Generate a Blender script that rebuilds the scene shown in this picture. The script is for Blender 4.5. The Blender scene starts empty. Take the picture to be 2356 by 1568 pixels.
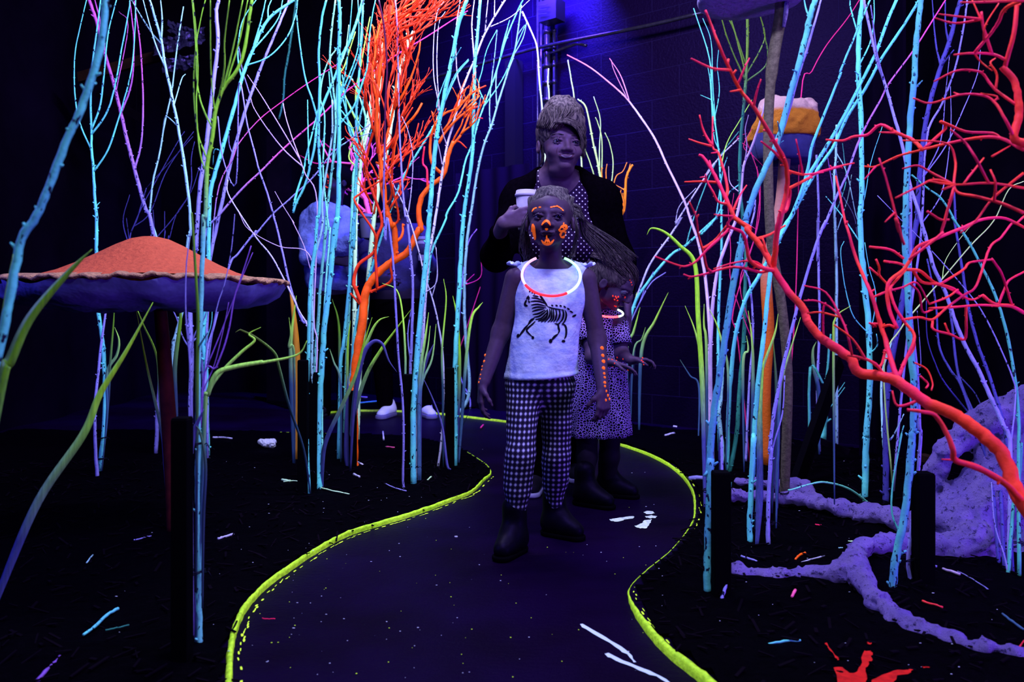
import bpy, math, random
import numpy as np
from mathutils import Vector, Matrix
from mathutils.bvhtree import BVHTree

# ---------------------------------------------------------------- camera
F = 1832.0; CX = 1178.0; HY = 705.0; CH = 0.82       # focal length (px), centre column, horizon row, eye height (m)
SC = bpy.context.scene
COL = SC.collection
cam_d = bpy.data.cameras.new('camera'); cam = bpy.data.objects.new('camera', cam_d); COL.objects.link(cam)
cam.location = (0, 0, CH); cam.rotation_euler = (math.pi/2, 0, 0)
cam_d.sensor_width = 36.0; cam_d.lens = F/2356*36.0; cam_d.shift_y = -(784-HY)/2356
cam_d.clip_start = 0.05; cam_d.clip_end = 60
cam_d.dof.use_dof = True; cam_d.dof.focus_distance = 3.1; cam_d.dof.aperture_fstop = 4.0
SC.camera = cam
SC.view_settings.view_transform = 'Standard'; SC.view_settings.look = 'None'
SC.view_settings.gamma = 1.0; SC.view_settings.exposure = 0.0; SC.view_settings.use_curve_mapping = False
# ---------------------------------------------------------------- world and lamps (black-light tubes on the ceiling, plus added fill lights)
W = bpy.data.worlds.new('world'); SC.world = W; W.use_nodes = True
W.node_tree.nodes['Background'].inputs[0].default_value = (0.10, 0.03, 1.0, 1)
W.node_tree.nodes['Background'].inputs[1].default_value = 0.012
def area(name, loc, target, size, energy, color, spread=180):
    l = bpy.data.lights.new(name, 'AREA'); l.shape = 'RECTANGLE'; l.size = size[0]; l.size_y = size[1]
    l.energy = energy; l.color = color; l.spread = math.radians(spread)
    o = bpy.data.objects.new(name, l); COL.objects.link(o); o.location = loc
    o.rotation_euler = (Vector(target)-Vector(loc)).to_track_quat('-Z', 'Y').to_euler()
    return o
area('blacklight_or_fill', (0.2, 1.45, 3.25), (-0.3, 4.2, 1.1), (1.2, 0.12), 125, (0.80, 0.80, 1.0))
area('blacklight_or_fill', (-0.3, 3.6, 3.35), (-0.6, 5.2, 1.4), (1.2, 0.12), 150, (0.85, 0.85, 1.0))
area('blacklight_or_fill', (2.6, 2.2, 3.3), (1.4, 3.4, 1.0), (1.0, 0.12), 42, (0.75, 0.72, 1.0))
area('blacklight_or_fill', (-2.9, 1.6, 1.9), (0.3, 3.6, 0.9), (1.0, 0.12), 36, (0.18, 0.16, 1.0))  # added blue fill from the left, not a ceiling tube
area('blacklight_or_fill', (3.1, 0.9, 0.5), (1.2, 3.2, 0.9), (0.9, 0.12), 62, (0.42, 0.10, 1.0))  # added low violet fill for mauve right sides and undersides
area('blacklight_or_fill', (0.9, -0.3, 2.7), (-0.3, 3.0, 1.0), (1.2, 0.12), 22, (0.80, 0.80, 1.0))  # added weak fill behind the camera, brightens the nearest stems
area('blacklight_wall_washer', (0.10, 5.7, 3.3), (0.05, 6.6, 2.2), (0.6, 0.1), 190, (0.10, 0.05, 1.0), 130)

# ---------------------------------------------------------------- helpers
REG = {'A':(0,0,2.6133),'B':(550,0,2.6133),'C':(1100,0,2.6133),'D':(1550,0,2.6125),'E':(1900,0,2.614),'F':(0,500,2.6133),
       'G':(550,500,2.6133),'H':(1400,500,2.614),'I':(1850,500,2.6126),'J':(0,1000,2.76),'K':(500,1000,2.76),
       'L':(1100,1000,2.76),'M':(1600,1000,2.7606),'P':(0,0,1.0),'Z':(1120,570,3.92),'U':(1170,420,7.84),
       'Q':(650,300,5.2257),'R':(800,0,3.919),'T':(1560,350,4.75),'V':(2000,500,3.921),'N':(1300,550,4.48),'W':(1070,200,3.4844),'X':(1070,850,3.4844),'Y':(660,420,3.92)}
def px(s):
    r = 'P'; out = []
    for t in s.split():
        if t in REG: r = t; continue
        a, b = t.split(','); o = REG[r]
        out.append((o[0]+float(a)/o[2], o[1]+float(b)/o[2]))
    return out
def P(x, y, d): return Vector(((x-CX)/F*d, d, CH-(y-HY)/F*d))
def gd(y): return F*CH/(y-HY)                          # distance of a ground point seen at row y
def G(x, y, z=0.0):
    d = F*(CH-z)/(y-HY); return Vector(((x-CX)/F*d, d, z))
def props(o, label=None, cat=None, group=None, kind=None):
    if label: o['label'] = label
    if cat: o['category'] = cat
    if group: o['group'] = group
    if kind: o['kind'] = kind
    return o
def mesh_obj(name, verts, faces, mat, parent=None, loc=None, smooth=True, uv=None):
    me = bpy.data.meshes.new(name)
    vs = np.asarray([tuple(v) for v in verts] if not isinstance(verts, np.ndarray) else verts, dtype=np.float64)
    off = Vector(loc) if loc is not None else Vector((0,0,0))
    if parent is not None: off = Vector(parent.get('_o', (0,0,0)))
    vs = vs - np.array(off)
    me.from_pydata(vs.tolist(), [], faces if isinstance(faces, list) else faces.tolist())
    me.materials.append(mat)
    if smooth: me.polygons.foreach_set('use_smooth', [True]*len(me.polygons))
    if uv is not None:
        a = me.attributes.new('pat', 'FLOAT_VECTOR', 'POINT'); a.data.foreach_set('vector', np.asarray(uv, dtype=np.float32).ravel())
    me.update()
    o = bpy.data.objects.new(name, me); COL.objects.link(o)
    if parent is None:
        o.location = off
    else:
        o.parent = parent
    o['_o'] = tuple(off)
    return o
def empty(name, loc):
    o = bpy.data.objects.new(name, None); o.empty_display_size = 0.05; COL.objects.link(o); o.location = loc; o['_o'] = tuple(loc); return o

class MB:
    def __init__(s): s.v = []; s.f = []
    def add(s, v, f):
        n = len(s.v); s.v += [tuple(x) for x in v]; s.f += [tuple(i+n for i in q) for q in f]
    def tube(s, pts, rad, n=7, cap=True, rnd=None, flat=1.0):
        pts = [Vector(p) for p in pts]; m = len(pts); vs = []; fs = []
        t0 = (pts[1]-pts[0]).normalized(); up = Vector((0,1,0)) if abs(t0.y) < .9 else Vector((1,0,0))
        a = t0.cross(up).normalized()
        for i, p in enumerate(pts):
            t = (pts[min(i+1,m-1)]-pts[max(i-1,0)])
            t = t.normalized() if t.length > 1e-9 else t0
            a = (a - t*a.dot(t)); a = a.normalized() if a.length > 1e-6 else t.orthogonal().normalized()
            b = t.cross(a); r = rad[i]
            for k in range(n):
                th = 2*math.pi*k/n; rr = r*(1+(rnd.uniform(-.12,.12) if rnd else 0))
                vs.append(p + a*math.cos(th)*rr + b*math.sin(th)*rr*flat)
        for i in range(m-1):
            for k in range(n):
                k2 = (k+1) % n; fs.append((i*n+k, i*n+k2, (i+1)*n+k2, (i+1)*n+k))
        if cap:
            fs.append(tuple(range(n-1,-1,-1))); fs.append(tuple((m-1)*n+k for k in range(n)))
        s.add(vs, fs)
    def box(s, c, size, rot=None):
        x, y, z = [q/2 for q in size]; c = Vector(c); R = rot or Matrix.Identity(3)
        v = [c+R@Vector((a*x,b*y,d*z)) for a in (-1,1) for b in (-1,1) for d in (-1,1)]
        s.add(v, [(0,1,3,2),(4,6,7,5),(0,4,5,1),(2,3,7,6),(0,2,6,4),(1,5,7,3)])
    def ball(s, c, r, n=8, m=6, R=None):
        r = (r,)*3 if not isinstance(r, (tuple,list)) else r; c = Vector(c); vs = [];fs = []
        for i in range(m+1):
            ph = math.pi*i/m
            for k in range(n):
                th = 2*math.pi*k/n; q = Vector((r[0]*math.sin(ph)*math.cos(th), r[1]*math.sin(ph)*math.sin(th), r[2]*math.cos(ph)))
                vs.append(c+(R@q if R else q))
        for i in range(m):
            for k in range(n):
                k2 = (k+1) % n; fs.append((i*n+k,(i+1)*n+k,(i+1)*n+k2,i*n+k2))
        s.add(vs, fs)
    def lathe(s, c, prof, n=24, wob=None):
        c = Vector(c); vs = []; fs = []
        for i, (r, z) in enumerate(prof):
            for k in range(n):
                th = 2*math.pi*k/n; rr, zz = (wob(th, r, z) if wob else (r, z))
                vs.append(c+Vector((rr*math.cos(th), rr*math.sin(th), zz)))
        for i in range(len(prof)-1):
            for k in range(n):
                k2 = (k+1) % n; fs.append((i*n+k, i*n+k2, (i+1)*n+k2, (i+1)*n+k))
        s.add(vs, fs)
    def build(s, name, mat, parent=None, loc=None, smooth=True): return mesh_obj(name, s.v, s.f, mat, parent, loc, smooth)

def cr(pts, sub):
    """Catmull-Rom through Vectors of any length"""
    n = len(pts)
    if n < 3: return [pts[0].lerp(pts[1], i/sub) for i in range(sub)]+[pts[-1]] if n == 2 else pts
    out = []
    for i in range(n-1):
        p0 = pts[i-1] if i else pts[0]*2-pts[1]; p1 = pts[i]; p2 = pts[i+1]; p3 = pts[i+2] if i+2 < n else pts[-1]*2-pts[-2]
        for k in range(sub):
            t = k/sub; out.append(((p1*2)+(p2-p0)*t+(p0*2-p1*5+p2*4-p3)*t*t+(p1*3-p0-p2*3+p3)*t*t*t)*0.5)
    out.append(pts[-1].copy()); return out

# ---------------------------------------------------------------- materials
def mat_new(name):
    m = bpy.data.materials.new(name); m.use_nodes = True; nt = m.node_tree; b = nt.nodes['Principled BSDF']; return m, nt, b
def mix(nt, fac, a, b, t='MIX'):
    n = nt.nodes.new('ShaderNodeMix'); n.data_type = 'RGBA'; n.blend_type = t
    for i, v in ((0, fac), (6, a), (7, b)):
        if isinstance(v, bpy.types.NodeSocket): nt.links.new(v, n.inputs[i])
        else: n.inputs[i].default_value = (*v, 1) if i else v
    return n.outputs[2]
def noise(nt, vec, scale, detail=3, rough=.6, dim='3D'):
    n = nt.nodes.new('ShaderNodeTexNoise'); n.inputs['Scale'].default_value = scale; n.inputs['Detail'].default_value = detail
    n.inputs['Roughness'].default_value = rough; nt.links.new(vec, n.inputs['Vector']); return n.outputs[0]
def ramp(nt, v, stops, interp='LINEAR'):
    n = nt.nodes.new('ShaderNodeValToRGB'); cr_ = n.color_ramp; cr_.interpolation = interp
    while len(cr_.elements) < len(stops): cr_.elements.new(.5)
    for e, (p, c) in zip(cr_.elements, stops): e.position = p; e.color = (*c, 1) if len(c) == 3 else c
    nt.links.new(v, n.inputs[0]); return n.outputs[0]
def mapping(nt, src, scale=(1,1,1), rot=(0,0,0)):
    n = nt.nodes.new('ShaderNodeMapping'); n.inputs['Scale'].default_value = scale; n.inputs['Rotation'].default_value = rot; nt.links.new(src, n.inputs[0]); return n.outputs[0]
def geo(nt): return nt.nodes.new('ShaderNodeNewGeometry').outputs['Position']
def objc(nt): return nt.nodes.new('ShaderNodeTexCoord').outputs['Object']
def bump(nt, b, h, strength=.5, dist=.01):
    n = nt.nodes.new('ShaderNodeBump'); n.inputs['Strength'].default_value = strength; n.inputs['Distance'].default_value = dist
    nt.links.new(h, n.inputs['Height']); nt.links.new(n.outputs[0], b.inputs['Normal'])
def sepz(nt, src):
    n = nt.nodes.new('ShaderNodeSeparateXYZ'); nt.links.new(src, n.inputs[0]); return n.outputs
def maprange(nt, v, a, b, c=0., d=1.):
    n = nt.nodes.new('ShaderNodeMapRange'); n.inputs[1].default_value = a; n.inputs[2].default_value = b; n.inputs[3].default_value = c; n.inputs[4].default_value = d
    nt.links.new(v, n.inputs[0]); return n.outputs[0]
def setc(nt, b, col, rough=.6, spec=.3, glow=0.):
    if isinstance(col, bpy.types.NodeSocket):
        nt.links.new(col, b.inputs['Base Color'])
        if glow: nt.links.new(col, b.inputs['Emission Color'])
    else:
        b.inputs['Base Color'].default_value = (*col, 1); b.inputs['Emission Color'].default_value = (*col, 1)
    b.inputs['Roughness'].default_value = rough; b.inputs['Specular IOR Level'].default_value = spec
    b.inputs['Emission Strength'].default_value = glow
    b.inputs['Specular Tint'].default_value = (.22,.12,1.0,1)     # the tubes' own visible light is violet

def painted(name, col, col2=None, zr=None, glow=.05, specks=True, scale=1.0, alt=None):
    """fluorescent paint on bark: patchy coat, dark lenticels; zr blends to a second paint along the height"""
    m, nt, b = mat_new(name); g = geo(nt)
    c = mix(nt, maprange(nt, noise(nt, g, 22*scale, 3), .35, .7), col, tuple(min(1, x*.72+.0) for x in col))
    if alt: c = mix(nt, maprange(nt, noise(nt, g, 7, 2), .42, .60), c, alt)
    if col2:
        z = sepz(nt, g)[2]; nz = noise(nt, g, 5, 2)
        ad = nt.nodes.new('ShaderNodeMath'); ad.operation = 'MULTIPLY_ADD'; nt.links.new(nz, ad.inputs[0]); ad.inputs[1].default_value = .5; nt.links.new(z, ad.inputs[2])
        c2 = mix(nt, maprange(nt, noise(nt, g, 22*scale, 3), .35, .7), col2, tuple(x*.72 for x in col2))
        c = mix(nt, maprange(nt, ad.outputs[0], zr[0]+.25, zr[1]+.25), c, c2)
    if specks:
        sp = noise(nt, mapping(nt, g, (1,1,.5)), 105*scale, 2, .5)
        lo = noise(nt, g, 6, 2)
        k = nt.nodes.new('ShaderNodeMath'); k.operation = 'MULTIPLY_ADD'; nt.links.new(lo, k.inputs[0]); k.inputs[1].default_value = .35; nt.links.new(sp, k.inputs[2])
        c = mix(nt, maprange(nt, k.outputs[0], .815, .84), c, (.006,.008,.03))
    setc(nt, b, c, .55, .3, glow); bump(nt, b, noise(nt, g, 130*scale, 3), .5, .002)
    return m
def plain(name, col, rough=.7, spec=.2, glow=0., nscale=None, bstr=.3, bdist=.003, vary=.35):
    m, nt, b = mat_new(name); g = geo(nt)
    if nscale:
        n = noise(nt, g, nscale, 4); c = mix(nt, maprange(nt, n, .3, .7), tuple(x*(1-vary) for x in col), tuple(min(1, x*(1+vary)) for x in col))
        setc(nt, b, c, rough, spec, glow); bump(nt, b, n, bstr, bdist)
    else: setc(nt, b, col, rough, spec, glow)
    return m
M = {}
M['cyan'] = painted('cyan_paint', (.13,.74,.88), alt=(.10,.52,.80))
M['cyan_dim'] = painted('dim_lit_cyan_paint', (.09,.46,.60), alt=(.07,.28,.62))  # cyan darkened in its colour for the dimmer light on near right stems
M['pale'] = painted('pale_blue_paint', (.30,.62,.92))
M['teal'] = painted('teal_paint', (.03,.20,.22))
M['teal2'] = painted('sea_green_paint', (.07,.42,.48))
M['lav'] = painted('lavender_paint', (.26,.24,.90))
M['white_lav'] = painted('white_lavender_paint', (.50,.48,.98))
M['blue'] = painted('blue_violet_paint', (.055,.05,.38))
M['violet'] = painted('violet_paint', (.20,.08,.62), specks=False)
M['magenta'] = painted('magenta_paint', (.75,.03,.26), specks=False)
M['pinkl'] = painted('pink_lavender_paint', (.55,.40,.95), (.95,.12,.42), (1.9,2.4), specks=False)
M['lav_mag'] = painted('lavender_magenta_paint', (.24,.22,.85), (.75,.04,.40), (1.25,2.0))
M['lav_pur'] = painted('lavender_purple_paint', (.24,.22,.85), (.45,.08,.55), (1.3,2.2))
M['lav_mar'] = painted('lavender_maroon_paint', (.24,.22,.85), (.10,.01,.05), (1.3,1.6))
M['cyan_green'] = painted('cyan_to_green_paint', (.15,.58,.80), (.30,.75,.05), (.95,1.25))
M['cyan_lime'] = painted('cyan_to_lime_paint', (.20,.80,.75), (.40,.90,.25), (1.9,2.8))
M['teal_green'] = painted('teal_to_olive_paint', (.03,.22,.22), (.10,.20,.02), (1.7,2.1))
M['lime'] = painted('lime_paint', (.42,.88,.14), specks=False)
M['limew'] = painted('pale_lime_paint', (.62,.95,.40), specks=False)
M['mint'] = painted('pale_mint_paint', (.62,1.0,.72))
M['orange'] = painted('orange_paint', (1.0,.115,.004), specks=False, glow=.10)
M['orange_d'] = painted('deep_orange_paint', (.85,.05,.006), specks=False, glow=.06)
M['red'] = painted('red_coral_paint', (1.0,.055,.028), specks=False, glow=.07, alt=(.90,.022,.13))  # alt: uneven paint, plus magenta-lit undersides put into the colour
M['redm'] = painted('crimson_coral_paint', (.80,.018,.12), specks=False, glow=.04, alt=(.95,.045,.03))
M['pink'] = painted('pink_coral_paint', (1.0,.13,.48), specks=False, glow=.08)
M['amber'] = painted('amber_paint', (1.0,.28,.02), specks=False, glow=.08)
M['black'] = plain('black_wood', (.0012,.0010,.0025), .8, .02)
M['tie'] = plain('black_cord', (.002,.002,.003), .5, .3)
def leafmat(name, lo, hi, z0, z1):
    m, nt, b = mat_new(name); g = geo(nt); z = sepz(nt, g)[2]
    c = mix(nt, maprange(nt, z, z0, z1), lo, hi)
    st = noise(nt, mapping(nt, objc(nt), (1,1,.05)), 220, 2); c = mix(nt, maprange(nt, st, .35, .65, .0, .35), c, (0.01,.02,.03), 'MIX')
    setc(nt, b, c, .5, .3, .03); return m
M['leaf'] = leafmat('leaf_green_over_blue', (.06,.07,.36), (.36,.82,.04), .28, .62)
M['leaf2'] = leafmat('leaf_lime_over_teal', (.05,.12,.32), (.46,.98,.09), .42, .75)
M['leafd'] = leafmat('leaf_dark_green', (.03,.05,.16), (.12,.30,.015), .4, .7)
M['leafb'] = leafmat('leaf_blue', (.05,.045,.30), (.09,.08,.40), .1, 1.0)
M['leafy'] = leafmat('leaf_yellow', (.60,.24,.02), (.75,.32,.02), .1, .9)
# ---------------------------------------------------------------- SDF bodies (surface nets)
class SDF:
    def __init__(s, h): s.h = h; s.p = []; s.lo = np.full(3, 1e9); s.hi = np.full(3, -1e9)
    def _b(s, lo, hi, grow=True):
        lo = np.array(lo); hi = np.array(hi)
        if grow: s.lo = np.minimum(s.lo, lo); s.hi = np.maximum(s.hi, hi)
        return lo, hi
    def cap(s, a, b, ra, rb=None, k=.02, sub=False):
        rb = ra if rb is None else rb; a = np.array(a, float); b = np.array(b, float); r = max(ra, rb)
        lo, hi = s._b(np.minimum(a,b)-r, np.maximum(a,b)+r, not sub)
        def f(X, Y, Z):
            ba = b-a; L = max(ba@ba, 1e-9); h = np.clip(((X-a[0])*ba[0]+(Y-a[1])*ba[1]+(Z-a[2])*ba[2])/L, 0, 1)
            return np.sqrt((X-a[0]-ba[0]*h)**2+(Y-a[1]-ba[1]*h)**2+(Z-a[2]-ba[2]*h)**2)-(ra+(rb-ra)*h)
        s.p.append((f, lo, hi, k, sub)); return s
    def ell(s, c, r, R=None, k=.02, sub=False):
        c = np.array(c, float); r = np.array(r, float); m = r.max(); lo, hi = s._b(c-m, c+m, not sub)
        Rm = np.array(R) if R is not None else np.eye(3)
        def f(X, Y, Z):
            D = [X-c[0], Y-c[1], Z-c[2]]; Q = [(Rm[0,i]*D[0]+Rm[1,i]*D[1]+Rm[2,i]*D[2]) for i in range(3)]
            k0 = np.sqrt((Q[0]/r[0])**2+(Q[1]/r[1])**2+(Q[2]/r[2])**2); k1 = np.sqrt((Q[0]/r[0]**2)**2+(Q[1]/r[1]**2)**2+(Q[2]/r[2]**2)**2)
            return k0*(k0-1)/np.maximum(k1, 1e-6)
        s.p.append((f, lo, hi, k, sub)); return s
    def mesh(s, disp=None, clip=None):
        h = s.h; pad = 4*h; lo = s.lo-pad-.01; n = np.ceil((s.hi+pad+.01-lo)/h).astype(int)+1
        V = np.full(n, 1.0, np.float32); ax = [lo[i]+h*np.arange(n[i]) for i in range(3)]
        for f, a, b, k, sub in s.p:
            m = k+3*h; i0 = np.maximum(((a-m-lo)/h).astype(int), 0); i1 = np.minimum(((b+m-lo)/h).astype(int)+2, n)
            if (i1 <= i0).any(): continue
            sl = tuple(slice(i0[i], i1[i]) for i in range(3))
            X = ax[0][sl[0]][:,None,None]; Y = ax[1][sl[1]][None,:,None]; Z = ax[2][sl[2]][None,None,:]
            d = f(X, Y, Z).astype(np.float32); cur = V[sl]
            if sub: d = -d; hh = np.maximum(k-np.abs(cur-d), 0)/max(k, 1e-6); V[sl] = np.maximum(cur, d)+hh*hh*k/4
            else: hh = np.maximum(k-np.abs(cur-d), 0)/max(k, 1e-6); V[sl] = np.minimum(cur, d)-hh*hh*k/4
        if clip or disp:
            X, Y, Z = np.meshgrid(*ax, indexing='ij', sparse=True)
            if disp: V = V+disp(X, Y, Z).astype(np.float32)
            if clip: V = np.maximum(V, clip(X, Y, Z).astype(np.float32))
        V[0]=1;V[-1]=1;V[:,0]=1;V[:,-1]=1;V[:,:,0]=1;V[:,:,-1]=1
        I = V < 0
        c8 = [(i,j,k) for i in (0,1) for j in (0,1) for k in (0,1)]
        def sh(A, c): return A[c[0]:A.shape[0]-1+c[0], c[1]:A.shape[1]-1+c[1], c[2]:A.shape[2]-1+c[2]]
        cnt = sum(sh(I, c).astype(np.int8) for c in c8); act = (cnt > 0) & (cnt < 8)
        ix = np.argwhere(act); vals = {c: sh(V, c)[act] for c in c8}
        acc = np.zeros((len(ix), 3)); num = np.zeros(len(ix))
        for c in c8:
            for a in range(3):
                if c[a]: continue
                e = list(c); e[a] = 1; e = tuple(e); v1 = vals[c]; v2 = vals[e]; msk = (v1 < 0) != (v2 < 0)
                t = np.where(msk, v1/np.where(msk, v1-v2, 1), 0); q = np.tile(np.array(c, float), (len(ix), 1)); q[:,a] += t
                acc += q*msk[:,None]; num += msk
        verts = lo+h*(ix+acc/num[:,None])
        idx = np.full(act.shape, -1, np.int64); idx[act] = np.arange(len(ix)); faces = []
        for a in range(3):
            b, c = (a+1)%3, (a+2)%3
            s0 = [slice(None)]*3; s1 = [slice(None)]*3; s0[a] = slice(0,-1); s1[a] = slice(1,None)
            A = I[tuple(s0)]; B = I[tuple(s1)]; D = np.argwhere(A != B); D = D[(D[:,b] > 0) & (D[:,c] > 0)]
            if not len(D): continue
            fl = A[tuple(D.T)]
            def g(db, dc): E = D.copy(); E[:,b] -= db; E[:,c] -= dc; return idx[tuple(E.T)]
            q = np.stack([g(1,1), g(0,1), g(0,0), g(1,0)], 1); q[~fl] = q[~fl][:, ::-1]; faces.append(q)
        faces = np.concatenate(faces); faces = faces[(faces >= 0).all(1)]
        return verts, faces
def vn(seed=0):
    """cheap smooth lattice noise on broadcastable coordinates"""
    r = np.random.RandomState(seed); T = r.rand(32,32,32).astype(np.float32)
    def f(X, Y, Z, s):
        X, Y, Z = np.broadcast_arrays(X*s, Y*s, Z*s); x0 = np.floor(X).astype(int); y0 = np.floor(Y).astype(int); z0 = np.floor(Z).astype(int)
        fx, fy, fz = X-x0, Y-y0, Z-z0; fx = fx*fx*(3-2*fx); fy = fy*fy*(3-2*fy); fz = fz*fz*(3-2*fz); o = 0
        for i in (0,1):
            for j in (0,1):
                for k in (0,1): o = o+T[(x0+i)%32,(y0+j)%32,(z0+k)%32]*(fx if i else 1-fx)*(fy if j else 1-fy)*(fz if k else 1-fz)
        return o-.5
    return f
NZ = vn(3)
# ---------------------------------------------------------------- room
def floor_mat():
    m, nt, b = mat_new('dark_path_floor'); g = geo(nt)
    n = noise(nt, g, 2.2, 3); c = mix(nt, maprange(nt, n, .35, .65), (.0026,.0003,.0105), (.0040,.0005,.022))
    v = nt.nodes.new('ShaderNodeTexVoronoi'); v.inputs['Scale'].default_value = 38; nt.links.new(g, v.inputs['Vector'])
    sp = noise(nt, g, 90, 1); k = nt.nodes.new('ShaderNodeMath'); k.operation = 'MULTIPLY'
    nt.links.new(maprange(nt, v.outputs['Distance'], .045, .02), k.inputs[0]); nt.links.new(maprange(nt, sp, .60, .66), k.inputs[1])
    c = mix(nt, k.outputs[0], c, (.25,.30,.7))
    setc(nt, b, c, .45, .025); bump(nt, b, noise(nt, mapping(nt, g, (1,1.6,1)), 42, 4, .7), .55, .006); return m
def poly_obj(name, pts, mat, kind='structure'):
    me = bpy.data.meshes.new(name); me.from_pydata([tuple(p) for p in pts], [], [tuple(range(len(pts)))]); me.materials.append(mat)
    o = bpy.data.objects.new(name, me); COL.objects.link(o); o['kind'] = kind; return o
poly_obj('floor', [(-5,-1.5,0),(6,-1.5,0),(6,10,0),(-5,10,0)], floor_mat())
# block wall: row of positions from column/depth pairs
def wd(x): return 5.8/(1+.0004*(x-1400))
WP = lambda x, z: Vector(((x-CX)/F*wd(x), wd(x), z))
wa, wb = WP(700, 0), WP(3400, 0)
wdir = (wb-wa); wang = math.atan2(wdir.y, wdir.x)
def wall_mat():
    m, nt, b = mat_new('painted_block_wall'); g = geo(nt)
    mp = nt.nodes.new('ShaderNodeMapping'); mp.vector_type = 'POINT'; mp.inputs['Rotation'].default_value = (0,0,-wang); nt.links.new(g, mp.inputs[0])
    s = sepz(nt, mp.outputs[0]); cb = nt.nodes.new('ShaderNodeCombineXYZ'); nt.links.new(s[0], cb.inputs[0]); nt.links.new(s[2], cb.inputs[1])
    br = nt.nodes.new('ShaderNodeTexBrick'); nt.links.new(cb.outputs[0], br.inputs['Vector']); br.inputs['Scale'].default_value = 1
    br.inputs['Brick Width'].default_value = .42; br.inputs['Row Height'].default_value = .206; br.inputs['Mortar Size'].default_value = .0035; br.inputs['Mortar Smooth'].default_value = .4
    br.inputs['Color1'].default_value = (.0020,.0005,.0092,1); br.inputs['Color2'].default_value = (.0024,.0006,.0110,1); br.inputs['Mortar'].default_value = (.0055,.0028,.027,1)
    setc(nt, b, br.outputs['Color'], .45, .10)
    n = noise(nt, g, 60, 4); k = nt.nodes.new('ShaderNodeMath'); k.operation = 'MULTIPLY_ADD'; nt.links.new(br.outputs['Fac'], k.inputs[0]); k.inputs[1].default_value = -1.4; nt.links.new(n, k.inputs[2])
    bump(nt, b, k.outputs[0], .6, .006); return m
wn = Vector((-math.sin(wang), math.cos(wang), 0))
def slab(name, a, b, z0, z1, mat, thick=.1, n=None):
    n = n or Vector((0,1,0)); mb = MB(); q = [a, b, b+n*thick, a+n*thick]
    v = [Vector((p.x,p.y,z)) for z in (z0, z1) for p in q]; mb.add(v, [(0,1,5,4),(1,2,6,5),(2,3,7,6),(3,0,4,7),(0,3,2,1),(4,5,6,7)])
    o = mb.build(name, mat, smooth=False); o['kind'] = 'structure'; return o
slab('wall_back', wa, wb, 0, 4.2, wall_mat(), .15, wn)
dark = plain('black_drape', (.0010,.0006,.0028), .9, .02, nscale=3)
def drape(name, a, b, z0, z1, amp=.05, lam=.32, mat=None, kind='structure', n=90, label=None, cat=None):
    v = []; f = []; nn = Vector((b.y-a.y, a.x-b.x, 0)).normalized(); L = (b-a).length; rr = random.Random(len(name))
    ph = [rr.uniform(0,6) for _ in range(3)]; rows = 10
    for j in range(rows):
        for i in range(n+1):
            t = i/n; s = t*L; q = a.lerp(b, t)+nn*(amp*math.sin(s*2*math.pi/lam+ph[0]+.4*math.sin(j*.7))+amp*.5*math.sin(s*2*math.pi/lam*.43+ph[1]))*(.5+.5*(rows-j)/rows); v.append((q.x, q.y, z0+(z1-z0)*j/(rows-1)))
    for j in range(rows-1):
        for i in range(n): f.append((j*(n+1)+i, j*(n+1)+i+1, (j+1)*(n+1)+i+1, (j+1)*(n+1)+i))
    o = mesh_obj(name, v, f, mat or dark); props(o, label, cat, kind=kind); return o
violet_cloth = plain('dark_violet_cloth', (.0016,.0006,.0058), .85, .03, nscale=2)
drape('wall_left', Vector((-3.35,-1.2,0)), Vector((-3.35,7.6,0)), 0, 4.2, .04, .9, violet_cloth)
drape('wall_back_drape', Vector((-3.5,7.6,0)), Vector((-.7,7.5,0)), 0, 4.2, .04, .5)
slab('ceiling', Vector((-5,1.0,0)), Vector((6,1.0,0)), 4.2, 4.25, plain('black_ceiling', (.002,.002,.003), .9, .05), 9)
# drapes and columns in front of the block wall
def onwall(x, z, off=.0): return WP(x, z)-wn*off
mb = MB()
for xx, w_, z0, z1 in [(1195,.10,.9,2.75)]:
    q = onwall(xx, 0, .07); mb.box((q.x,q.y,(z0+z1)/2), (w_,.10,z1-z0), Matrix.Rotation(wang,3,'Z'))
props(mb.build('steel_column', plain('black_steel', (.004,.003,.008), .35, .6), smooth=False), 'dark square steel column against the blue block wall left of the woman', 'column')
metal = plain('dark_steel', (.03,.025,.06), .25, .8, nscale=30); metal.node_tree.nodes['Principled BSDF'].inputs['Metallic'].default_value = .7
for k, (xx, r, lab) in enumerate([(1246,.011,'thinnest vertical steel pipe, nearest the square column on the block wall'),(1254,.012,'vertical steel pipe second from the square column on the block wall'),(1268,.026,'thick vertical steel pipe shining violet above the woman'),(1284,.012,'narrow bracketed vertical pipe just past the thick shining one')]):
    mb = MB(); q = onwall(xx, 0, .05); mb.tube([Vector((q.x,q.y,.0)), Vector((q.x,q.y,4.1))], [r, r], 10)
    o = props(mb.build('steel_pipe', metal), lab, 'pipe', 'vertical pipes on the block wall')
    if k in (2, 3):
        mb = MB()
        for z in [1.6+.13*i for i in range(16)]: mb.tube([Vector((q.x,q.y,z)), Vector((q.x,q.y,z+.03))], [r*1.35]*2, 10)
        mb.build('pipe_clamp', metal, o)
mb = MB(); pts = [onwall(950, CH+(HY-205)/F*wd(950), .12), onwall(1180, CH+(HY-140)/F*wd(1180), .12), onwall(1290, CH+(HY-112)/F*wd(1290), .12), onwall(1500, CH+(HY-72)/F*wd(1500), .12), onwall(1640, CH+(HY-40)/F*wd(1640), .12)]
mb.tube(cr(pts, 5), [.014]*21, 8); props(mb.build('conduit', metal), 'long slanted conduit crossing the block wall above the woman', 'pipe')
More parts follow.
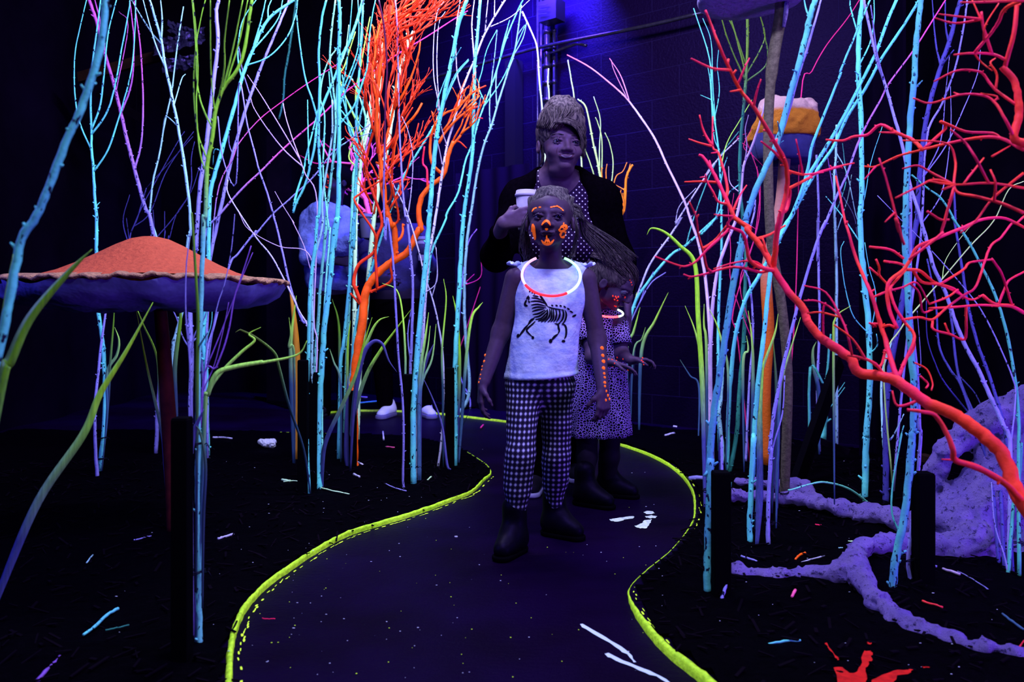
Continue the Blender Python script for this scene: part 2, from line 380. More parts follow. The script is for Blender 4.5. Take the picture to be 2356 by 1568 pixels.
mb = MB(); pts = [onwall(x, CH+(HY-y)/F*wd(x), .09) for x, y in ((1280,130),(1330,112),(1345,108),(1365,112))]; mb.tube(cr(pts,4), [.011]*13, 8)
props(mb.build('conduit', metal), 'short bent conduit hanging off the long slanted one', 'pipe')
mb = MB(); q = onwall(1298, CH+(HY-42)/F*wd(1298), .16); mb.box(q, (.16,.12,.15), Matrix.Rotation(wang,3,'Z')); o = mb.build('junction_box', plain('box_dark', (.004,.003,.008), .4, .4), smooth=False); props(o, 'small dark junction box high beside the pipes', 'box')
mb = MB()
for dz in (-.03, .0, .035): mb.box(q-wn*.062+Vector((-.03,0,dz)), (.085,.006,.006), Matrix.Rotation(wang,3,'Z')@Matrix.Rotation(.12,3,'Y'))
mb.build('louvre', metal, o, smooth=False)
purple = plain('purple_black_cloth', (.0030,.0010,.012), .8, .05)
a_, b_ = onwall(1075, 0, .14), onwall(1245, 0, .14)
drape('skirt_cloth', a_, b_, 0, CH+(HY-392)/F*wd(1160), .02, .16, purple, kind=None, n=40, label='dark purple cloth hanging on the lower block wall left of the woman', cat='cloth')
a_, b_ = onwall(2060, 0, .12), onwall(2700, 0, .12)
drape('hanging_cloth', a_, b_, 0, 4.15, .03, .3, dark, kind=None, n=60, label='black cloth covering the block wall behind the violet roots', cat='cloth')
a_, b_ = Vector(((1975-CX)/F*4.35, 4.35, 0)), Vector(((2085-CX)/F*4.3, 4.3, 0))
drape('hanging_cloth', a_, b_, 0, 3.2, .03, .14, violet_cloth, kind=None, n=40, label='dark violet cloth strip hanging behind the branches beyond the violet roots', cat='cloth')
b__ = plain('dark_board', (.0018,.0008,.003), .8, .05, nscale=5)
mb = MB(); mb.box(((642-CX)/F*6.9, 6.9, 1.15), (.20,.05,2.3)); props(mb.build('upright_board', b__, smooth=False), 'dark upright board in the gloom left of the hooded person', 'board')
wood = plain('bare_wood', (.014,.006,.004), .7, .1, nscale=14)
def beam(name, lab, p, q, w, t, mat, cat):
    mb = MB(); d = (q-p); R = d.to_track_quat('X','Z').to_matrix(); mb.box((p+q)/2, (d.length, t, w), R); o = props(mb.build(name, mat, smooth=False), lab, cat)
    if min(p.z, q.z) > 1.2:
        for e_ in (p.lerp(q,.15), p.lerp(q,.85)):
            mb = MB(); mb.tube([e_, Vector((e_.x, e_.y, 4.2))], [.0015]*2, 5); mb.build('hanging_wire', M['tie'], o)
    return o
beam('wooden_plank', 'bare wooden plank slanting up in the dark behind the three-way crossing branches', P(182,178,5.6), P(405,118,5.4), .07, .03, wood, 'plank')
beam('wooden_plank', 'dim lower plank hanging under the slanting bare one', P(225,215,5.6), P(330,275,5.5), .05, .03, b__, 'plank')
sheet = plain('crumpled_film', (.010,.008,.035), .3, .35, nscale=12, bstr=.8, bdist=.02)
rr = random.Random(3)
for (x, y, w, hh, rz, lab) in [(412,95,.34,.10,.15,'crumpled strip of film with bright folds high behind the green-topped branch'),(425,75,.22,.08,-.2,'small crumpled scrap of film above the bright-folded strip'),(415,145,.24,.09,.1,'dull crumpled film hanging below the bright-folded strip')]:
    v = []; f = []; c0 = P(x, y, 5.3); nx, nz = 14, 6
    for j in range(nz+1):
        for i in range(nx+1): v.append(c0+Vector(((i/nx-.5)*w, rr.uniform(-.02,.02), (j/nz-.5)*hh+(i/nx-.5)*w*rz*2+rr.uniform(-.008,.008))))
    for j in range(nz):
        for i in range(nx): f.append((j*(nx+1)+i, j*(nx+1)+i+1, (j+1)*(nx+1)+i+1, (j+1)*(nx+1)+i))
    props(mesh_obj('film_sheet', v, f, sheet, smooth=False), lab, 'sheet')
# low timbers by the violet trunk
beam('wooden_plank', 'short bare plank end showing beside the violet arch', P(2118,1050,3.1), P(2152,1060,3.0), .025, .04, wood, 'plank')
beam('wooden_plank', 'dark low board leaning in front of the cut stem bundle', P(1872,1008,4.3), P(1955,1040,4.2), .03, .03, b__, 'plank')
beam('leaning_stake', 'broad black board leaning between the grey stalk and the violet roots', G(1830,1120), P(1930,830,4.0), .09, .03, M['black'], 'board')

# ---------------------------------------------------------------- path edging
EL = px('P 524,1640 K 95,1568 100,1400 130,1250 180,1130 260,1030 370,930 460,870 620,760 820,650 1000,590 1200,530 1350,480 1500,420 1620,370 1700,290 1740,250 1720,200 1670,160 1590,110 1540,90 P 1010,1018 900,1003 700,996 560,992')
ER = px('P 700,955 820,946 960,949 1070,960 1170,972 1300,990 1420,1022 1500,1050 1560,1085 1595,1130 1601,1175 1590,1210 1545,1265 1490,1310 1455,1345 1450,1375 1480,1430 1540,1500 1625,1568 1700,1640')
mb_edge = plain('yellow_green_paint', (.42,.85,.03), .5, .3, glow=.10, nscale=70, bstr=.9, vary=.35)
def edging(name, pts, hs, side, label):
    c = [G(x, y) for x, y in pts]; c = cr(c, 8); hh = []
    for i in range(len(c)):
        t = i/8; k = min(int(t), len(hs)-2); hh.append(hs[k]+(hs[k+1]-hs[k])*(t-k))
    v = []; f = []; rr = random.Random(4); m = len(c)
    for i, p in enumerate(c):
        t = (c[min(i+1,m-1)]-c[max(i-1,0)]).normalized(); n = Vector((t.y,-t.x,0))*side; h = hh[i]*(1+rr.uniform(-.08,.08)); w = .0012+.62*hh[i]
        prof = [(0,0),(w*.05,h*.55),(w*.12,h),(w*.6,h*1.02),(w,h*.8),(w*1.2,0)]
        for a, z in prof: v.append(p+n*(a+rr.uniform(-.0012,.0012))+Vector((0,0,z)))
    for i in range(m-1):
        for k in range(5): f.append((i*6+k, i*6+k+1, (i+1)*6+k+1, (i+1)*6+k))
    o = mesh_obj(name, v, f, mb_edge); props(o, label, 'path edging', kind=None); return c
cL = edging('path_edging', EL, [.018]*13+[.016,.014,.013,.010,.003,.002,.002,.002,.004,.004,.004,.004], -1, 'yellow-green glowing painted edging curving along the mulch bed with the wide toadstool')
cR = edging('path_edging', ER, [.014]*8+[.014,.012,.010,.004,.0015,.0015,.0015,.007,.017,.020,.022,.022], 1, 'yellow-green glowing painted edging curving round the violet root bed and the back')
def splat(name, segs, mat, label, cat, w=(.004,.012), off=.0015, kind=None, rnd=random.Random(8)):
    """paint marks lying on the floor: irregular little polygons"""
    v = []; f = []
    for (a, b, w0) in segs:
        n = 10; d = (b-a); L = d.length; t = d.normalized() if L else Vector((1,0,0)); s = Vector((-t.y,t.x,0)); k0 = len(v)
        for i in range(n+1): v.append(a+d*(i/n)+s*(w0*(.35+.65*math.sin(math.pi*min(max(i/n,.06),.94))**.4)*rnd.uniform(.7,1.2))+Vector((0,0,off)))
        for i in range(n, -1, -1): v.append(a+d*(i/n)-s*(w0*(.35+.65*math.sin(math.pi*min(max(i/n,.06),.94))**.4)*rnd.uniform(.7,1.2))+Vector((0,0,off)))
        f.append(tuple(range(k0, len(v))))
    o = mesh_obj(name, v, f, mat, smooth=False); props(o, label, cat, kind=kind); return o
segs = []; rr = random.Random(21)
for c, rng, side in ((cL, range(2, 125), -1), (cR, range(40, 90), 1), (cR, range(116, 150), 1)):
    for i in rng:
        if i+1 >= len(c) or rr.random() < .35: continue
        t = (c[i+1]-c[i]).normalized(); n = Vector((t.y,-t.x,0))*side; o_ = -.012-.010*rr.random()
        segs.append((c[i]+n*o_, c[i+1]+n*(o_+rr.uniform(-.002,.002)), rr.uniform(.001,.0035)))
splat('paint_smear', segs, plain('lime_smear', (.55,.85,.05), .6, .2, glow=.2), 'broken yellow-green overspray marks on the path beside the painted edging', 'paint marks', kind='stuff')
# ---------------------------------------------------------------- mulch beds
def bed(name, poly, label, seed):
    P2 = np.array([(p.x, p.y) for p in poly]); lo = P2.min(0); hi = P2.max(0); h = .028
    xs = np.arange(lo[0], hi[0]+h, h); ys = np.arange(lo[1], hi[1]+h, h); X, Y = np.meshgrid(xs, ys, indexing='ij')
    ins = np.zeros(X.shape, bool); j = len(P2)-1
    for i in range(len(P2)):
        c_ = ((P2[i,1] > Y) != (P2[j,1] > Y)) & (X < (P2[j,0]-P2[i,0])*(Y-P2[i,1])/(P2[j,1]-P2[i,1]+1e-12)+P2[i,0]); ins ^= c_; j = i
    rs = np.random.RandomState(seed); Z = .010+.008*NZ(X, Y, X*0+seed, 6.)*2+rs.rand(*X.shape)*.006
    idx = -np.ones(X.shape, int); use = ins.copy(); idx[use] = np.arange(use.sum()); V = np.stack([X[use], Y[use], Z[use]], 1)
    q = np.stack([idx[:-1,:-1], idx[1:,:-1], idx[1:,1:], idx[:-1,1:]], -1).reshape(-1,4); q = q[(q >= 0).all(1)]
    m, nt, b = mat_new(name+'_dark'); g = geo(nt)
    c = mix(nt, maprange(nt, noise(nt, mapping(nt, g, (1,2.2,1), (0,0,.5)), 45, 5, .75), .5, .78), (.0003,.0002,.0004), (.0022,.0009,.0032))
    setc(nt, b, c, .85, .04); bump(nt, b, noise(nt, g, 70, 5, .8), 1., .02)
    o = mesh_obj(name, V, q, m, smooth=False); props(o, label, 'mulch', kind='stuff')
    # shredded bark lying on top
    mb = MB(); rr = random.Random(seed); cnt = 0
    near = V[V[:,1] < 4.2]
    if len(near) < 50: return
    for _ in range(1500):
        p = near[rr.randrange(len(near))]; a = rr.uniform(0,3.14); L = rr.uniform(.015,.06); w = rr.uniform(.003,.009); z = p[2]+.006
        mb.box((p[0],p[1],z), (L,w,.003), Matrix.Rotation(a,3,'Z')@Matrix.Rotation(rr.uniform(-.35,.35),3,'Y'))
    o = mb.build('bark_shreds', plain(name+'_shred', (.0018,.0008,.0026), .8, .06, nscale=40), smooth=False); props(o, 'dark shredded bark scattered over the '+label, 'mulch', kind='stuff')
cLi = [p+Vector((0,0,0)) for p in cL]
bed('mulch_bed', [Vector((-3.3,cL[0].y,0))]+cLi+[Vector((-3.3, cL[-1].y, 0))], 'black mulch bed under the wide toadstool', 5)
cRi = cR[46:]
bed('mulch_bed', cRi+[Vector((2.75,cR[-1].y,0)), Vector((2.75,3.75,0)), Vector((1.6,4.95,0)), Vector((.75,5.55,0))], 'black mulch bed under the violet roots', 9)
bed('mulch_bed', cR[:20]+[Vector((-.2,6.5,0)), Vector((-2.4,7.2,0))], 'black mulch strip along the far back', 12)
# ================================================================ people
def V3(v): return np.array(v, float)
skin = plain('skin_girl', (.038,.020,.056), .55, .35, nscale=60, bstr=.15, vary=.12)
skin_w = plain('skin_woman', (.068,.036,.098), .55, .4, nscale=60, bstr=.15, vary=.12)
skin_c = plain('skin_child', (.045,.025,.075), .55, .3, nscale=60, bstr=.15, vary=.12)
skin_b = plain('skin_back', (.010,.007,.022), .6, .3)
white_eye = plain('eye_white', (.06,.055,.14), .3, .3); iris = plain('eye_dark', (.004,.003,.008), .15, .8)
lipm = plain('lips', (.050,.016,.05), .45, .4)
facep = plain('orange_face_paint', (1.0,.13,.01), .5, .3, glow=.45, nscale=260, vary=.3)
facer = plain('red_face_paint', (1.0,.05,.02), .5, .3, glow=.25)
def hairmat(name, c1, c2, sc=(1,1,.18), s=170):
    m, nt, b = mat_new(name); g = geo(nt); n = noise(nt, mapping(nt, g, sc), s, 3, .6); setc(nt, b, mix(nt, maprange(nt, n, .35, .65), c1, c2), .7, .08); bump(nt, b, n, .9, .004); return m
def rotm(yaw, pitch, roll=0):
    """yaw: turn the face towards image right (+), pitch: look up (+), roll: lean the crown to image right (+)"""
    return Matrix.Rotation(yaw, 3, 'Z') @ Matrix.Rotation(-pitch, 3, 'X') @ Matrix.Rotation(roll, 3, 'Y')
class Head:
    def __init__(s, C, h, R, fat=1.0): s.C = Vector(C); s.h = h; s.R = R; s.fat = fat
    def w(s, x, y, z): return s.C+s.R@(Vector((x*s.fat, y, z-.5))*s.h)
    def add(s, S, ears=True, smile=0., child=False):
        h = s.h; R = np.array(s.R); w = s.w
        def e(c, r, k=.06, sub=False): S.ell(w(*c), (r[0]*h*s.fat, r[1]*h, r[2]*h), R, k*h, sub)
        def c(a, b, ra, rb=None, k=.04, sub=False): S.cap(w(*a), w(*b), ra*h, (rb if rb is not None else ra)*h, k*h, sub)
        e((0,.08,.62),(.355,.43,.37)); e((0,-.08,.62),(.30,.30,.27)); e((0,-.11,.38),(.28,.29,.28),.1); e((0,-.09,.20),(.225,.25,.17),.1); e((0,-.27,.085),(.10,.095,.075),.07)
        for q in (-1,1):
            e((q*.165,-.25,.335),(.115,.11,.10),.08); c((q*.05,-.372,.565),(q*.22,-.30,.575),.03,.025,.06)
            e((q*.150,-.425,.482),(.095,.090,.056),.05,True)
            c((q*.075,-.372,.498),(q*.15,-.392,.520),.016,.018,.02); c((q*.15,-.392,.520),(q*.225,-.345,.498),.018,.013,.02)
            c((q*.08,-.365,.462),(q*.15,-.380,.446),.011,.012,.02); c((q*.15,-.380,.446),(q*.22,-.345,.462),.012,.010,.02)
            e((q*.055,-.412,.338),(.038,.045,.032),.025)
            if ears:
                e((q*.365,.06,.43),(.035,.085,.125),.02); e((q*.395,.045,.43),(.02,.045,.075),.015,True)
        c((0,-.375,.51),(0,-.462,.355),.030,.048,.05)
        e((0,-.385,.222),(.12,.055,.042),.04)
        sm = smile*.6; mz = .018 if smile else 0
        c((-.115,-.352,.230+sm*.035+mz),(0,-.398,.222),.012,.016,.015,True); c((0,-.398,.222),(.115,-.352,.230+sm*.035),.016,.012,.015,True)
    def eyes(s, parent, look=(0,0), r=.078, er=.042):
        for q in (-1,1):
            mb = MB(); c = s.w(q*.150,-.318,.484); mb.ball(c, r*s.h, 16, 12); o = mb.build('eye', white_eye, parent)
            mb = MB(); mb.ball(s.w(q*.150+look[0]*.03,-.372,.484+look[1]*.03), (er*s.h, .024*s.h, er*s.h), 14, 10, s.R); mb.build('iris', iris, o)
    def lips(s, parent, smile=0., open_=.0, mat=None):
        mb = MB(); h = s.h
        up = [s.w(x, -.405+.42*abs(x)**1.35*1.2, .232+open_*.5*(1-abs(x)/.12)+smile*.035*(abs(x)/.115)**1.5+(-.006 if abs(x) < .02 else 0)) for x in (-.115,-.08,-.035,0,.035,.08,.115)]
        lo = [s.w(x, -.400+.42*abs(x)**1.35*1.2, .205-open_*.5*(1-abs(x)/.12)+smile*.035*(abs(x)/.1)**1.5) for x in (-.1,-.07,-.03,0,.03,.07,.1)]
        mb.tube(cr(up,3), [h*(.006+.012*math.sin(math.pi*i/18)) for i in range(19)], 7); mb.tube(cr(lo,3), [h*(.006+.017*math.sin(math.pi*i/18)) for i in range(19)], 7)
        mb.build('lips', mat or lipm, parent)
def hand(S, w, d, n, side, L=.15, curl=(.35,.4,.4,.45), thumb=.4, k=.004, spread=.0, fat=1.0):
    w = Vector(w); d = Vector(d).normalized(); n = Vector(n); n = (n-d*n.dot(d)).normalized(); t = d.cross(n)*side
    tips = []
    for i, (off, ln) in enumerate(zip((.5,.17,-.17,-.5), (.43,.49,.45,.35))):
        kn = w+d*L*(.50-.03*abs(i-1))+t*off*.36*L; S.cap(w+t*off*.16*L, kn, .080*L, .062*L, .012)
        p = kn; a = 0
        for j, q in enumerate((.46,.30,.24)):
            a += curl[i] if j else curl[i]*.7; dd = (d*math.cos(a)+n*math.sin(a)+t*off*spread).normalized(); p2 = p+dd*ln*q*L
            S.cap(p, p2, (.052,.048,.043)[j]*L*fat, (.048,.043,.036)[j]*L*fat, k); p = p2
        tips.append(p)
    b = w+d*.12*L+t*.13*L; k1 = b+(t*.62+d*.55+n*.25)*.26*L; k2 = k1+(t*.30+d*.8+n*(.2+thumb)).normalized()*.19*L; k3 = k2+(t*(.1-thumb*.4)+d*.8+n*(.2+thumb)).normalized()*.14*L
    S.cap(b, k1, .085*L, .060*L, .012); S.cap(k1, k2, .056*L, .050*L, .006); S.cap(k2, k3, .050*L, .038*L, .006); tips.append(k3); return tips
def bvh_of(o):
    me = o.data; off = Vector(o['_o']); return BVHTree.FromPolygons([tuple(v.co+off) for v in me.vertices], [tuple(p.vertices) for p in me.polygons])
ORG = Vector((0,0,CH))
def cast(bvh, x, y, lift=.0012):
    d = P(x, y, 1.0)-ORG; d.normalize(); h = bvh.ray_cast(ORG, d, 12)
    return None if h[0] is None else h[0]+h[1]*(lift if h[1].dot(d) < 0 else -lift)
def decal(name, strokes, bvh, mat, parent, lift=.0014, across=4, label=None):
    """painted strokes lying on a surface: each stroke is (width px, polyline)"""
    v = []; f = []
    for w, path in strokes:
        pts = [Vector((a, b, 0)) for a, b in px(path)]
        if len(pts) == 1: pts = [pts[0]-Vector((0,w*.42,0)), pts[0]+Vector((0,w*.42,0))]
        c = cr(pts, max(4, int(14/len(pts))+2)); rows = []
        for i, p in enumerate(c):
            t = (c[min(i+1,len(c)-1)]-c[max(i-1,0)]); t = t.normalized() if t.length else Vector((0,1,0)); s = Vector((-t.y,t.x,0)); u = i/(len(c)-1); hw = w/2*(max(.12, math.sin(math.pi*min(max(u,.03),.97)))**.45); row = []
            for k in range(across+1):
                q = p+s*hw*(2*k/across-1); h = cast(bvh, q.x, q.y, lift); row.append(h)
            rows.append(row)
        idx = []
        for row in rows:
            r_ = []
            for h in row:
                if h is None: r_.append(-1)
                else: v.append(h); r_.append(len(v)-1)
            idx.append(r_)
        for i in range(len(idx)-1):
            for k in range(across):
                q = (idx[i][k], idx[i][k+1], idx[i+1][k+1], idx[i+1][k])
                if min(q) >= 0 and max((v[q[0]]-v[q[2]]).length, (v[q[1]]-v[q[3]]).length) < .04: f.append(q)
    if not f: return None
    o = mesh_obj(name, v, f, mat, parent)
    if label: o['label'] = label
    return o
def dabs(name, spots, bvh, mat, parent, label=None):
    mb = MB()
    for x, y, r in spots:
        h = cast(bvh, x, y, 0)
        if h is None: continue
        rr_ = r/F*h.y; mb.ball(h, (rr_, rr_*.45, rr_*1.15), 8, 6)
    o = mb.build(name, mat, parent)
    if label: o['label'] = label
    return o
def loft(name, rings, mat, parent, n=64, fn=None, thick=.0015, uvs=None):
    v = []; f = []; at = []
    for j, (cx, cy, z, rx, ry) in enumerate(rings):
        for i in range(n):
            th = 2*math.pi*i/n; p = Vector((cx+rx*math.sin(th), cy-ry*math.cos(th), z)); 
            if fn: p = fn(p, th, j, len(rings))
            v.append(p); at.append(((th if th < math.pi else th-2*math.pi)*(rx+ry)/2, p.z, 0))
    for j in range(len(rings)-1):
        for i in range(n): k = (i+1) % n; f.append((j*n+i, j*n+k, (j+1)*n+k, (j+1)*n+i))
    o = mesh_obj(name, v, f, mat, parent, uv=at)
    if thick: sm = o.modifiers.new('cloth','SOLIDIFY'); sm.thickness = thick; sm.offset = 0
    return o
def rings_interp(keys, per=6):
    vs = [[Vector((a, b, c)) for a, b, c in [(k[0],k[1],k[2])]][0] for k in keys]; rs = [Vector((k[3],k[4],0)) for k in keys]
    A = cr(vs, per); B = cr(rs, per); return [(a.x,a.y,a.z,b.x,b.y) for a, b in zip(A, B)]
def attr(nt, name='pat'):
    n = nt.nodes.new('ShaderNodeAttribute'); n.attribute_name = name; return n.outputs['Vector']
def strands(mb, guides, count, jit, r0, r1, rnd, n=4, sub=5, wave=.004):
    """guides: polylines of Vectors; each strand follows a blend of two neighbouring guides"""
    for _ in range(count):
        k = rnd.randrange(len(guides)-1) if len(guides) > 1 else 0; t = rnd.random(); a = guides[k]; b = guides[min(k+1,len(guides)-1)]; o_ = Vector((rnd.gauss(0,jit), rnd.gauss(0,jit), rnd.gauss(0,jit*.7)))
        pts = [a[i].lerp(b[i], t)+o_*(.3+.9*i/len(a))+Vector((rnd.gauss(0,jit*.25), rnd.gauss(0,jit*.25), rnd.gauss(0,jit*.25))) for i in range(len(a))]
        c = cr(pts, sub); m = len(c); ph = rnd.uniform(0,6.28); fq = rnd.uniform(6,11); wv = rnd.uniform(.3,1)*wave
        c = [p+Vector((math.sin(ph+fq*i/m), math.cos(ph*2+fq*.8*i/m), .6*math.sin(ph+1+fq*i/m)))*wv*i/m for i, p in enumerate(c)]
        mb.tube(c, [r0+(r1-r0)*i/(m-1) for i in range(m)], n)
# ---------------------------------------------------------------- the girl in the white top
girl = empty('person', (P(1240,0,2.7).x, 2.7, 0)); props(girl, 'person, girl in white zebra top and checked leggings with orange face paint', 'person')
K = 1/F
def Q(x, y, d): return P(x, y, d)
s = SDF(.0035); D = 2.70
RH = rotm(-.12, .07, .02); hd = Head(Q(1265,505,2.68), .202, RH, 1.07); hd.add(s, child=True)
s.cap(Q(1267,555,2.72), Q(1267,615,2.73), .036, .040, .035); s.ell(Q(1267,620,2.74), (.070,.040,.026), k=.03)
s.cap(Q(1200,640,2.73), Q(1334,642,2.73), .033, .033, .04); s.ell(Q(1267,700,2.72), (.100,.062,.12), k=.04); s.ell(Q(1256,800,2.72), (.094,.066,.11), k=.04); s.ell(Q(1243,878,2.72), (.104,.072,.072), k=.04)
armL = [Q(1185,640,2.73), Q(1152,765,2.73), Q(1114,876,2.66)]; armR = [Q(1349,642,2.73), Q(1374,780,2.72), Q(1386,888,2.63)]
for A in (armL, armR): s.cap(A[0], A[1], .035, .029, .03); s.cap(A[1], A[2], .030, .021, .02)
hand(s, armL[2]+Vector((-.006,-.002,-.012)), (-.10,-.12,-1), (1,.25,0), 1, .125, (.35,.45,.5,.55), .35)
hand(s, armR[2]+Vector((.002,-.006,-.012)), (-.02,-.25,-1), (-.6,.8,0), -1, .125, (.45,.6,.65,.7), .5)
legL = [Q(1207,890,2.72), Q(1197,1045,2.64), Q(1184,1195,2.66)]; legR = [Q(1281,890,2.73), Q(1280,1045,2.78), Q(1275,1165,2.86)]
for A in (legL, legR): s.cap(A[0], A[1], .058, .042, .03); s.cap(A[1], A[2], .043, .028, .02); s.cap(A[1].lerp(A[2],.2), A[1].lerp(A[2],.5), .043, .040, .02)
v, f = s.mesh(); gb = mesh_obj('body', v, f, skin, girl); gb['label'] = 'dark violet lit skin'
hd.eyes(girl, (.5,.35), .070, .046)
bv = bvh_of(gb)
decal('lips', [(4.5,'U 610,915 650,895 690,905 730,900 790,925'),(5.5,'U 625,935 660,965 720,975 790,940')], bv, plain('lips_dark', (.014,.005,.018), .4, .3), girl, .0010)
bv = bvh_of(gb)
decal('brow_paint', [(3.2,'U 427,525 455,480 475,462'),(3.4,'U 470,468 515,450'),(3.4,'U 545,446 592,442'),(3.6,'U 750,446 795,440'),(3.6,'U 790,436 850,428'),(3.6,'U 845,425 895,422'),(3.4,'U 885,432 930,452'),(3.2,'U 925,455 960,478'),(2.8,'U 955,478 990,512')], bv, facep, girl, .0016, 4, 'orange glowing face paint')
decal('nose_and_chin_paint', [(5.5,'U 605,765 640,715 682,690 722,715 752,768'),(6.5,'U 660,850 685,842 715,840'),(6,'U 598,1035 640,1085 700,1105 765,1085 815,1025'),(3.6,'U 690,940 690,1000 705,1080'),(5,'U 655,1080 700,1020 745,1085')], bv, facep, girl, .0016, 4, 'orange glowing face paint')
decal('cheek_paint', [(9.5,'U 440,745 448,800 452,880 468,960 485,1025'),
  (6.0,'U 925,830 960,790 1020,775 1040,810 1000,850 940,868'),(5.0,'U 925,830 915,850 945,875 1000,880'),(6.0,'U 1000,875 1035,905 1025,955 970,980 930,970'),(5.0,'U 935,965 935,925 960,895'),(3,'U 995,720 985,760'),(2.6,'U 960,800 1010,830')], bv, facep, girl, .0016, 4, 'orange glowing face paint')
dabs('arm_paint', [(Z[0], Z[1], r) for (Z, r) in [((1120+a/3.92, 570+b/3.92), r) for a, b, r in [(1038,905,4.6),(1045,972,4.2),(1051,1025,4.6),(1052,1085,4.4),(1058,1133,3.2),(1063,1168,3),(1063,1215,3.6),(1065,1247,2.8),(1076,1290,2.8),(1090,1330,3.2),(1103,1362,2.8),(1072,1372,3),(1113,1345,2.2)]]], bv, facep, girl, 'row of orange painted dots')
dabs('arm_paint', [(550+a/2.6133, 500+b/2.6133, r) for a, b, r in [(1508,712,3.6),(1495,750,3.4),(1487,788,3.2),(1481,828,3),(1475,865,3),(1463,895,2.2),(1460,915,2),(1453,945,2),(1450,970,2),(1443,990,2.2),(1430,1020,2.4),(1420,1072,2),(1408,1070,2)]], bv, facep, girl, 'row of orange painted dots')
# leggings
s = SDF(.0045)
s.ell(Q(1243,880,2.72), (.108,.078,.075), k=.04)
for A in (legL, legR): s.cap(A[0], A[1], .062, .046, .03); s.cap(A[1], A[2], .047, .033, .02); s.cap(A[1].lerp(A[2],.2), A[1].lerp(A[2],.5), .046, .043, .02)
for A in (legL, legR): q = A[1].lerp(A[2],.93); s.cap(q, q+(A[2]-A[1]).normalized()*.012, .037, .038, .004)
zc = legL[2].z-.004
v, f = s.mesh(disp=lambda X,Y,Z: NZ(X,Y,Z,22.)*.006+NZ(X,Y,Z*.4,45.)*.003)
kr = []
for p in v:
    A = legL if p[0] < Q(1244,0,2.72).x else legR
    t = (A[0].z-p[2])/(A[0].z-A[1].z) if p[2] > A[1].z else 1+(A[1].z-p[2])/(A[1].z-A[2].z)
    a = A[0].lerp(A[1], t) if t < 1 else A[1].lerp(A[2], t-1); rr_ = .060-.016*min(t,1)-.010*max(t-1,0); th = math.atan2(p[0]-a.x, -(p[1]-a.y)); kr.append((th*rr_*1.02, p[2], 0))
m, nt, b = mat_new('checked_leggings'); av = attr(nt); S_ = sepz(nt, av)
def wave(nt, x, period, width=.5, soft=.18):
    d_ = nt.nodes.new('ShaderNodeMath'); d_.operation = 'DIVIDE'; nt.links.new(x, d_.inputs[0]); d_.inputs[1].default_value = period
    pp = nt.nodes.new('ShaderNodeMath'); pp.operation = 'PINGPONG'; nt.links.new(d_.outputs[0], pp.inputs[0]); pp.inputs[1].default_value = .5
    return maprange(nt, pp.outputs[0], width*.5-soft*.5, width*.5+soft*.5, 0, 1)
def mth(nt, op, a, b_): 
    n = nt.nodes.new('ShaderNodeMath'); n.operation = op
    for i, q in enumerate((a, b_)):
        if isinstance(q, bpy.types.NodeSocket): nt.links.new(q, n.inputs[i])
        else: n.inputs[i].default_value = q
    return n.outputs[0]
wu_ = wave(nt, S_[0], .0150, .5, .45); wv_ = wave(nt, S_[1], .0190, .5, .45); pr = mth(nt, 'MULTIPLY', wu_, wv_); sm_ = mth(nt, 'MAXIMUM', wu_, wv_)
col = mix(nt, maprange(nt, pr, .25, .95), mix(nt, sm_, (.003,.002,.008), (.016,.012,.055)), (.38,.36,.92)); setc(nt, b, col, .8, .1, .02)
mesh_obj('leggings', v, f, m, girl, uv=kr)
# tank top
def ry(x): return x
top_keys = [(Q(1246,868,2.72).x,2.72,Q(0,868,2.66).z,.122,.094),(Q(1248,840,2.72).x,2.72,Q(0,840,2.66).z,.120,.092),(Q(1254,780,2.72).x,2.72,Q(0,780,2.66).z,.116,.090),(Q(1260,730,2.72).x,2.72,Q(0,730,2.66).z,.116,.088),(Q(1266,690,2.72).x,2.72,Q(0,690,2.66).z,.120,.084),(Q(1268,655,2.73).x,2.73,Q(0,645,2.66).z,.122,.074),(Q(1268,620,2.735).x,2.735,Q(0,620,2.66).z,.124,.066),(Q(1268,608,2.735).x,2.735,Q(0,606,2.66).z,.114,.062),(Q(1268,597,2.735).x,2.735,Q(0,597,2.66).z,.080,.060)]
rgs = rings_interp(top_keys, 6); NR = len(rgs); rw = random.Random(2)
def topfn(p, th, j, n_):
    fr = math.cos(th); t = j/(n_-1); w_ = float(NZ(np.float64(p.x+3), np.float64(p.y*1.0), np.float64(p.z*.8), 19.))*.012+float(NZ(np.float64(p.x*1.4+9), np.float64(p.y), np.float64(p.z*.5+p.x*.6), 42.))*.005
    p = p+Vector((math.sin(th), -math.cos(th), 0))*w_*(1-t*.5)*min(1, (1.05-t)*4)
    if j < 3: p += Vector((math.sin(th), -math.cos(th), 0))*.0025
    if t < .1: p.z += .008*math.sin(th)*(1-t*10)-.004*fr
    if t > .70: p.z -= max(0, fr)**1.3*.044*((t-.70)/.30)**1.5; p.z += max(0,-fr)*.01*((t-.7)/.3)
    return p
whitef, nt, b = mat_new('white_jersey'); g = geo(nt); n1 = noise(nt, mapping(nt, g, (1,1,2.2)), 22, 4, .65)
setc(nt, b, mix(nt, maprange(nt, n1, .3, .7), (.22,.27,.86), (.44,.48,.98)), .85, .1, .03); bump(nt, b, noise(nt, g, 35, 4), .5, .008)
tank = loft('tank_top', rgs, whitef, girl, 96, topfn)
mb = MB(); 
